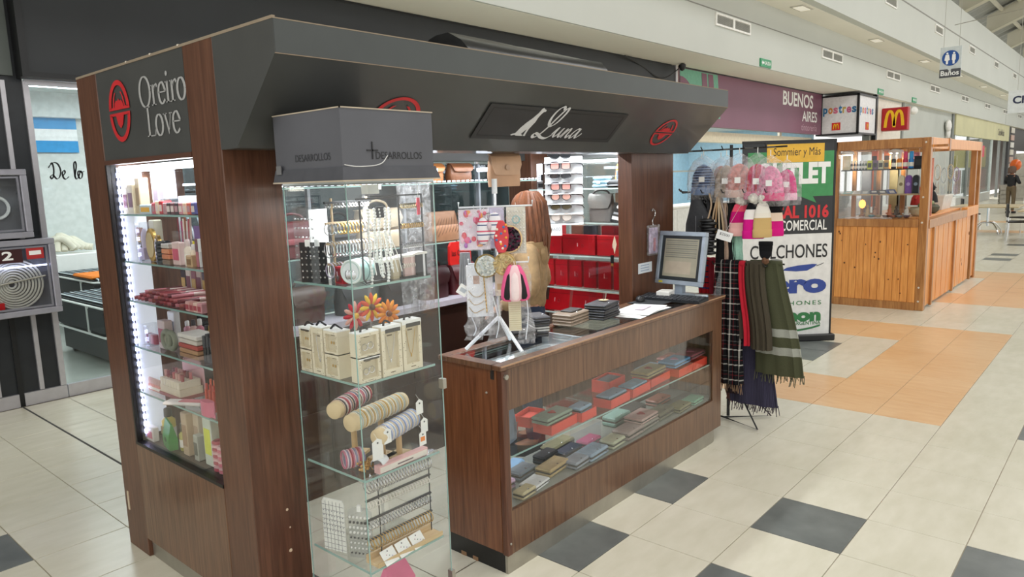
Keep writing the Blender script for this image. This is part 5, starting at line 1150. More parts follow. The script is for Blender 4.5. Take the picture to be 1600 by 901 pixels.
t = thing('pink_gift_bag', 'shiny pink gift bag at the foot of the glass case', 'gift bag', (-4.02, .27, z), rz=.2, group=J)
m = MB(); m.loft([[(-.08, -.04, 0), (.08, -.04, 0), (.08, .04, 0), (-.08, .04, 0)], [(-.085, -.035, .16), (.085, -.035, .16), (.085, .035, .16), (-.085, .035, .16)], [(-.06, -.006, .25), (.05, -.006, .26), (.05, .006, .26), (-.06, .006, .25)]]); m.build('bag', mk('e06a94', .3, bump=.1), t); bx('fold', mk('c94f7c', .3), -.002, -.043, .0, .002, -.04, .16, t)
t = thing('earring_pack', 'clear pack of pearl earrings lying at case bottom right', 'earring pack', (-3.88, .26, z), group=J); bx('card', CLEARP, -.05, -.04, 0, .05, .04, .006, t); m = MB()
for r in range(4):
    for e in range(5): m.ell((-.04+.02*e, -.03+.02*r, .009), .006, 7, k=5)
m.build('pearls', mk('eeeae2', .25), t, True)
# ================================================================== WALLETS IN THE COUNTER WINDOW
def wallet(label, x, y, z, w, d, h, c, rz=0., heart=None, zip_=True, box=None, group='wallets in the counter window', parent=None):
    t = thing('wallet', label, 'wallet', (x, y, z), rz=rz, group=group)
    z0 = 0
    mt = mk(c, .4, bump=.06, scale=60)
    m = MB(); m.box(-w/2, -d/2, z0, w/2, d/2, z0+h*.46, bev=min(.008, h*.2)); m.build('lower_shell', mt, t)
    m = MB(); m.box(-w/2, -d/2, z0+h*.54, w/2, d/2, z0+h, bev=min(.008, h*.2)); m.build('upper_shell', mt, t)
    m = MB(); m.box(-w/2+.004, -d/2+.003, z0+h*.42, w/2-.004, d/2-.004, z0+h*.58); m.build('zip_band', mk('4a4640', .5) if zip_ else mt, t)
    if zip_: m = MB(); m.box(w*.3, -d/2-.008, z0+h*.4, w*.3+.007, -d/2+.002, z0+h*.62); m.build('zip_pull', SILV, t)
    if heart:
        s = min(w, d)*.22
        m = MB(); m.prism([(0, -s), (s*.9, s*.1), (s*.9, s*.6), (s*.45, s*.85), (0, s*.5), (-s*.45, s*.85), (-s*.9, s*.6), (-s*.9, s*.1)], 'z', z0+h, z0+h+.003); m.build('heart_badge', mk(heart, .4), t)
    else: m = MB(); m.ell((0, -d*.32, z0+h), (.006, .006, .003), 8); m.build('snap', SILV, t, True)
    return t
def tray_box(label, x, y, z, w, d, h, rz=0., c='d8402e'):
    t = thing('open_red_box', label, 'box', (x, y, z), rz=rz, group='orange red wallet boxes in the counter'); mt = mk(c, .45); mi = mk('2e2a2c', .6)
    bx('base', mt, -w/2, -d/2, 0, w/2, d/2, h*.55, t)
    for r in ((-w/2, -d/2, w/2, -d/2+.004), (-w/2, d/2-.004, w/2, d/2), (-w/2, -d/2, -w/2+.004, d/2), (w/2-.004, -d/2, w/2, d/2)): bx('side', mt, r[0], r[1], h*.55, r[2], r[3], h, t)
    return t
Z = .554
tray_box('red wallet box under the sage wallet, upper counter shelf', -2.86, .345, Z, .24, .115, .05, .06); wallet('sage green wallet with red heart on red box', -2.88, .35, Z+.05, .23, .11, .035, '8fa08c', .06, 'b8352f')
tray_box('red wallet box beside the glass divider', -2.655, .33, Z, .15, .105, .05, .05); wallet('pale blue crumpled wallet in red box by divider', -2.655, .335, Z+.03, .13, .085, .04, '8fa9bd', .1)
tray_box('red wallet box at the left back of the upper shelf', -2.88, .505, Z, .17, .10, .055, .2); 
tray_box('red wallet box under the slate blue wallet', -2.345, .335, Z, .22, .115, .05, .06); wallet('slate blue wallet with flap in red box', -2.345, .337, Z+.03, .20, .095, .034, '7f95a8', .06)
tray_box('red wallet box under the flower embossed blue wallet', -2.10, .345, Z, .22, .115, .05, .06); wallet('blue wallet with embossed flower in red box', -2.10, .347, Z+.03, .20, .095, .028, '8aa4b8', .06, '9db3c4', False)
tray_box('tall red box holding a dark watch, counter shelf', -2.13, .50, Z, .2, .12, .075, .08); wallet('dark card holder inside the tall red box', -2.13, .50, Z+.046, .18, .10, .02, '2b2c31', .08, None, False)
tray_box('red wallet box under the gold wallet', -1.835, .375, Z, .26, .13, .05, .06); wallet('gold beige wallet with red heart on red box', -1.845, .39, Z+.05, .25, .125, .035, 'b3a06f', .06, 'a83a34')
tray_box('long red box at the right of counter shelf', -1.46, .34, Z, .42, .12, .05, .03); wallet('sky blue wallet with pink embroidery on long red box', -1.55, .37, Z+.05, .23, .13, .035, '6fa3cf', .05, 'd58fb5'); wallet('dusty rose wallet with pink flower at counter right end', -1.30, .385, Z+.05, .22, .13, .035, 'b06a74', .05, 'd98aa0')
wallet('grey steel wallet behind the sky blue one', -1.62, .52, Z, .22, .10, .03, '8d959b', .05); wallet('coral embroidered wallet at back right of shelf', -1.33, .53, Z, .2, .10, .04, 'b5695e', .05, 'cf7f72')
t = thing('navy_puffer_bag', 'soft grey blue pouch hung at the left of counter window', 'bag', (-3.18, .42, .56), rz=.3); bag_shape(t, .16, .10, .20, mk('69788a', .5, bump=.3, scale=20), None, 0); bx('pull_tab', SILV, .03, -.058, .04, .045, -.054, .09, t)
Z = .301
W_ = [('white wallet with black strap at front left', -3.05, .34, .15, .10, .028, 'd6d8d6', .15), ('cream coin purse at the front left corner', -3.17, .305, .12, .07, .04, 'b9ac84', .1), ('slate grey wallet behind the white one', -3.00, .47, .15, .09, .05, '6f7a84', .1), ('lilac wallet at far left of counter bottom', -3.17, .44, .10, .08, .05, 'c9a9c4', .0),
 ('tan wallet, upper of the pair at front', -2.845, .385, .20, .10, .045, 'b29a68', .12), ('grey wallet with buckle beside the tan one', -2.70, .335, .16, .10, .04, '8b939c', .1), ('black wallet with metal studs behind tan', -2.76, .50, .15, .08, .05, '1f2023', .1), ('olive long wallet at back under the red boxes', -2.57, .56, .24, .09, .04, '8a8763', .08),
 ('navy wallet between olive and blue wallets', -2.60, .46, .18, .08, .035, '2f3a4c', .08), ('light blue wallet with snap flap at front', -2.55, .335, .19, .11, .045, '8ea3b5', .08), ('hot pink wallet on the counter bottom', -2.42, .45, .16, .085, .04, 'c8447a', .08), ('sage cream wallet right of the blue one', -2.345, .335, .15, .10, .045, 'b0b398', .08),
 ('mauve grey wallet left of the heart wallet', -2.15, .35, .20, .12, .05, '9c8d86', .06), ('teal wallet behind the heart wallet', -2.0, .53, .2, .10, .06, '8fb5a8', .06), ('dark olive wallet at bottom middle right', -1.74, .37, .20, .11, .05, '6e6c5a', .06), ('charcoal wallet behind the heart wallet', -1.80, .54, .22, .10, .05, '4a4846', .06),
 ('olive wallet at the bottom right', -1.54, .34, .18, .10, .035, '84805c', .06), ('mint green wallet at bottom right end', -1.35, .34, .16, .10, .03, '7fb394', .06), ('rust wallet at back right of counter bottom', -1.50, .52, .2, .10, .04, '9b5c48', .06)]
for (lab, x, y, w, d, h, c, rz) in W_: wallet(lab, x, y, Z, w, d, h, c, rz)
wallet('large rose wallet with red heart on stacked wallets', -1.97, .37, Z+.045, .22, .13, .035, 'b79b92', .06, 'a33f42'); wallet('grey stone wallet under the rose heart wallet', -1.97, .37, Z, .23, .135, .043, '8f8b80', .06)
t = thing('blue_mask_pack', 'light blue folded cloth at counter bottom left', 'cloth', (-2.95, .57, Z), rz=.4)
m = MB(); m.box(-.09, -.04, 0, .09, .04, .03, bev=.012); m.build('cloth', mk('7fb0d8', .6, bump=.2), t); bx('band', mk('dfe9f2', .6), -.02, -.042, .0, .02, -.04, .03, t)

# ================================================================== ON THE COUNTER
Z = 1.0115
st = thing('counter_display_stand', 'white wire stand with hanging packs on the sales counter', 'display stand', (-3.13, .47, Z), rz=-.79)
WP = mk('e9edf0', .35)
for a in ((-.17, -.02), (.10, -.13), (.06, .16)):
    m = MB(); m.tube([(0, 0, .16), (a[0], a[1], .008)], .009, 6); m.build('leg', WP, st)
m = MB(); m.tube([(0, 0, .15), (0, 0, .83)], .009, 8); m.build('pole', CHROME, st); m = MB(); m.tube([(0, 0, .76), (0, 0, .83)], .013, 8); m.build('pole_sleeve', WP, st)
for zz, xa, xb in ((.70, -.175, .175), (.43, -.14, .15), (.30, -.16, .1)):
    m = MB(); m.tube([(xa, -.045, zz+.025), (xa, -.04, zz), (xb, -.04, zz), (xb, -.045, zz+.025)], .0045, 6); m.build('hook_bar', WP, st)
    m = MB(); m.tube([(0, 0, zz), (0, -.04, zz)], .005, 6); m.build('bracket', WP, st)
sm = st.matrix_basis.copy(); bpy.context.view_layer.update(); sm = st.matrix_world.copy()
def on_stand(x, y, zz): v = sm @ Vector((x, y, zz)); return (v.x, v.y, v.z)
HG = 'packs hanging on the white counter stand'
def hang(name, label, cat, x, y, zz): return thing(name, label, cat, on_stand(x, y, zz), rz=-.79, group=HG)
def hook(t, h): m = MB(); m.tube([(0, .006, h-.002), (0, .01, h+.02)], .0012, 4); m.build('hang_loop', WP, t)
t = hang('doll_pack', 'pink doll print pack with red shapes at stand top left', 'pack', -.105, -.06, .50); hook(t, .19)
bx('card', mk('eadfe9', .5), -.072, 0, 0, .072, .004, .19, t); bx('film', FILM, -.075, -.014, -.004, .075, .004, .194, t)
rnd = random.Random(5)
for q in range(26): m = MB(); m.ell((rnd.uniform(-.06, .06), -.004, rnd.uniform(.01, .18)), (rnd.uniform(.006, .016), .004, rnd.uniform(.006, .018)), 8); m.build('printed_shape', mk(('d8315e', 'e86a9a', 'f2a23a', 'e8455a', 'f6c6d8', 'b46ac0')[q % 6], .4), t, True)
t = hang('lilac_bag_pack', 'clear lilac pack behind the floral bow', 'pack', .0, -.025, .50); hook(t, .2); bx('card', mk('ded8ee', .5), -.04, 0, 0, .04, .003, .20, t); bx('film', FILM, -.043, -.008, -.002, .043, .004, .202, t)
t = hang('pearl_pack', 'cream pearl sheet pack at stand top right', 'pack', .095, -.045, .475); hook(t, .22)
bx('card', mk('ddd8c8', .5), -.045, 0, 0, .045, .003, .22, t); m = MB()
for r in range(13):
    for e in range(6): m.ell((-.035+.014*e, -.004, .012+.0155*r), .0045, 6, k=4)
m.build('pearls', mk('e9e4d8', .25), t, True); m = MB(); m.ring((0, -.004, .16), .017, .003, 'y', 16, 5); m.build('round_logo', mk('8fc2c4', .5), t); bx('film', FILM, -.047, -.012, -.002, .047, .004, .222, t)
t = hang('bow_headband', 'white and navy fabric bow with pink print on stand', 'headband', -.035, -.085, .50); hook(t, .18)
for s in (-1, 1): m = MB(); m.ell((.028*s, 0, .10+.012*s), (.032, .014, .065), 12); m.build('bow_loop', mk_bands('bow_print%d' % s, [(0, 'e9e6ea'), (.5, '4a5580'), (.62, 'e9e6ea'), (.85, 'd85a72')], 'z', 22, .7, .1), t, True)
m = MB(); m.ell((0, -.008, .11), (.012, .014, .02), 8); m.build('knot', mk('d9c7cf', .6), t, True); m = MB(); m.ring((0, .0, .155), .014, .004, 'y', 14, 5); m.build('rhinestone', SILV, t, True)
t = hang('floral_headband', 'red floral fabric ear headband on stand', 'headband', .02, -.09, .485); hook(t, .16)
m = MB(); m.loft([[(w*math.cos(a), .012*math.sin(a), zz) for a in [R(24*q) for q in range(15)]] for w, zz in ((.018, 0), (.032, .03), (.036, .08), (.03, .125), (.012, .15))]); m.build('ear', mk('d2474f', .8), t, True)
for q in range(12): m = MB(); m.ell((rnd.uniform(-.026, .026), -.012, .02+.01*q), (.006, .003, .006), 8); m.build('printed_flower', mk(('f0e4d4', '3f7fb8', 'e9a03a')[q % 3], .6), t, True)
for i, (x, y, zz, rr, c1, c2, lab) in enumerate(((-.055, -.10, .425, .052, 'cfd6d8', '8d7a4a', 'round silver sequin headband disc with gold rim'), (.055, -.075, .545, .062, '2a1f2a', 'd9b98a', 'round black sequin headband disc with pale rim'), (.03, -.105, .43, .05, 'cbb488', 'b89a62', 'gold sequin headband disc behind the silver one'))):
    t = hang('sequin_disc', lab, 'headband', x, y, zz); m = MB()
    m.lathe([(rr*.9, -.005), (rr, 0), (rr*.9, .006)], 24, (0, 0, 0), 'y'); m.build('disc', mk(c1, .4), t, True); m = MB(); m.ring((0, 0, 0), rr, .005, 'y', 24, 6); m.build('rim', mk(c2, .4, metal=.5), t, True)
    m = MB(); rnd2 = random.Random(i)
    for q in range(110):
        a, r_ = rnd2.uniform(0, 6.28), rr*.92*math.sqrt(rnd2.random()); cx2, cz2 = r_*math.cos(a), r_*math.sin(a); tl = rnd2.uniform(-.5, .5)
        m.add([(cx2-.005, -.008+tl*.004, cz2-.004), (cx2+.005, -.008-tl*.004, cz2-.004), (cx2+.004, -.01-tl*.004, cz2+.005), (cx2-.004, -.01+tl*.004, cz2+.005)], [(0, 1, 2, 3)], q % 2)
    o = m.build('sequins', [mk(c1, .15, metal=.9), mk(('f0f4f6', '6b2a4a', 'e3cf9f')[i], .2, metal=.8)], t); o['kind'] = 'stuff'
for i, (x, y, rz, c1, c2, lab) in enumerate(((.035, -.12, .25, 'e2588c', '1d1a1d', 'pink and black bath sponge paddle, left one'), (.075, -.13, .0, 'ecc3c8', 'f3dede', 'pale pink paddle between the two black ones'), (.12, -.115, -.3, 'e2588c', '1d1a1d', 'pink and black bath sponge paddle, right one'))):
    t = hang('sponge_paddle', lab, 'sponge', x, y, .255); t.rotation_euler = (0, rz*.6, -.79); hook(t, .17)
    m = MB(); m.loft([[(w*math.cos(a), d_*math.sin(a), zz) for a in [R(20*q) for q in range(18)]] for w, d_, zz in ((.018, .010, 0), (.030, .014, .012), (.034, .016, .06), (.030, .016, .12), (.016, .012, .165), (.008, .006, .172))]); m.build('body', mk(c1, .6, bump=.1), t, True)
    m = MB(); m.loft([[(w*math.cos(a), -.010-d_*math.sin(a), zz) for a in [R(20*q) for q in range(18)]] for w, d_, zz in ((.010, .004, .008), (.018, .010, .02), (.02, .011, .06), (.016, .010, .12), (.006, .004, .14))]); m.build('inset', mk(c2, .8, bump=.2), t, True)
t = hang('chain_card_pack', 'white card pack with gold chains low on the stand left', 'pack', -.09, -.06, .175); hook(t, .25)
bx('card', mk('e6eaf0', .4), -.062, 0, 0, .062, .003, .25, t); bx('photo', mk('b08a78', .5), -.03, -.001, .16, .0, 0, .2, t)
for q in range(11): m = MB(); m.ring((.03-.001*q, -.004, .03+.017*q), .010, .003, 'x', 10, 5); m.build('chain_link', GOLD, t, True)
for q in range(3): m = MB(); m.tube(smoothpath([(-.055, -.003, .13-.04*q), (-.03, -.003, .10-.04*q), (0, -.003, .10-.035*q), (.02, -.003, .12-.04*q)], 4), .0015, 5); m.build('necklace', GOLD, t)
bx('film', FILM, -.066, -.014, -.09, .066, .004, .252, t)
t = hang('ruler_strip', 'long cream ribbed strip hanging on the stand', 'strip', .075, -.07, .10); hook(t, .28); bx('strip', mk('e0d9c0', .5), -.03, 0, 0, .03, .003, .28, t)
for q in range(26): bx('rib', mk('cfc5a4', .5), -.028, -.002, .008+.0105*q, .028, 0, .012+.0105*q, t)
t = hang('small_card_pack', 'small cream card pack in the middle of the stand', 'pack', .015, -.045, .27); hook(t, .13); bx('card', mk('e3dcc8', .6), -.03, 0, 0, .03, .003, .13, t); bx('photo', mk('c9b48c', .6), -.02, -.001, .03, .02, 0, .06, t)
for i, (x, y, zz, h, lab) in enumerate(((.125, -.05, .03, .40, 'long clear plastic sleeve at right of the stand'), (-.02, -.075, .05, .25, 'crumpled clear plastic sleeves under the stand centre'), (-.13, -.05, .06, .14, 'folded clear sleeve below the chain card'))):
    t = hang('plastic_sleeve', lab, 'sleeve', x, y, zz)
    rings = []
    for q in range(7): rings.append([(.045*math.cos(a)*(1-.08*q)+.01*math.sin(q*1.7), .012*math.sin(a)+.005*math.sin(q*2+a*3), h*q/6) for a in [R(30*w) for w in range(12)]])
    m = MB(); m.loft(rings, cap=False); m.build('sleeve', FILM, t, True); m = MB(); m.tube(smoothpath([(0, 0, .02), (.015, .004, h*.4), (-.01, 0, h*.9)], 5), .003, 5); m.build('fold', mk('e2e8ee', .3), t)
t = hang('hair_tail', 'grey hair tail bundle hanging behind the stand left', 'hair piece', -.155, .02, .32); m = MB()
for q in range(6): m.tube(smoothpath([(.008*(q-2.5), 0, .16), (.01*(q-2.5), .006, .08), (.012*(q-2.5), 0, 0)], 4), .006, 5)
m.build('strands', mk('9a9c9f', .6), t, True)
t = hang('white_tag_card', 'small white square tag at the left hook', 'tag', -.185, -.05, .285); bx('card', PAPER, -.025, 0, 0, .025, .002, .05, t); t.rotation_euler = (0, .6, -.79); bx('print', mk('b9bfc6', .6), -.015, -.001, .015, .015, 0, .035, t)
for i in range(5):
    t = thing('bead_bracelet', 'clear bead bracelet in counter top tray, %s' % ordl(i, 5), 'bracelet', (-3.25+.12*i, .37+.03*(i % 2), .937), group='bracelets in the counter top tray'); m = MB()
    for q in range(14): m.ell((.035*math.cos(q*.449), .03*math.sin(q*.449), .007+.02*(i % 2)*0), .0075, 7, k=5)
    m.build('beads', mk(('dfe6ee', '9fb0bd', 'e9e9ea', '7f8a94', 'cfd9de')[i], .15, metal=.3), t, True)
    m = MB(); m.ring((0, 0, .007), .033, .001, 'z', 16, 4, sy=.86); m.build('cord', SILV, t)
wallet('black sequined purse left of the tan wallets', -2.90, .52, Z, .15, .07, .05, '17181b', -.4, None, True, group='wallets on the counter top')
for i in range(4):
    c = ('2b2c30', 'b9b9b6', '2b2c30', '4b4c52')[i]
    wallet(('bottom black wallet of the silver edged stack', 'pale wallet second in the silver edged stack', 'black wallet third in the silver edged stack', 'top black wallet of the silver edged stack')[i], -2.77, .52, Z+.027*i, .15, .09, .026, c, .9+.05*i, None, True, group='wallets on the counter top')
for i in range(2): wallet(('lower taupe wallet of the pair on counter', 'upper taupe wallet with black flap on counter')[i], -2.44, .545, Z+.035*i, .21, .13, .034, '8f7c68', .12, None, False, group='wallets on the counter top')
t = thing('black_card_wallet', 'flat black wallet lying on the taupe pair', 'wallet', (-2.42, .555, Z+.07), rz=.12); m = MB(); m.box(-.06, -.04, 0, .06, .04, .008, bev=.003); m.build('flap', mk('2a2724', .4), t); bx('stitch', mk('5a544c', .6), -.05, -.036, .008, .05, -.034, .0085, t)
for i in range(3): wallet(('lowest black leather wallet of the right stack', 'middle black leather wallet of the right stack', 'top black leather wallet with wrist strap')[i], -2.19, .50, Z+.03*i, .21, .14, .029, ('1c1e22', '22252a', '1f2227')[i], .1+.04*i, None, True, group='wallets on the counter top')
t = thing('flower_charm', 'small cream flower charm on the black wallet stack', 'charm', (-2.15, .515, Z+.09)); m = MB(); m.prism([(.03*math.cos(q*.785)*(1 if q % 2 else .8), .03*math.sin(q*.785)*(1 if q % 2 else .8)) for q in range(8)], 'z', .004, .007); m.build('card', mk('d9c39a', .6), t); m = MB(); m.ell((0, 0, .004), (.006, .006, .006), 8); m.build('centre', mk('4a3a28', .5), t, True)
for i in range(2): wallet(('red leather wallet behind the black stack', 'dark red leather wallet on the red one')[i], -2.16, .60+.0*i, Z+.02*i, .20, .07, .02, ('b01f28', '2a2326')[i], .1, None, False, group='wallets on the counter top')
for i, (w, d, rz, dx, lab) in enumerate(((.42, .24, .12, 0, 'large white sheet lying under the others on counter'), (.40, .22, -.05, .02, 'white sheet in the middle of the paper pile'), (.36, .22, .2, .05, 'topmost white sheet of the paper pile'))):
    t = thing('paper_sheet', lab, 'paper', (-1.93+dx, .42, Z+.003*i), rz=rz); m = MB()
    g = [[(x*w-w/2, y*d-d/2, .0015+.004*math.sin(x*3+i)*x*y) for x in (0, .25, .5, .75, 1)] for y in (0, .5, 1)]
    vs = [p for r in g for p in r]+[(p[0], p[1], p[2]-.0012) for r in g for p in r]; fs = [(5*a+b, 5*a+b+1, 5*a+b+6, 5*a+b+5) for a in range(2) for b in range(4)]; fs += [tuple(v+15 for v in f[::-1]) for f in fs]
    m.add(vs, fs); m.build('sheet', PAPER, t)
    if i == 2: bx('printed_block', mk('d8c6d6', .7), -.05, -.03, .006, .12, .03, .0064, t)
tag(bx('mouse_pad', mk('2d3033', .7), -1.72, .40, Z, -1.50, .62, Z+.004, bev=.001), 'dark mouse pad under the mouse on counter', 'mouse pad'); bx('rim', mk('1d1f21', .7), -1.72, .40, Z+.0035, -1.715, .62, Z+.0045, bpy.data.objects['mouse_pad'])
t = thing('computer_mouse', 'black computer mouse on the counter pad', 'mouse', (-1.62, .585, Z+.0045), rz=.5); m = MB(); m.loft([[(.052*s*math.cos(a), .03*s*math.sin(a), zz) for a in [R(20*q) for q in range(18)]] for s, zz in ((.96, 0), (1, .012), (.85, .026), (.5, .034), (.1, .036))]); m.build('shell', mk('1b1d20', .35), t, True); bx('wheel', mk('55585c', .5), -.035, -.003, .028, -.02, .003, .036, t)
t = thing('keyboard', 'black computer keyboard in front of the monitor', 'keyboard', (-1.46, .435, Z), rz=.06)
m = MB(); m.loft([[(-.075, -.22, 0), (.075, -.22, 0), (.075, .22, 0), (-.075, .22, 0)], [(-.075, -.22, .012), (.075, -.22, .024), (.075, .22, .024), (-.075, .22, .012)]]); m.build('case', mk('16181b', .5), t)
for r in range(5):
    for e in range(14): MB().box(-.068+.0275*r, -.21+.0303*e, .012+.0022*r, -.044+.0275*r, -.184+.0303*e, .021+.0022*r, bev=.002).build('key', mk('23262b', .5), t)
mo = thing('computer_monitor', 'silver flat monitor showing a grey data table on counter', 'monitor', (-1.285, .485, Z), rz=-math.pi/2-.12, rot=None)
mg = MB(); mg.xf = Matrix.Translation((0, 0, .075)) @ Matrix.Rotation(-.18, 4, 'X')
for r in ((-.185, 0, .185, .03), (-.185, .335, .185, .365), (-.185, .03, -.16, .335), (.16, .03, .185, .335)): mg.box(r[0], -.02, r[1], r[2], .02, r[3], bev=.003)
mg.build('bezel', mk('9ea9b5', .4, metal=.3), mo)
q = MB(); q.xf = mg.xf; q.box(-.17, .005, .02, .17, .05, .345); q.build('back_shell', mk('2b2d30', .5), mo)
q = MB(); q.xf = mg.xf; q.box(-.16, -.008, .03, .16, -.004, .335); q.build('screen', mk('23282b', .3, emit=.15), mo)
q = MB(); q.xf = mg.xf; q.box(-.135, -.0095, .055, .135, -.0085, .315); q.build('window', mk('8b8674', .5, emit=.22), mo)
for e in range(9): q = MB(); q.xf = mg.xf; q.box(-.125, -.0105, .298-.014*e, .125, -.0098, .305-.014*e); q.build('table_row', mk(('6b6a5f', '7d7b70')[e % 2], .5, emit=.1), mo)
q = MB(); q.xf = mg.xf; q.box(-.12, -.0105, .075, .09, -.0098, .16); q.build('dialog', mk('9b8f7d', .5, emit=.2), mo)
q = MB(); q.xf = mg.xf; q.box(-.15, -.0215, .008, -.12, -.0205, .02); q.build('sticker', mk('e0d23a', .5), mo)
bx('neck', mk('8f9aa6', .4), -.03, .0, .01, .03, .04, .12, mo); m = MB(); m.loft([[(.11*s*math.cos(a), .02+.085*s*math.sin(a), zz) for a in [R(20*w) for w in range(18)]] for s, zz in ((1, 0), (1, .008), (.4, .018))]); m.build('base', mk('8f9aa6', .4), mo, True)
carton('small white carton in front of the monitor', -1.40, .52, Z, .12, .09, .05, 'e6e4dd', None, rz=.2, name='white_carton')
t = thing('blue_leaflets', 'pale blue leaflets on the counter by the keyboard', 'leaflets', (-1.29, .33, Z), rz=.3); bx('leaflet', mk('a9c7d8', .5), -.08, -.05, 0, .08, .05, .004, t); bx('leaflet', mk('cfdde3', .5), -.05, -.045, .004, .1, .05, .007, t)
m = MB(); m.prism([(0, 0), (.05, 0), (.01, .16), (0, .16)], 'x', -1.135, -1.13); o = m.build('acrylic_bracket', CLEARP); o.location = (0, .25, Z); tag(o, 'clear acrylic bracket at the counter right end', 'bracket'); bx('fixing_plate', CLEARP, -1.15, 0, 0, -1.12, .06, .003, o)

# hanging at the right column
t = thing('wrapped_pouch', 'small lilac wrapped pouch on a hook, brown column', 'pouch', (-1.295, KY0-.012, 1.285)); m = MB(); m.box(-.07, -.02, 0, .07, .008, .21, bev=.006); m.build('wrapping', FILM, t); m = MB(); m.box(-.055, -.012, .01, .055, .004, .19, bev=.005); m.build('pouch', mk('b9a9c4', .5, var=.3, scale=30), t); bx('rose_tube', mk('c9808c', .5), -.01, -.016, .03, .015, -.01, .12, t)
m = MB(); m.tube(smoothpath([(0, -.006, .205), (-.01, -.006, .24), (.02, -.006, .27), (.025, -.006, .30), (.0, -.004, .32), (-.02, -.006, .305)], 5), .004, 6); m.build('hook', CHROME, t, True); m = MB(); m.lathe([(.008, -.006), (.008, .012)], 10, (.0, 0, .31), 'y'); m.build('fixing', CHROME, t)
t = thing('paper_note', 'small white paper note taped to the brown column', 'note', (-1.38, KY0-.003, 1.17)); bx('sheet', mk('dfe6ec', .7), -.09, 0, 0, .09, .002, .07, t)
for q in range(3): bx('ink_line', mk('8fa3c0', .6), -.06, -.001, .015+.018*q, .05, 0, .02+.018*q, t)
# beige bag at the front of the canopy
t = thing('beige_saddle_bag', 'beige leather saddle bag hanging below the canopy edge', 'handbag', (-2.80, .70, 1.80), rz=-.35); bag_shape(t, .19, .075, .165, mk('c79c79', .45, bump=.05), mk('cba382', .42), .62); m = MB(); m.lathe([(.014, -.004), (.012, 0)], 14, (.0, -.046, .10), 'y'); m.build('round_clasp', mk('a98a72', .3, metal=.4), t, True)
m = MB(); m.tube(smoothpath([(-.07, 0, .16), (-.05, 0, .175), (.05, 0, .175), (.07, 0, .16)], 5), .008, 6); m.build('strap', mk('7b5a40', .5), t, True)

# ================================================================== RIGHT CABINET GOODS
RG = 'red leather goods boxes in the end cabinet'
REDX = mk('c00f1c', .35)
def redbox(label, y, z, w, h, d=.06, tilt=0., c='b8101c'):
    t = thing('red_box', label, 'box', (-1.235, y, z), rot=(0, tilt, 0), group=RG); bx('body', mk(c, .35), 0, -w/2, 0, d, w/2, h, t, bev=.002); bx('lid_line', mk('7d0a12', .4), -.0008, -w/2, h*.8, 0, w/2, h*.8+.003, t)
    m = MB(); m.ring((-.001, -w*.12, h*.45), .011, .0014, 'x', 14, 4); m.build('round_stamp', mk('6d2a30', .5), t); bx('stamp_line', mk('d9a0a0', .5), -.001, w*.02, h*.40, 0, w*.05, h*.58, t)
for i in range(3): redbox('flat red box on third end cabinet shelf, %s' % ordl(i, 3), (1.63, 1.355, 1.035)[i], 1.253, (.22, .30, .30)[i], .15)
for i in range(6): redbox('upright red box on fourth end cabinet shelf, %s' % ordl(i, 6), 1.66-.135*i, 1.001, .115, .205, .06, 0, ('c0141f', 'bf1220', 'a00d18', '98101a', '9c0e18', 'b01420')[i])
for i in range(3): redbox('leaning red box on the lowest end cabinet shelf, %s' % ordl(i, 3), (1.60, 1.30, 1.0)[i], .80, (.27, .28, .26)[i], .17, .04, .2)
for i, (y, c, w, lab) in enumerate(((1.63, 'a8121f', .13, 'red box'), (1.43, '8b6a58', .1, 'taupe box'), (1.30, '3c4046', .13, 'charcoal box'), (1.12, '6d0f18', .16, 'maroon box'), (.96, '58101a', .12, 'dark wine box'))): carton('%s standing behind the flat red boxes' % lab, -1.13, y, 1.253, .05, w, .215, c, None, group='boxes at the back of the end cabinet')
z = RZ[0]
carton('grey and black carton stack at left of top end shelf', -1.18, 1.70, z, .07, .13, .06, '8d8a88', '2a2a2c', group='goods on the top end shelf'); carton('black glasses case on the grey carton, top end shelf', -1.18, 1.70, z+.062, .06, .12, .05, '1c1c1e', None, group='goods on the top end shelf'); carton('black long box on top end shelf', -1.17, 1.58, z, .06, .10, .075, '17181a', None, group='goods on the top end shelf')
t = thing('folded_blue_cloth', 'folded pale blue cloth on top end shelf', 'cloth', (-1.17, 1.17, z)); m = MB()
for q in range(3): m.box(-.05, -.07+.006*q, .028*q, .05, .07-.004*q, .028*q+.026, bev=.012)
m.build('folds', mk('a9cfe0', .6, bump=.3), t, True); bx('tag', PAPER, -.052, -.01, .03, -.05, .02, .05, t)
t = thing('baseball_hat', 'black fabric cap lying on top end shelf', 'cap', (-1.17, 1.04, z)); m = MB(); m.ell((0, 0, .02), (.05, .10, .04), 14); m.build('crown', BLKM, t, True); m = MB(); m.ell((-.05, .0, .012), (.04, .07, .01), 12); m.build('peak', BLK, t, True)
carton('slate grey box at back of top end shelf', -1.10, 1.03, z, .06, .10, .12, '59626b', None, group='goods on the top end shelf'); carton('darker grey box at right of top end shelf', -1.10, .92, z, .06, .09, .13, '454d55', None, group='goods on the top end shelf')
t = thing('orange_bag', 'orange and yellow bag at top of end cabinet', 'bag', (-1.06, 1.02, z)); m = MB(); m.prism([(-.12, 0), (.12, 0), (.10, .16), (-.10, .19)], 'x', 0, .03); m.build('bag', mk('d9772f', .5), t); m = MB(); m.prism([(-.10, .10), (.10, .14), (.09, .17), (-.095, .15)], 'x', -.003, 0); m.build('stripe', mk('e8c23a', .5), t)
z = RZ[1]
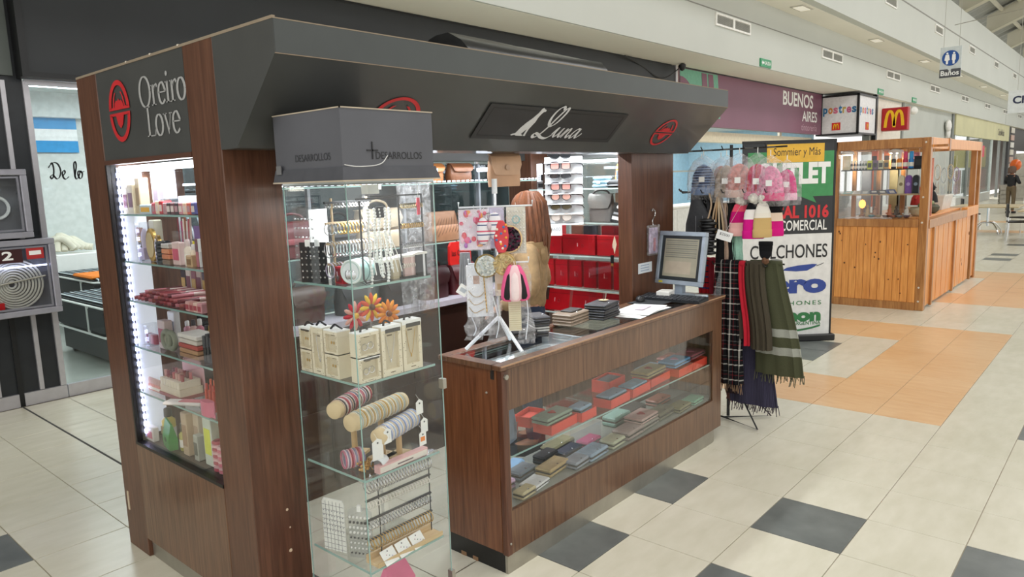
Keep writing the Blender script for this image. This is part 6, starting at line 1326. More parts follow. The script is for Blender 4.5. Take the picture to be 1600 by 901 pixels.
t = thing('grey_shoulder_bag', 'grey shoulder bag on second end shelf', 'handbag', (-1.14, 1.20, z), rz=-math.pi/2); bag_shape(t, .22, .08, .20, mk('6f6a66', .5, bump=.1), mk('77726d', .5), .5); m = MB(); m.tube(smoothpath([(-.08, 0, .18), (-.06, -.01, .22), (.0, -.01, .235), (.06, -.01, .22), (.08, 0, .18)], 5), .008, 6); m.build('strap', mk('605b57', .5), t, True)
carton('tan leather box at right of second end shelf', -1.10, 1.04, z, .06, .10, .21, '8a6a52', None, group='boxes on the second end shelf'); carton('brown leather box at far right of second end shelf', -1.10, .93, z, .06, .08, .22, '7b5540', None, group='boxes on the second end shelf')
t = thing('price_easel', 'black leaning price sign with white prints on end shelf', 'sign', (-1.25, 1.02, z), rot=(.18, .18, 0)); bx('board', BLK, 0, -.04, 0, .004, .04, .145, t); bx('print', PAPER, -.001, -.03, .02, 0, .03, .045, t); bx('print', mk('a9a9ac', .6), -.001, -.025, .06, 0, .025, .075, t); m = MB(); m.lathe([(.012, -.001), (.012, 0)], 10, (0, 0, .115), 'x'); m.build('logo', PAPER, t)
t = thing('key_ring_tag', 'cream diamond tag hanging on the end cabinet glass', 'tag', (-1.305, .985, 1.34)); m = MB(); m.prism([(0, -.06), (.018, .01), (0, .07), (-.018, .01)], 'x', 0, .004); m.build('tag', mk('dcc9ac', .5), t); m = MB(); m.tube([(.002, 0, .068), (.004, 0, .12)], .001, 4); m.build('cord', BLK, t); bx('black_fob', BLK, 0, .012, -.13, .008, .035, -.07, t); bx('brass_end', GOLD, 0, .015, -.15, .008, .032, -.13, t)
# sunglasses card
sg2 = thing('sunglasses_rack', 'white stepped sunglasses rack in front of end cabinet', 'display rack', (-1.40, 1.36, 1.49), rz=-1.0)
bx('back_board', mk('eceeef', .5), -.14, .02, 0, .14, .026, .50, sg2)
for q in range(7): m = MB(); m.add([(-.14, .02, .015+.075*q), (.14, .02, .015+.075*q), (.14, -.035, .005+.075*q), (-.14, -.035, .005+.075*q), (-.14, .02, .012+.075*q), (.14, .02, .012+.075*q), (.14, -.035, .002+.075*q), (-.14, -.035, .002+.075*q)], [(0, 1, 2, 3), (7, 6, 5, 4), (2, 6, 7, 3), (0, 3, 7, 4), (1, 5, 6, 2)]); m.build('tray', mk('e4e7ea', .5), sg2)
bpy.context.view_layer.update(); sgm = sg2.matrix_world.copy()
spec = (('square sunglasses with pink lenses at rack top', 'c98f86', '1c1b1d', 0), ('wraparound black sunglasses, second on rack', '23262a', '141517', 1), ('thick black sunglasses with pink lenses, third on rack', 'c58a80', '171618', 0), ('aviator sunglasses with rose lenses, fourth on rack', 'c99a8c', '2a1c18', 2), ('small dark olive sunglasses, fifth on rack', '4d4632', '2a241c', 1), ('thin clear rimmed sunglasses, lowest on rack', 'cfc6bd', 'b9a99c', 2), ('black sunglasses at the very top tray', '1d1f22', '121214', 1))
for q, (lab, lc_, fc, kd) in enumerate(spec):
    zz = .40-.075*q if q < 6 else .47
    P_ = sgm @ Vector((-.02, -.012, zz+.035)); t = thing('sunglasses', lab, 'sunglasses', P_, rz=-1.0, group='sunglasses on the white rack'); t.scale = (1.35, 1.2, 1.25)
    for s in (-1, 1):
        n = 14; rx, rz_ = (.024, .021) if kd != 1 else (.026, .016); ex = .5 if kd == 0 else 1.
        o2 = [(s*.03+rx*math.copysign(abs(math.cos(a))**ex, math.cos(a)), rz_*math.copysign(abs(math.sin(a))**ex, math.sin(a))-.0) for a in [2*math.pi*e/n for e in range(n)]]
        m = MB(); m.prism(o2, 'y', -.012, -.010); m.build('lens', mk(lc_, .12, coat=.3), t)
        m = MB(); m.tube([(p[0], -.011, p[1]) for p in o2], .0028, 5, closed=True); m.build('rim', mk(fc, .3), t, True)
        m = MB(); m.tube([(s*.056, -.010, .010), (s*.068, .0, .010), (s*.072, .03, .004)] if s < 0 else [(s*.056, -.010, .010), (s*.08, -.008, .012), (s*.115, -.004, .006), (s*.125, -.004, -.012)], .0028, 5); m.build('temple', mk(fc, .3), t)
    m = MB(); m.tube([(-.008, -.011, .008), (0, -.012, .011), (.008, -.011, .008)], .0025, 5); m.build('bridge', mk(fc, .3), t)
t = thing('price_paper', 'white paper with handwritten price below the sunglasses', 'paper', sgm @ Vector((-.07, -.045, -.075)), rz=-1.0); bx('sheet', PAPER, -.055, 0, 0, .055, .002, .085, t); text('$6600', mk('8b8f9a', .6), frame((-.042, -.001, .03), (1, 0, 0), (0, 0, 1)), .085, .03, t); MB().tube([(0, .001, .084), (0, .015, .1)], .001, 4).build('thread', WHITE, t)

# ================================================================== HANDBAGS AT THE BACK
HB = 'handbags on the kiosk back shelves'
def handbag(label, x, z, w, d, h, c, c2=None, flap=.5, strap=True, y=1.83, rz=0., tag_=None):
    t = thing('handbag', label, 'handbag', (x, y, z), rz=rz, group=HB); bag_shape(t, w, d, h, mk(c, .45, bump=.08, scale=25), mk(c2 or c, .42, bump=.08, scale=25), flap)
    if strap: m = MB(); m.tube(smoothpath([(-w*.3, 0, h*.95), (-w*.22, -.01, h*1.16), (0, -.01, h*1.25), (w*.22, -.01, h*1.16), (w*.3, 0, h*.95)], 5), .008, 6); m.build('handle', mk(c2 or c, .5), t, True)
    return t
t = handbag('tan bag with diagonal quilting on middle back shelf', -2.22, 1.431, .30, .15, .20, '8a6448', '8d684c', 0, False)
for q in range(9): m = MB(); m.tube(smoothpath([(-.15+.03*q, -.075+.002*q, .03), (-.10+.028*q, -.072, .10), (-.02+.02*q, -.035, .185)], 4), .0028, 5); m.build('quilt_seam', mk('6b4a35', .6), t)
handbag('cream rounded bag behind the earring bars', -2.78, 1.431, .34, .16, .24, 'b9a78c', 'c4b399', .45); handbag('burgundy quilted bag at left of middle back shelf', -3.40, 1.431, .30, .14, .20, '5a2328', '6a2a30', .6)
handbag('black bag between cream and burgundy bags', -3.08, 1.431, .24, .12, .19, '1d1d20', None, .5); handbag('dusty mauve bag above the burgundy one', -3.62, 1.431, .2, .12, .24, '7d6862', None, .4)
for i, (x, c, lab) in enumerate(((-2.30, 'a56a3a', 'cognac tote bag on top back shelf'), (-2.02, '7a4e32', 'chestnut tote bag on top back shelf, by the post'), (-2.62, '6a5446', 'brown tote bag on top back shelf'), (-2.95, 'c9a57f', 'sand coloured bag on top back shelf'), (-3.35, '3a4048', 'slate backpack on top back shelf'))): handbag(lab, x, 1.831, .22, .11, .125, c, None, .4, False)
for i, (x, c, lab) in enumerate(((-2.05, '5b1a22', 'wine red bag on the lower back ledge'), (-2.32, '3b1a1e', 'dark maroon bag on the lower back ledge'), (-2.65, '26282c', 'black bag on the lower back ledge'), (-3.0, '2f3338', 'charcoal bag on the lower back ledge, middle'), (-3.35, '4a3a34', 'dark brown bag on the lower back ledge'), (-3.7, '9aa5ac', 'pale grey bag at the left of the lower back ledge'))): handbag(lab, x, 1.036, .25, .13, .21, c, None, .5)
t = thing('red_brand_pouch', 'red pouch lettered Oreiro hanging from the back shelf', 'pouch', (-2.20, 1.66, 1.27)); m = MB(); m.prism([(-.10, .0), (.10, .0), (.105, .03), (.10, .13), (.08, .155), (-.08, .155), (-.10, .13), (-.105, .03)], 'y', 0, .02); m.build('pouch', mk('c9221f', .4), t); text('las Oreiro', BLK, frame((-.085, -.002, .06), (1, 0, 0), (0, 0, 1)), .17, .04, t); m = MB(); m.lathe([(.018, -.004), (.018, 0)], 12, (0, 0, .02), 'y'); m.build('snap', BLK, t); m = MB(); m.tube([(0, .01, .15), (0, .04, .16)], .003, 5); m.build('loop', BLK, t)
t = thing('hanging_sleeves', 'clear hanging plastic sleeves right of the case', 'sleeves', (-2.78, 1.45, 1.05)); 
for q in range(3):
    m = MB(); m.loft([[(.06*math.cos(a)+.07*(q-1), .02*math.sin(a)+.01*math.sin(zz*9+q), zz) for a in [R(30*w) for w in range(12)]] for zz in (0, .2, .45, .8)], cap=False); m.build('sleeve', FILM, t, True)
m = MB(); m.tube([(-.16, 0, .81), (.16, 0, .81)], .006, 6); m.build('rail', STEEL, t); m = MB(); m.tube([(0, 0, .81), (0, 0, 1.25)], .003, 5); m.build('wire', STEEL, t)
# ================================================================== KIOSK LAMPS
def lamp_light(name, loc, sx, sy, power, parent, color=(.92, .96, 1)):
    o = area(name, loc, sx, sy, power, color); o.parent = parent; return o
t = thing('canopy_lamp', 'long white lamp under the kiosk canopy', 'lamp', (-2.4, 1.15, 2.228))
bx('housing', WHITE, -1.2, -.05, .02, 1.2, .05, .07, t); bx('tube', mk('f4f8ff', .5, emit=5, var=0), -1.15, -.03, -.005, 1.15, .03, .02, t)
lamp_light('canopy_lamp_light', (0, 0, -.02), 2.3, .08, 30, t)
lamp_light('case_lamp_light', (-3.99, .33, 1.80), .2, .16, 3.2, gc, (.95, .98, 1))
lamp_light('cosmetics_lamp_light', (-4.24, 1.36, 1.92), .06, .8, 3.5, lc)
lamp_light('end_cabinet_light', (-1.17, 1.2, 1.94), .1, .8, 7, rc)
for zz in (1.40, 1.80): lamp_light('handbag_shelf_light', (-2.65, 1.74, zz+.14), 2.4, .05, 1.6, bc)

# ================================================================== PEOPLE
def skin(name, verts, edges, radii, mat_, parent, root=0, sub=2):
    me = bpy.data.meshes.new(name); me.from_pydata(verts, edges, []); me.materials.append(mat_)
    o = obj(name, me, parent)
    md = o.modifiers.new('skin', 'SKIN'); md.use_smooth_shade = True
    for v, r in zip(me.skin_vertices[0].data, radii): v.radius = r if isinstance(r, tuple) else (r, r); v.use_root = False
    me.skin_vertices[0].data[root].use_root = True
    s = o.modifiers.new('sub', 'SUBSURF'); s.levels = sub; s.render_levels = sub
    return o
SKIN = mk('c08a6c', .5); 
def person(label, loc, rz, h, top, trousers, hair, hair_len, arm):
    t = thing('person', label, 'person', loc, rz=rz); s = h/1.72
    # joints: 0 pelvis .. facing -y locally
    V = {'pel': (0, 0, .95), 'wai': (0, 0, 1.08), 'che': (0, .01, 1.28), 'sho': (0, .01, 1.40), 'nec': (0, 0, 1.47), 'nek2': (0, -.01, 1.53), 'hd': (0, -.025, 1.60), 'hd2': (0, -.02, 1.68)}
    E_ = [('pel', 'wai'), ('wai', 'che'), ('che', 'sho'), ('sho', 'nec'), ('nec', 'nek2'), ('nek2', 'hd'), ('hd', 'hd2')]
    RR = {'pel': (.155, .115), 'wai': (.135, .10), 'che': (.155, .115), 'sho': (.14, .095), 'nec': .055, 'nek2': .055, 'hd': (.075, .095), 'hd2': (.07, .085)}
    for sd, nm in ((1, 'l'), (-1, 'r')):
        V.update({'hip'+nm: (.09*sd, 0, .90), 'kne'+nm: (.10*sd, -.01, .50), 'ank'+nm: (.10*sd, .02, .09), 'toe'+nm: (.11*sd, -.13, .035)})
        RR.update({'hip'+nm: .088, 'kne'+nm: .058, 'ank'+nm: .042, 'toe'+nm: .035}); E_ += [('pel', 'hip'+nm), ('hip'+nm, 'kne'+nm), ('kne'+nm, 'ank'+nm), ('ank'+nm, 'toe'+nm)]
        eb, wr = arm[nm]
        V.update({'sh'+nm: (.17*sd, .01, 1.355), 'el'+nm: eb, 'wr'+nm: wr}); RR.update({'sh'+nm: .058, 'el'+nm: .043, 'wr'+nm: .028}); E_ += [('sho', 'sh'+nm), ('sh'+nm, 'el'+nm), ('el'+nm, 'wr'+nm)]
        d = (Vector(wr)-Vector(eb)).normalized(); side = Vector((sd, 0, 0)); pa = Vector(wr)+d*.06
        V['pa'+nm] = tuple(pa); RR['pa'+nm] = (.030, .018); E_.append(('wr'+nm, 'pa'+nm))
        for f in range(4):
            o_ = side*(.024-.016*f)*-1; L = (.062, .075, .072, .056)[f]
            a = pa+d*.025+o_; b = a+d*L*.5+Vector((0, 0, -.006)); c = b+d*L*.5+Vector((0, .004, -.016))
            for k_, p in (('a', a), ('b', b), ('c', c)): V['f%d%s%s' % (f, k_, nm)] = tuple(p); RR['f%d%s%s' % (f, k_, nm)] = .0088
            E_ += [('pa'+nm, 'f%da%s' % (f, nm)), ('f%da%s' % (f, nm), 'f%db%s' % (f, nm)), ('f%db%s' % (f, nm), 'f%dc%s' % (f, nm))]
        a = Vector(wr)+d*.03-side*.028; b = a+d*.035-side*.018
        V['ta'+nm] = tuple(a); V['tb'+nm] = tuple(b); RR['ta'+nm] = .011; RR['tb'+nm] = .009; E_ += [('wr'+nm, 'ta'+nm), ('ta'+nm, 'tb'+nm)]
    def sk(name, keys, grow, mat_, root):
        ks = [k_ for k_ in V if keys(k_)]; ix = {k_: i for i, k_ in enumerate(ks)}
        rr = [tuple((q+grow)*s for q in (RR[k_] if isinstance(RR[k_], tuple) else (RR[k_],)*2)) for k_ in ks]
        return skin(name, [tuple(c*s for c in V[k_]) for k_ in ks], [(ix[a], ix[b]) for a, b in E_ if a in ix and b in ix], rr, mat_, t, ix[root])
    b = sk('body', lambda k_: True, 0, SKIN, 'pel')
    sk('jacket', lambda k_: k_[:2] in ('pe', 'wa', 'ch', 'sh', 'el', 'wr', 'ne') and k_ != 'nek2', .018, top, 'che')
    sk('trousers', lambda k_: k_[:2] in ('pe', 'hi', 'kn', 'an') or k_ == 'wai', .012, trousers, 'pel')
    for sd in (1, -1):
        m = MB(); m.loft([[((.11*sd+.042*math.cos(a))*s, (-.05+.125*math.sin(a))*s, zz) for a in [R(24*q) for q in range(15)]] for zz in (0, .05, .075)]); m.build('shoe', BLK, t, True)
    m = MB(); m.ell((0, .005*s, 1.645*s), (.098*s, .112*s, .118*s), 16); 
    m.loft([[(w*math.cos(a)*s, (.035+.07*math.sin(a)*.9)*s, zz*s) for a in [R(24*q) for q in range(15)]] for w, zz in ((.03, 1.60-hair_len), (.075, 1.62-hair_len*.8), (.105, 1.58), (.10, 1.68))]); 
    rh = random.Random(3)
    for q in range(26):
        w_ = R(-25+230*q/25); rr_ = .096+.012*rh.random(); L_ = hair_len*(.75+.5*rh.random())
        m.tube([((rr_*math.cos(w_)*f)*s, (.01+rr_*math.sin(w_)*f+g)*s, zz*s) for f, g, zz in ((.55, 0, 1.745), (.98, 0, 1.68), (1.03, .005, 1.60), (1.08+.1*rh.random(), .02*rh.random(), 1.60-L_*.55), (.98+.2*rh.random(), .02, 1.60-L_))], [.02*s, .026*s, .025*s, .02*s, .006*s], 6)
    m.build('hair', hair, t, True)
    if hair_len > .15:
        m = MB(); m.ell((0, .10*s, 1.35*s), (.12*s, .045*s, .10*s), 14); m.build('hood', top, t, True)
    for sd in (1, -1): m = MB(); m.ell((.034*sd*s, -.112*s, 1.615*s), (.011*s, .006*s, .007*s), 8); m.build('eye', mk('2b211c', .3), b, True); m = MB(); m.ell((.088*sd*s, -.01*s, 1.60*s), (.012*s, .02*s, .032*s), 8); m.build('ear', SKIN, b, True)
    m = MB(); m.ell((0, -.125*s, 1.585*s), (.013*s, .016*s, .022*s), 8); m.build('nose', SKIN, b, True); m = MB(); m.ell((0, -.108*s, 1.545*s), (.022*s, .006*s, .006*s), 8); m.build('mouth', mk('9a4f48', .5), b, True)
    return t
HOOD = mk('a98c66', .9, bump=.25, scale=30, var=.12)
person('person in beige hoodie and jeans, turned away inside the kiosk', (-2.06, 1.17, 0), -2.55, 1.72, HOOD, mk('27344d', .8, bump=.2, scale=60), mk('7a4a2e', .5, var=.3, scale=30, stretch=(6, 6, .6)), .22,
       {'l': ((.28, .06, 1.14), (.17, -.16, 1.02)), 'r': ((-.31, .09, 1.12), (-.16, -.15, 1.02))})
person('distant person in black jacket and khaki trousers', (26.9, 1.95, 0), 1.1, 1.70, mk('1d1e22', .7), mk('6b5d47', .8), mk('6b5548', .7), .10, {'l': ((.26, -.02, 1.14), (.16, -.22, 1.12)), 'r': ((-.26, -.02, 1.14), (-.16, -.22, 1.12))})

# ================================================================== ACCESSORY RACK
rk = thing('wire_accessory_rack', 'black wire rack of hats, bags and scarves beside the counter', 'rack', (-.70, .38, 0))
m = MB(); m.tube([(0, 0, .02), (0, 0, 2.03)], .012, 8); m.build('pole', BLK, rk)
for zz, n in ((2.00, 5), (1.70, 5), (1.19, 6)):
    m = MB(); m.tube([(0, .36, zz), (0, -.40, zz)], .006, 6); m.build('cross_bar', BLK, rk)
    for e in range(n):
        yy = .30-.62*e/(n-1); m = MB(); m.tube([(.12, yy, zz), (-.16, yy, zz-.004), (-.185, yy, zz+.02)], .004, 5); m.build('prong', BLK, rk)
m = MB(); m.tube(smoothpath([(0, .36, 1.70), (0, .40, 1.705), (0, .415, 1.725)], 4), .006, 6); m.build('end_hook', BLK, rk)
for pts in ([(-.03, .02, .012), (-.15, -.29, .012), (0.02, 0, .35)], [(-.03, .02, .012), (.2, -.25, .012), (.02, 0, .35)], [(-.03, .02, .012), (.05, .36, .012), (.02, 0, .35)]):
    m = MB(); m.tube(pts, .007, 6); m.build('wire_foot', BLK, rk)
HX = -.80
def beanie(t, w, h, mat_, pom=None, brim=None):
    m = MB(); m.lathe([(w*.48, 0), (w*.5, h*.08), (w*.5, h*.35), (w*.44, h*.65), (w*.28, h*.88), (w*.06, h*.97)], 18, sy=.38); m.build('crown', mat_, t, True)
    m = MB(); m.lathe([(w*.5, 0), (w*.53, h*.02), (w*.53, h*.2), (w*.5, h*.22)], 18, sy=.4); m.build('brim', brim or mat_, t, True)
    if pom:
        m = MB(); rnd = random.Random(h); 
        for q in range(26): a, b = rnd.uniform(0, 6.28), rnd.uniform(-1, 1); r_ = w*.25; m.ell((r_*.6*math.cos(a)*math.sqrt(1-b*b), r_*.5*math.sin(a)*math.sqrt(1-b*b), h*1.02+r_*.6*b), r_*.62, 7, k=5)
        m.build('pompom', pom, t, True)
def bag_of_hat(label, y, z, w, h, mat_, brim, x=HX, rz=-math.pi/2, n=0):
    t = thing('bagged_knit_hat', label, 'hat', (x, y, z), rz=rz+.25, group='bagged knit hats on the top rack tier')
    beanie(t, w*.8, h*.72, mat_, None, brim)
    rings = []
    for i, f in enumerate((-.12, .0, .3, .6, .85, 1.0)):
        ww = w*(.55, .56, .56, .52, .34, .05)[i]; dd = w*(.12, .26, .28, .24, .12, .02)[i]
        rings.append([(ww*math.cos(a)*(1+.05*math.sin(5*a+i)), dd*math.sin(a)*(1+.1*math.sin(7*a+2*i)), h*f*.92) for a in [R(18*q) for q in range(20)]])
    m = MB(); m.loft(rings); m.build('plastic_bag', FILM, t, True); bx('price_tag', PAPER, -.02, -w*.30, h*.30, .02, -w*.295, h*.42, t)
    m = MB(); m.tube([(0, 0, h*.9), (0, 0, h*1.02)], .003, 5); m.build('hang_loop', WHITE, t)
bd1 = mk_bands('navy_stripe_knit', [(0, '2c3a5c'), (.35, '7f97bd'), (.55, '2c3a5c'), (.8, '8fa3c4')], 'z', 26)
bag_of_hat('navy and pale blue striped hat in plastic, left of top tier', .545, 1.680, 0.213, 0.312, bd1, mk('7f97bd', .9))
bag_of_hat('grey and mauve hat in plastic at the far left back', .62, 1.685, 0.179, 0.288, mk('8f8a98', .9, bump=.3), None, HX+.12)
bag_of_hat('rust pink patterned hat in plastic beside the striped one', .45, 1.675, 0.168, 0.300, mk('c9705c', .9, var=.3, scale=40), mk('d9a9a0', .9), HX+.08)
bag_of_hat('brown grey hat in plastic, middle of top tier', .37, 1.660, 0.202, 0.324, mk('b3a08c', .9, var=.25, scale=40), None)
bag_of_hat('dusty pink bunny face hat in plastic', .275, 1.660, 0.235, 0.336, mk('d58f86', .9, var=.25, scale=35), mk('e8c8bc', .9))
bag_of_hat('red and pink ear flap hat in plastic', .145, 1.645, 0.213, 0.348, mk_bands('pink_red_knit', [(0, 'c9305a'), (.45, 'e88fae'), (.7, 'a8405f'), (.85, 'd9343c')], 'x', 18), mk('e86f9a', .9))
bag_of_hat('pink heart patterned hat in plastic at right end', .055, 1.635, 0.224, 0.336, mk('e58aac', .9, var=.3, scale=45), mk('d8437c', .9))
bag_of_hat('magenta hat in plastic at the far right end', -.02, 1.635, 0.168, 0.300, mk('d5307f', .9, var=.15, scale=45), mk('eeb6cc', .9), HX+.1)
for i, (y, lab) in enumerate(((.56, 'black gloves pair under the striped hat'), (.26, 'black fuzzy hat with clip under the bunny hat'), (.12, 'black velvet bow below the pink hats'))):
    t = thing('black_knit_item', lab, 'knitwear', (-.68, y, 1.54), rz=-math.pi/2); m = MB()
    for q in range(9): m.ell((.06*math.cos(q*.7), .03*math.sin(q*1.3), .05+.05*math.sin(q*2.1)), (.055, .035, .055), 10)
    m.build('knit', mk('17171a', .95, bump=.5, scale=60), t, True); m = MB(); m.ring((0, -.055, .09), .012, .003, 'y', 12, 5); m.build('ring', SILV, t); m = MB(); m.tube([(0, 0, .1), (0, 0, .142)], .003, 5); m.build('loop', BLK, t)
def pompom_hat(label, y, z, w, h, cols, pom, x=HX, rz=0.):
    t = thing('pompom_hat', label, 'hat', (x, y, z), rz=-math.pi/2+.55+rz, group='pompom hats on the middle rack tier')
    beanie(t, w, h, mk_bands('knit_'+label[:12], cols, 'z', 1/h*.96), pom); return t
WP2 = mk('e9e6da', .95, bump=.6, scale=50)
pompom_hat('coral, magenta and pink pompom beanie', .257, 1.39, .16, .25, [(0, 'e3b0aa'), (.36, 'c2186f'), (.66, 'e8566f')], WP2)
pompom_hat('white, grey and black pompom beanie beside the coral one', .215, 1.40, .15, .25, [(0, 'c2a489'), (.4, 'e6e2da'), (.7, '1b1b1e')], WP2, HX+.07)
pompom_hat('black, white and hot pink pompom beanie', .155, 1.375, .14, .27, [(0, 'd01c84'), (.48, 'efe9e4'), (.72, '17171a')], WP2, HX-.03)
pompom_hat('cream and camel pompom beanie', .095, 1.385, .13, .26, [(0, 'c7a76f'), (.5, 'e6dfd2'), (.62, 'e9e4da')], WP2, HX-.02, .2)
pompom_hat('black, cream and magenta beanie at right end', .055, 1.39, .15, .25, [(0, 'cf1f7c'), (.4, 'e3cdb8'), (.62, '151517')], None, HX+.05)
t = pompom_hat('black beanie with brown fur pompom hanging upside down', .06, 1.36, .09, .13, [(0, '151517'), (.5, '1b1b1e')], mk('6a4a34', .95, bump=.6, scale=60), HX-.04); t.rotation_euler = (math.pi, 0, -math.pi/2+.25)
t = thing('sling_bag', 'dark grey sling bag with zip at rack left', 'bag', (HX, .565, 1.33), rz=-math.pi/2+.2); m = MB(); m.loft([[(w*math.copysign(abs(math.cos(a))**.6, math.cos(a))+ox, .03*math.sin(a), zz) for a in [R(18*q) for q in range(20)]] for w, zz, ox in ((.08, 0, -.01), (.115, .04, 0), (.11, .14, 0), (.075, .22, -.015), (.045, .29, -.03), (.035, .36, -.035))]); m.build('body', mk('46484c', .7, bump=.2, scale=60), t, True)
for xx in (-.03, .02): bx('zip', mk('8f9196', .4), xx, -.034, .06, xx+.004, -.03, .2, t)
m = MB(); m.tube(smoothpath([(.06, 0, .2), (.05, 0, .30), (.02, 0, .37)], 4), .012, 6); m.build('strap', mk('2b2c2f', .7), t)
t = thing('ruched_pouch', 'black ruched leather pouch beside the sling bag', 'bag', (HX-.09, .465, 1.25), rz=-math.pi/2+.3); m = MB()
for q in range(12): m.ell((.01*(-1)**q, 0, .02+.021*q), (.062-.001*abs(q-6), .03, .016), 14)
m.build('body', mk('1b1b1d', .35, bump=.15), t, True); m = MB(); m.tube(smoothpath([(0, 0, .26), (.02, .02, .36), (.0, .06, .44)], 4), .006, 6); m.build('cord', mk('b9a184', .6), t)
t = thing('strap_bundle', 'bundle of beige leather straps hanging from rack', 'straps', (HX-.03, .415, 1.43), rz=-math.pi/2); 
for q in range(5): m = MB(); m.tube(smoothpath([(-.05+.03*q, .0, 0), (-.03+.02*q, -.01, .12), (.0, 0, .265)], 5), .006, 5); m.build('strap', mk(('c7ac8c', 'b3916a', 'd1bda0', 'c9b08e', '9a8e86')[q], .5), t, True); m = MB(); m.ring((-.05+.03*q, 0, -.01), .008, .002, 'y', 10, 5); m.build('clasp', GOLD, t)
for i, (y, w, z0, h, c, lab) in enumerate(((.423, .07, 1.14, .45, '151517', 'black fluffy scarf under the beige straps'), (.37, .05, 1.17, .45, 'cdb09a', 'thin beige knit strip beside the black scarf'), (.335, .07, 1.16, .46, '131315', 'second black fluffy scarf, right of the beige strip'), (.285, .075, 1.20, .38, '9fcdb8', 'mint green scarf end under the pompom beanies'))):
    t = thing('hanging_knit', lab, 'scarf', (HX+.02, y, z0), rz=-math.pi/2)
    rings = [[(w/2*math.cos(a)*(1+.12*math.sin(9*a+zz*40))+.01*math.sin(zz*8+i), .022*math.sin(a)*(1+.2*math.sin(7*a)), zz) for a in [R(15*q) for q in range(24)]] for zz in [h*e/8 for e in range(9)]]
    m = MB(); m.loft(rings); m.build('knit', mk(c, .95, bump=.5, scale=70), t, True); m = MB(); m.tube([(0, 0, h-.01), (0, 0, 1.695-z0)], .003, 5); m.build('loop', BLK, t)
t = thing('paper_price_tag', 'white paper price tag in front of the straps', 'tag', (HX-.10, .345, 1.365), rot=(0, .3, -math.pi/2+.3)); bx('card', PAPER, -.055, 0, 0, .055, .002, .065, t); text('$2500', mk('3a3a3e', .6), frame((-.035, -.001, .03), (1, 0, 0), (0, 0, 1)), .07, .02, t); m = MB(); m.tube([(0, .001, .063), (.05, .06, .335)], .001, 4); m.build('thread', WHITE, t)
def scarf(label, y, w, z0, mat_, x=HX, d=.05, fringe=None, z1=1.205, sway=.0, flare=0., group='scarves on the lower rack tier'):
    t = thing('scarf', label, 'scarf', (x, y, z0), rz=-math.pi/2, group=group); h = z1-z0; rnd = random.Random(label); ph = rnd.uniform(0, 6)
    rings = []
    for e in range(11):
        f = e/10; ww = w/2*(1+flare*(1-f)); rings.append([(ww*math.cos(a)+.012*math.sin(f*5+ph)+sway*(1-f), (d/2*(1-.3*f))*math.sin(a)+.010*math.sin(w*90*math.cos(a)+ph)*(1-.4*f), h*f) for a in [R(11.25*q) for q in range(32)]])
    m = MB(); m.loft(rings); m.build('drape', mat_, t, True)
    m = MB(); m.lathe([(.02, -w*.42), (.024, 0), (.02, w*.42)], 10, (0, 0, h-.004), 'x'); m.build('fold', mat_, t, True)
    if fringe:
        m = MB(); n = int(w*(1+flare)/.008)
        for q in range(n): xx = -w/2*(1+flare)+w*(1+flare)*(q+.5)/n+sway+.012*math.sin(ph); m.tube([(xx, rnd.uniform(-d/3, d/3), .012), (xx+rnd.uniform(-.006, .006), rnd.uniform(-d/2, d/2), -rnd.uniform(.035, .075))], .0028, 4)
        m.build('fringe', fringe, t)
    return t
scarf('red and navy striped scarf behind the counter corner', .56, .10, .62, mk_bands('red_navy', [(0, 'b5272f'), (.4, '3b3f6b'), (.55, 'b5272f'), (.9, '2a2730')], 'z', 12), HX+.05)
scarf('crimson scarf between striped and plaid scarves', .489, .05, .55, mk('9c2536', .9, bump=.3), HX+.05)
PLAID = mk_bands('plaid', [(0, '17171a'), (.28, 'd9d6cf'), (.36, '17171a'), (.62, '8a2a30'), (.66, '17171a'), (.84, '6a6a68'), (.9, '17171a')], 'z', 9, cross=('x', [(0, '1b1b1e'), (.3, 'c9c6be'), (.42, '1b1b1e'), (.7, '7a2028'), (.76, '1b1b1e')], 14))
scarf('black, white and red plaid fringed scarf', .324, .21, .32, PLAID, HX-.05, .06, mk('8a6f58', .9), flare=.05)
scarf('brown knit loop scarf', .249, .09, .66, mk('4f4138', .95, bump=.5, scale=50), HX-.03, .06, sway=.03)
scarf('bright red narrow scarf', .215, .045, .62, mk('b8142c', .9, bump=.3), HX-.06, .05, sway=.035)
scarf('dark olive ribbed knit scarf', .135, .15, .60, mk('433c2e', .95, bump=.6, scale=50, stretch=(4, 1, .3)), HX-.04, .08, sway=.05)
OLS = mk_bands('olive_band', [(0, '4a4c38'), (.10, '4a4c38'), (.16, '9a9c92'), (.22, '4a4c38'), (.30, '9a9c92'), (.36, '4a4c38')], 'z', 1.1)
scarf('olive scarf with pale grey bands at rack right', .085, .26, .42, OLS, HX+.03, .09, mk('5a5a48', .9), sway=.11, flare=.35)
scarf('grey fringed scarf edge at far right of rack', .039, .09, .55, mk('7f8078', .95, bump=.5), HX+.1, .05, mk('8c8c82', .9), sway=.10, flare=.4)
scarf('navy purple crinkled scarf with long fringe', .215, .30, .16, mk('37344a', .95, bump=.7, scale=40, stretch=(5, 1, .2), var=.25), HX+.07, .09, mk('433840', .9), 1.0, sway=.03, flare=.25)
scarf('dark maroon fringed scarf behind the plaid one', .32, .14, .22, mk('2c1d22', .95, bump=.6, scale=40, stretch=(5, 1, .2)), HX+.06, .07, mk('6a3a34', .9), 1.0)

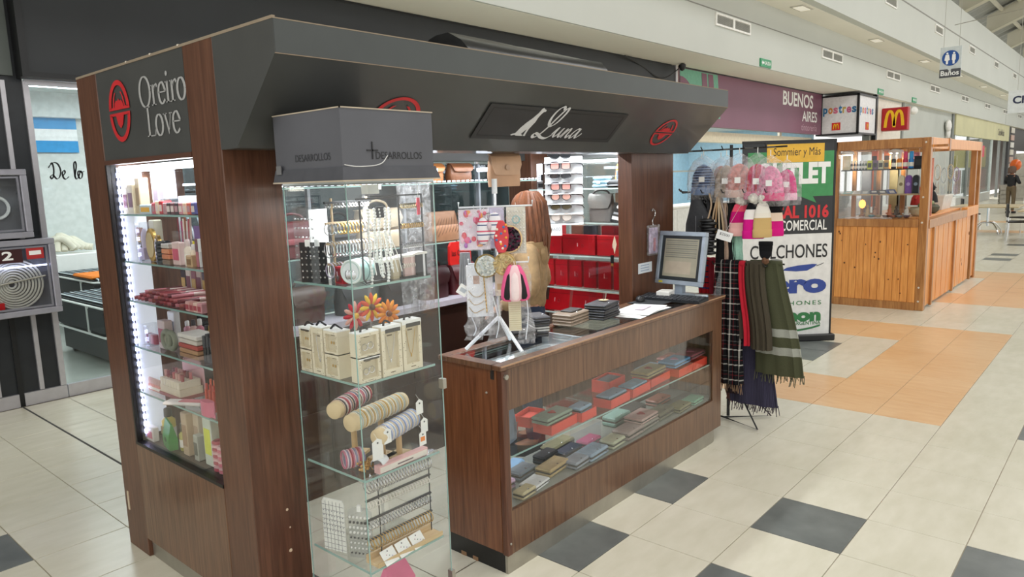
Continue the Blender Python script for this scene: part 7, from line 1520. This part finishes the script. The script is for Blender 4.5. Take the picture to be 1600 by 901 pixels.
# ================================================================== ROLL-UP BANNER
bn = thing('roll_up_banner', 'black, green and white roll up banner reading OUTLET LOCAL 1016', 'banner', (2.36, .607, 0), rz=math.atan2(-.73, .68))
W = 1.0
bx('base_cassette', BLK, -W-.02, -.05, 0, .03, .06, .07, bn, bev=.01); m = MB(); m.tube([(-W/2, .04, .05), (-W/2, .04, 2.15)], .01, 6); m.build('support_pole', STEEL, bn); bx('top_rail', BLK, -W, -.008, 2.125, 0, .012, 2.15, bn); bx('frame_edge', BLK, -.02, -.004, .06, 0, .006, 2.13, bn)
bx('white_sheet', mk('e3e4e2', .5), -W, -.002, .07, -.02, .0, 1.165, bn); bx('black_sheet', mk('2b2d30', .5), -W, -.002, 1.165, -.02, .0, 2.13, bn)
GB = mk('3f8f55', .5); zt = lambda c: 2.14*(1-(c-12)/873.); sx_ = lambda s: s-W
def flat(name, c, poly, y): m = MB(); m.prism(poly, 'y', y-.0012, y); return m.build(name, c, bn)
flat('green_bubble', GB, [(sx_(.06), 1.56), (sx_(.63), 1.56), (sx_(.80), 1.49), (sx_(.76), 1.56), (sx_(.975), 1.56), (sx_(.975), 2.03), (sx_(.06), 2.03)], -.0022)
flat('yellow_label', mk('e3b23a', .5), [(sx_(.26), 1.92), (sx_(.87), 1.92), (sx_(.87), 2.11), (sx_(.26), 2.11)], -.0036)
def bt(s, c, x0, x1, c0, c1, bold=0., y=-.0052, sp=1.): text(s, c, frame((sx_(x0), y, zt(c1)), (1, 0, 0), (0, 0, 1)), x1-x0, zt(c0)-zt(c1), bn, bold, space=sp)
bt('Sommier y Más', BLK, .33, .83, 40, 84); bt('OUTLET', PAPER, .15, .94, 102, 196, .05); bt('LOCAL 1016', mk('d22a32', .5), .17, .935, 285, 342, .04); bt('PLAZA COMERCIAL', PAPER, .12, .92, 350, 395, .012)
BLU = mk('2b4596', .5); GR2 = mk('2f7a45', .5)
bt('COLCHONES', BLK, .10, .935, 455, 515, .008); bt('Piero', BLU, .02, .935, 585, 672, .06); bt('COLCHONES', GR2, .22, .885, 705, 724, .005, sp=1.3); bt('Cannon', GR2, .10, .885, 740, 798, .06); bt('ARGENTINA', GR2, .58, .885, 797, 814, .01)
m = MB(); P = [(sx_(.45), zt(568)), (sx_(.6), zt(574)), (sx_(.72), zt(572)), (sx_(.80), zt(556)), (sx_(.83), zt(545)), (sx_(.78), zt(543)), (sx_(.62), zt(548)), (sx_(.5), zt(556))]; flat('blue_pepper', BLU, P, -.0022); m = MB(); pen(m, [(0, 0), (.04, .012), (.08, .03)], .008, .006); e = m.build('pepper_stem', BLK, bn); e.data.transform(frame((sx_(.82), -.0045, zt(552)), (1, 0, 0), (0, 0, 1)))
m = MB(); pen(m, [(0, .05), (.2, .012), (.4, .005), (.6, .03), (.72, .06)], .022, .006, 1.4); e = m.build('green_swoosh', GR2, bn); e.data.transform(frame((sx_(.16), -.0045, zt(842)), (1, 0, 0), (0, 0, 1)))

# ================================================================== PINE KIOSK
pk = thing('pine_kiosk', 'orange varnished pine kiosk with glass display windows', 'kiosk')
PX0, PX1, PY0, PY1, PH, PM = 4.59, 8.25, .175, 1.33, 2.19, 1.17
for (a, b) in ((PX0, PY0), (PX0, PY1-.06), (PX1-.1, PY0), (PX1-.1, PY1-.08)): bx('post', PINE2, a, b, 0, a+.1, b+.10, PH, pk, bev=.006)
bx('post', PINE2, PX1-.34, PY0+.02, 0, PX1-.26, PY0+.1, PH, pk, bev=.006)
bx('top_beam', PINE2, PX0, PY0+.1, 2.07, PX0+.08, PY1-.06, PH, pk, bev=.005); bx('top_beam', PINE, PX0+.1, PY0, 2.05, 5.65, PY0+.07, PH, pk, bev=.005); bx('top_beam', PINE, 5.72, PY0, 2.05, PX1-.1, PY0+.07, PH, pk, bev=.005); bx('beam_joint', PINE2, 5.64, PY0-.01, 2.03, 5.73, PY0+.08, PH+.01, pk); bx('top_beam', PINE2, PX0, PY1-.05, 2.07, PX1, PY1+.02, PH, pk, bev=.005); bx('top_beam', PINE2, PX1-.08, PY0+.1, 2.07, PX1, PY1-.08, PH, pk)
bx('middle_rail', PINE2, PX0-.01, PY0+.1, 1.07, PX0+.07, PY1-.06, PM, pk, bev=.004); bx('middle_rail', PINE2, PX0+.1, PY0-.01, 1.05, 7.2, PY0+.07, PM-.01, pk, bev=.004); bx('middle_rail', PINE, 7.2, PY0-.01, 1.05, PX1-.1, PY0+.07, PM+.02, pk, bev=.004)
rk2 = random.Random(11)
for q in range(14):
    m = MB(); m.ell((PX0-.001, .3+.93*rk2.random(), .2+.8*rk2.random()), (.003, .006+.006*rk2.random(), .008+.01*rk2.random()), 8); m.build('knot', mk('5a2f12', .5), pk)
for q in range(8):
    m = MB(); m.ell((4.8+2.9*rk2.random(), PY0+.012, .2+.75*rk2.random()), (.012, .004, .03), 8); m.build('knot', mk('6b3a18', .5), pk)
bx('skirting', PINE2, PX0-.012, PY0+.1, 0, PX0+.05, PY1-.06, .10, pk)
n = 11; wv = (PY1-.06-PY0-.1)/n
for q in range(n): bx('plank', PINE, PX0+.004*(q % 2), PY0+.1+wv*q+.002, .10, PX0+.04, PY0+.1+wv*(q+1)-.002, 1.07, pk, bev=.002)
for q in range(18):
    a = PX0+.1+.165*q
    if a+.165 > PX1-.34: break
    bx('plank', PINE, a+.003, PY0+.012+.004*(q % 2), .04, a+.16, PY0+.05, 1.05, pk, bev=.003)
for a in (4.98, 6.35): bx('batten', PINE2, a, PY0-.012, .02, a+.07, PY0+.02, 1.05, pk, bev=.004)
bx('plank', PINE, PX1-.26, PY0+.02, .04, PX1-.1, PY0+.05, 1.05, pk); bx('deck', PINE2, PX0+.08, PY0+.07, 1.12, PX1-.1, PY1-.05, 1.16, pk); bx('deck_board', PINE, 4.75, PY0+.1, 1.16, 7.3, .62, 1.185, pk, bev=.003)
bx('glass_pane', GLASS, PX0+.04, PY0+.1, PM, PX0+.046, PY1-.06, 2.07, pk); bx('back_pane', GLASS, PX0+.1, PY1-.03, PM, PX1-.1, PY1-.024, 2.07, pk); bx('back_plank_wall', PINE, PX0+.1, PY1-.06, .04, PX1-.1, PY1-.03, 1.12, pk)
bx('shelf', mk('2c2a28', .4), PX0+.07, PY0+.12, 1.80, PX0+.32, PY1-.08, 1.815, pk); bx('shelf', mk('b59a78', .5), PX0+.07, PY0+.12, 1.475, PX0+.42, PY1-.08, 1.495, pk)
for yy in (1.16, .85, .55): bx('inner_post', PINE2, PX0+.43, yy, 1.17, PX0+.48, yy+.05, 2.07, pk)
for (yy, zz) in ((.235, .30), (.235, 1.13), (.235, 1.45), (.235, 2.13), (.235, .12)): m = MB(); m.ell((PX0-.002, yy, zz), (.005, .013, .013), 8); m.build('bolt', mk('d9cfc0', .4), pk)
for i, yy in enumerate((1.22, .62)):
    t = thing('round_spot_lamp', 'white spot lamp at pine kiosk roof, %s' % ('left', 'right')[i], 'lamp', (PX0+.2, yy, 2.07)); m = MB(); m.lathe([(.03, 0), (.085, -.02), (.09, -.05), (.06, -.055)], 14); m.build('shade', WHITE, t, True); m = MB(); m.lathe([(.07, -.062), (.07, -.052)], 14); m.build('bulb', LEDW, t); bx('bracket', PINE2, -.04, -.6 if i else -.8, 0, .0, .5 if i else .1, .03, t); lamp_light('round_spot_light', (0, 0, -.08), .1, .1, 2.5, t, (1, .95, .88))
PGp = 'goods in the pine kiosk window'
carton('cream card on a clip at left of pine kiosk top shelf', 4.72, 1.20, 1.815, .02, .10, .19, 'e3d9b8', 'f0ead6', group=PGp)
for i in range(6): bottle('small dark oil bottle with white cap, %s' % ordl(i, 6), 4.72, .135+1.0-.036*i, 1.815, .015, .12, ('3a4250', '2f3a4a', '4a4a52', '35424a', '4b5a4a', '3c5a46')[i], 'e6e6e2', 'bottle', 'small oil bottles on the pine kiosk shelf', .3, .6)
for i, c in enumerate(('c9cf3a', '6a4a6a', 'c9c3a0', 'b98a3f')): carton('%s aroma carton with dark drop print' % ('lime', 'plum', 'cream', 'amber')[i], 4.70, .90-.067*i, 1.815, .05, .058, .115, c, '1d1a18', group=PGp)
for i, c in enumerate(('d9622f', 'd0703a')): carton('orange aroma carton stacked behind, %s one' % ('left', 'right')[i], 4.80, .87-.15*i, 1.815, .05, .075, .24, c, '2a1d16', group=PGp)
for i, (c1, c2, lab) in enumerate((('3a3a3e', 'd9dadc', 'black and silver'), ('e08a2a', 'e9e6df', 'orange and white'), ('c92f5a', 'e84a78', 'pink'), ('1f86d0', '3aa8f0', 'bright blue'))): bottle('%s spray bottle in pine kiosk window' % lab, 4.71, .62-.068*i, 1.815, .03, .215, c1, c2, 'bottle', PGp, .4, .7)
carton('black lattice box at right of pine kiosk top shelf', 4.77, .335, 1.815, .07, .11, .15, '1d1d1f', '38383c', group=PGp); carton('pink carton stack behind the blue bottle', 4.85, .39, 1.815, .06, .08, .2, 'c98a8c', None, group=PGp)
for i, (c, c2, lab) in enumerate((('d9cdae', '8a7a5a', 'cream'), ('7a4fa0', 'b79ad0', 'purple'), ('23262c', '8fa0b4', 'black'))):
    t = thing('domed_gift_carton', '%s dome topped gift carton on pine kiosk shelf' % lab, 'box', (4.72, .52-.085*i, 1.495), group=PGp); m = MB(); m.prism([(-.036, 0), (.036, 0), (.036, .2), (.026, .225), (0, .235), (-.026, .225), (-.036, .2)], 'x', -.03, .03); m.build('body', mk(c, .5), t); m = MB(); m.lathe([(.022, -.0315), (.022, -.03)], 14, (0, 0, .12), 'x'); m.build('print', mk(c2, .5), t)
for i in range(6):
    t = thing('booklet', '%s booklet lying on the pine kiosk middle shelf' % ('teal', 'white', 'grey', 'navy', 'black and white', 'blue')[i], 'booklet', (4.74+.02*(i % 2), 1.17-.105*i, 1.495+.0), rot=(0, -.25-.08*(i % 3), .1*i), group=PGp); m = MB(); m.box(-.07, -.055, .012, .07, .055, .022+.006*(i > 2), bev=.002); m.build('cover', mk(('7fb0a8', 'e3e0da', '9a9ca0', '2c3550', '23252a', '3a5a9a')[i], .4), t); bx('print', mk('d9d6cf', .5), -.04, -.03, .0225+.006*(i > 2), .03, .03, .0232+.006*(i > 2), t)
t = thing('himalayan_lamp', 'small glowing salt lamp on pine kiosk deck', 'lamp', (4.85, 1.02, 1.186)); m = MB(); m.ell((0, 0, .17), (.045, .045, .06), 9); m.build('salt_rock', mk('f09a4a', .6, emit=2.5), t); m = MB(); m.lathe([(.04, 0), (.04, .02), (.02, .03), (.02, .11)], 12); m.build('base', PINE2, t)
for i, (y, c, h, lab) in enumerate(((.93, 'b89a70', .16, 'sand coloured buddha figure on pine kiosk deck'), (.84, 'a5704a', .14, 'brown incense burner figure on pine kiosk deck'), (.66, 'c97a5a', .17, 'terracotta goddess figure on pine kiosk deck'), (.58, '4b3a30', .15, 'dark wood figure beside the terracotta goddess'), (.46, 'd3cfc8', .15, 'pale stone figure on pine kiosk deck'))):
    t = thing('statuette', lab, 'statuette', (4.78, y, 1.186), group=PGp); m = MB(); m.lathe([(.04, 0), (.045, .02), (.04, h*.25), (.028, h*.4), (.034, h*.58), (.016, h*.72), (.012, h*.76)], 12, sy=.8); m.build('body', mk(c, .6), t, True); m = MB(); m.ell((0, 0, h*.86), (.018, .018, .024), 10); m.build('head', mk(c, .6), t, True); m = MB(); m.ell((0, -.04, h*.3), (.02, .012, .012), 8); m.ell((0, .04, h*.3), (.02, .012, .012), 8); m.build('knees', mk(c, .6), t, True)
for i in range(6): 
    t = thing('stone_bowl', '%s trinket bowl along the pine kiosk front' % ('teal', 'ochre', 'brown', 'rust', 'grey', 'plum')[i], 'bowl', (4.70, .86-.085*i, 1.186), group=PGp); m = MB(); m.lathe([(.02, 0), (.034, .012), (.04, .03), (.034, .03), (.02, .012), (.004, .01)], 14); m.build('bowl', mk(('4f8a94', 'a5854a', '6b4a36', 'a05a40', '8a8c8e', '5a3f52')[i], .35), t, True); m = MB(); m.ell((0, 0, .022), (.018, .018, .012), 8); m.build('stones', mk(('8fb8bd', 'd0b070', '93705a', 'c98068', 'b9bbbd', '8f7088')[i], .3), t, True)
for i, (y, c, lab) in enumerate(((1.05, '8f9296', 'grey'), (.90, '6d6a62', 'taupe'), (.70, 'cdbf8f', 'straw'), (.60, 'a9b0a8', 'sage'), (.30, 'd08a78', 'coral'))): carton('%s hanging cloth panel behind pine kiosk shelf' % lab, 5.12, y, 1.186, .02, .12, .75, c, None, group=PGp, name='cloth_panel', flap=False)
for i, (x, c, lab) in enumerate(((5.3, 'd5662f', 'orange banner cloth hanging in the pine kiosk'), (6.1, 'c9cdd0', 'grey satin cloth hanging in the pine kiosk'))):
    t = thing('hanging_cloth', lab, 'cloth', (x, 1.0, 1.3)); m = MB(); m.loft([[(.14*math.cos(a), .012*math.sin(a)+.01*math.sin(8*math.cos(a)), zz) for a in [R(15*q) for q in range(24)]] for zz in (0, .3, .74)]); m.build('cloth', mk(c, .8), t, True); m = MB(); m.tube([(-.15, 0, .745), (.15, 0, .745)], .008, 6); m.build('rod', PINE2, t); m = MB(); m.tube([(0, 0, .745), (0, 0, .78)], .004, 5); m.build('cord', WHITE, t); m = MB(); m.tube([(0, -.42, .785), (0, .36, .785)], .012, 6); m.build('ceiling_rail', PINE2, t)
for i in range(4):
    t = thing('dream_catcher', ('white feathered dream catcher, nearest in the pine kiosk', 'silver dream catcher with blue beads in pine kiosk', 'cream dream catcher at the right of pine kiosk', 'lilac dream catcher at the far right of pine kiosk')[i], 'dream catcher', (6.3+.45*i, .42, 1.74-.05*(i % 2)), rz=.6, group=PGp); m = MB(); m.ring((0, 0, 0), .09, .008, 'y', 20, 6, sy=1.2); m.build('hoop', mk(('e3ddd0', 'c9d3d8', 'd9c9a8', 'b9a9c9')[i], .7), t, True); m = MB()
    for q in range(8): m.tube([(.09*math.cos(q*.785), 0, .108*math.sin(q*.785)), (.04*math.cos(q*.785+.8), 0, .05*math.sin(q*.785+.8))], .002, 4)
    m.build('web', WHITE, t)
    for q in range(3): m = MB(); m.ell((-.05+.05*q, 0, -.22-.03*(q == 1)), (.014, .004, .09), 8); m.build('feather', mk(('e9e4da', 'd9dde0', 'e6dcc6', 'd5cbe0')[i], .9), t, True); m = MB(); m.tube([(-.05+.05*q, 0, -.09), (-.05+.05*q, 0, -.16)], .002, 4); m.build('thread', WHITE, t)
    m = MB(); m.tube([(0, 0, .10), (0, 0, .30)], .002, 4); m.build('cord', WHITE, t)
for i, (x, c, lab) in enumerate(((5.15, 'c93a36', 'red haired witch puppet hanging in the pine kiosk'), (5.6, '28406e', 'navy gnome puppet hanging in the pine kiosk'), (6.0, '1d1d20', 'black cat puppet hanging in the pine kiosk'))):
    t = thing('hanging_puppet', lab, 'puppet', (x, .42, 1.47), group=PGp); t.scale = (1.4, 1.4, 1.03); m = MB(); m.lathe([(.06, -.14), (.05, -.05), (.03, 0), (.012, .02)], 12); m.build('body', mk(c, .8), t, True); m = MB(); m.ell((0, 0, .045), .032, 10); m.build('head', mk(('d9a98a', 'd9b39a', '222225')[i], .7), t, True); m = MB(); m.lathe([(.045, .055), (.02, .09), (.003, .15)], 12); m.build('hat', mk(c, .8), t, True); m = MB(); m.tube([(-.03, 0, -.01), (-.09, 0, -.06)], .012, 6); m.tube([(.03, 0, -.01), (.09, 0, -.06)], .012, 6); m.build('arms', mk(c, .8), t, True); m = MB(); m.tube([(0, 0, .15), (0, 0, .60)], .002, 4); m.build('cord', WHITE, t)
for i, (x, c, lab) in enumerate(((5.05, 'c9c3a4', 'woven cream pot on the pine kiosk counter'), (5.75, '5a5a4a', 'dark planter with owls on the pine kiosk counter'))):
    t = thing('clay_pot', lab, 'pot', (x, .38, 1.186)); m = MB(); m.lathe([(.06, 0), (.10, .03), (.115, .09), (.09, .12), (.08, .12), (.07, .05)], 18); m.build('pot', mk(c, .8, bump=.4, scale=50), t, True)
    for q in range(4): m = MB(); m.ell((-.05+.035*q, -.02, .14), (.02, .02, .03), 8); m.build('plant', mk(('7d8a5a', '8b9a6a', 'a9a48a', '6a7a50')[q], .8), t, True)
m = MB(); m.tube([(5.0, .40, 2.09), (8.1, .40, 2.09)], .02, 8); o = m.build('hanging_rail', mk('d9d3c8', .5)); tag(o, 'pale rail holding the hanging goods in the pine kiosk', 'rail'); bx('end_bracket', PINE2, 5.0, .38, 2.07, 5.06, .42, 2.12, o); bx('end_bracket', PINE2, 8.04, .38, 2.07, 8.1, .42, 2.12, o)
t = thing('clear_bin', 'white plastic tub on the far pine kiosk counter', 'tub', (6.9, .55, 1.186)); m = MB(); m.loft([[(-.3, -.15, 0), (.3, -.15, 0), (.3, .15, 0), (-.3, .15, 0)], [(-.33, -.18, .2), (.33, -.18, .2), (.33, .18, .2), (-.33, .18, .2)]]); m.build('tub', mk('dcdcd6', .5), t); bx('rim', mk('e6e6e0', .5), -.34, -.19, .2, .34, .19, .215, t)

# ================================================================== FOOD COURT AND FAR GOODS
def cafe_table(label, x, y):
    t = thing('cafe_table', label, 'table', (x, y, 0), group='cafe tables down the mall'); m = MB(); m.box(-.75, -.75, .72, .75, .75, .75, bev=.01); m.build('table_top', mk('c3b28f', .4), t); m = MB(); m.tube([(0, 0, .2), (0, 0, .72)], .03, 8); m.build('column', CHROME, t)
    for q in range(4): w = q*1.571+.78; m = MB(); m.tube(smoothpath([(.03*math.cos(w), .03*math.sin(w), .30), (.2*math.cos(w), .2*math.sin(w), .28), (.36*math.cos(w), .36*math.sin(w), .12), (.4*math.cos(w), .4*math.sin(w), .01)], 5), .018, 6); m.build('leg', CHROME, t, True)
def cafe_chair(label, x, y, rz, c):
    t = thing('cafe_chair', label, 'chair', (x, y, 0), rz=rz, group='cafe chairs down the mall'); m = MB(); m.box(-.22, -.22, .43, .22, .22, .465, bev=.015); m.build('seat', mk(c, .5), t); m = MB(); m.box(-.21, .2, .55, .21, .235, .88, bev=.015); m.build('backrest', mk(c, .5), t)
    for a in (-.19, .19):
        for b in (-.19, .2): m = MB(); m.tube([(a, b, .44), (a*1.12, b*1.12, .0)], .013, 6); m.build('leg', CHROME, t)
        m = MB(); m.tube([(a, .2, .44), (a, .225, .7)], .012, 6); m.build('back_support', CHROME, t)
cafe_table('pale topped cafe table beside the pine kiosk', 17.2, 1.28); cafe_table('cafe table at the right picture edge', 15.3, -.4)
cafe_chair('black cafe chair behind the pale table', 18.6, 1.9, .3, '1b1c1f'); cafe_chair('white cafe chair left of the pale table', 19.6, 2.4, -.4, 'e3e2dc'); cafe_chair('black cafe chair at the right picture edge', 15.4, .42, .2, '19191b'); cafe_chair('black cafe chair farther right by the table', 17.1, .5, 2.6, '1d1d20')
for i in range(5):
    t = thing('goods_shelf', ('blue basket tower of toys near the distant person', 'white goods rack with pink toys at the right edge', 'low display of books in front of the far shop', 'tall rack of coloured bags at the far shop', 'rack of striped towels at the far right')[i], 'display rack', ((29.5, 1.50, 0), (27.0, 1.12, 0), (33.0, 2.9, 0), (38.0, 2.95, 0), (34.0, 2.0, 0))[i], rz=.2)
    hh = (1.3, 1.9, .9, 2.3, 2.4)[i]
    for a in (-.4, .36): bx('side_post', STEEL, a, -.2, 0, a+.04, .2, hh, t)
    for q in range(4):
        zz = .1+(hh-.15)*q/4; bx('shelf_board', STEEL, -.4, -.2, zz, .4, .2, zz+.03, t)
        for e in range(3): bx('goods', mk((('2f5aa8', '3a6ac0', '8f3a3a'), ('c96a7a', 'e3c9c4', 'b04a4a'), ('a8604a', '5a7a9a', 'd9c9a0'), ('2f9a8a', 'd9b23a', '4a6ab0'), ('3fa0c8', 'e0c44a', '4ab08a'))[i][(e+q) % 3], .6), -.36+.25*e, -.16, zz+.03, -.13+.25*e, .14, zz+.03+(hh-.15)/4*.75, t, bev=.02)
t = thing('orange_balloon', 'round orange balloon above the blue basket tower', 'balloon', (28.2, 2.02, 1.55)); m = MB(); m.ell((0, 0, .22), (.2, .2, .22), 14); m.build('balloon', mk('d9641f', .3), t, True); m = MB(); m.tube([(0, 0, .0), (0, .05, -1.5)], .008, 5); m.build('string', WHITE, t)
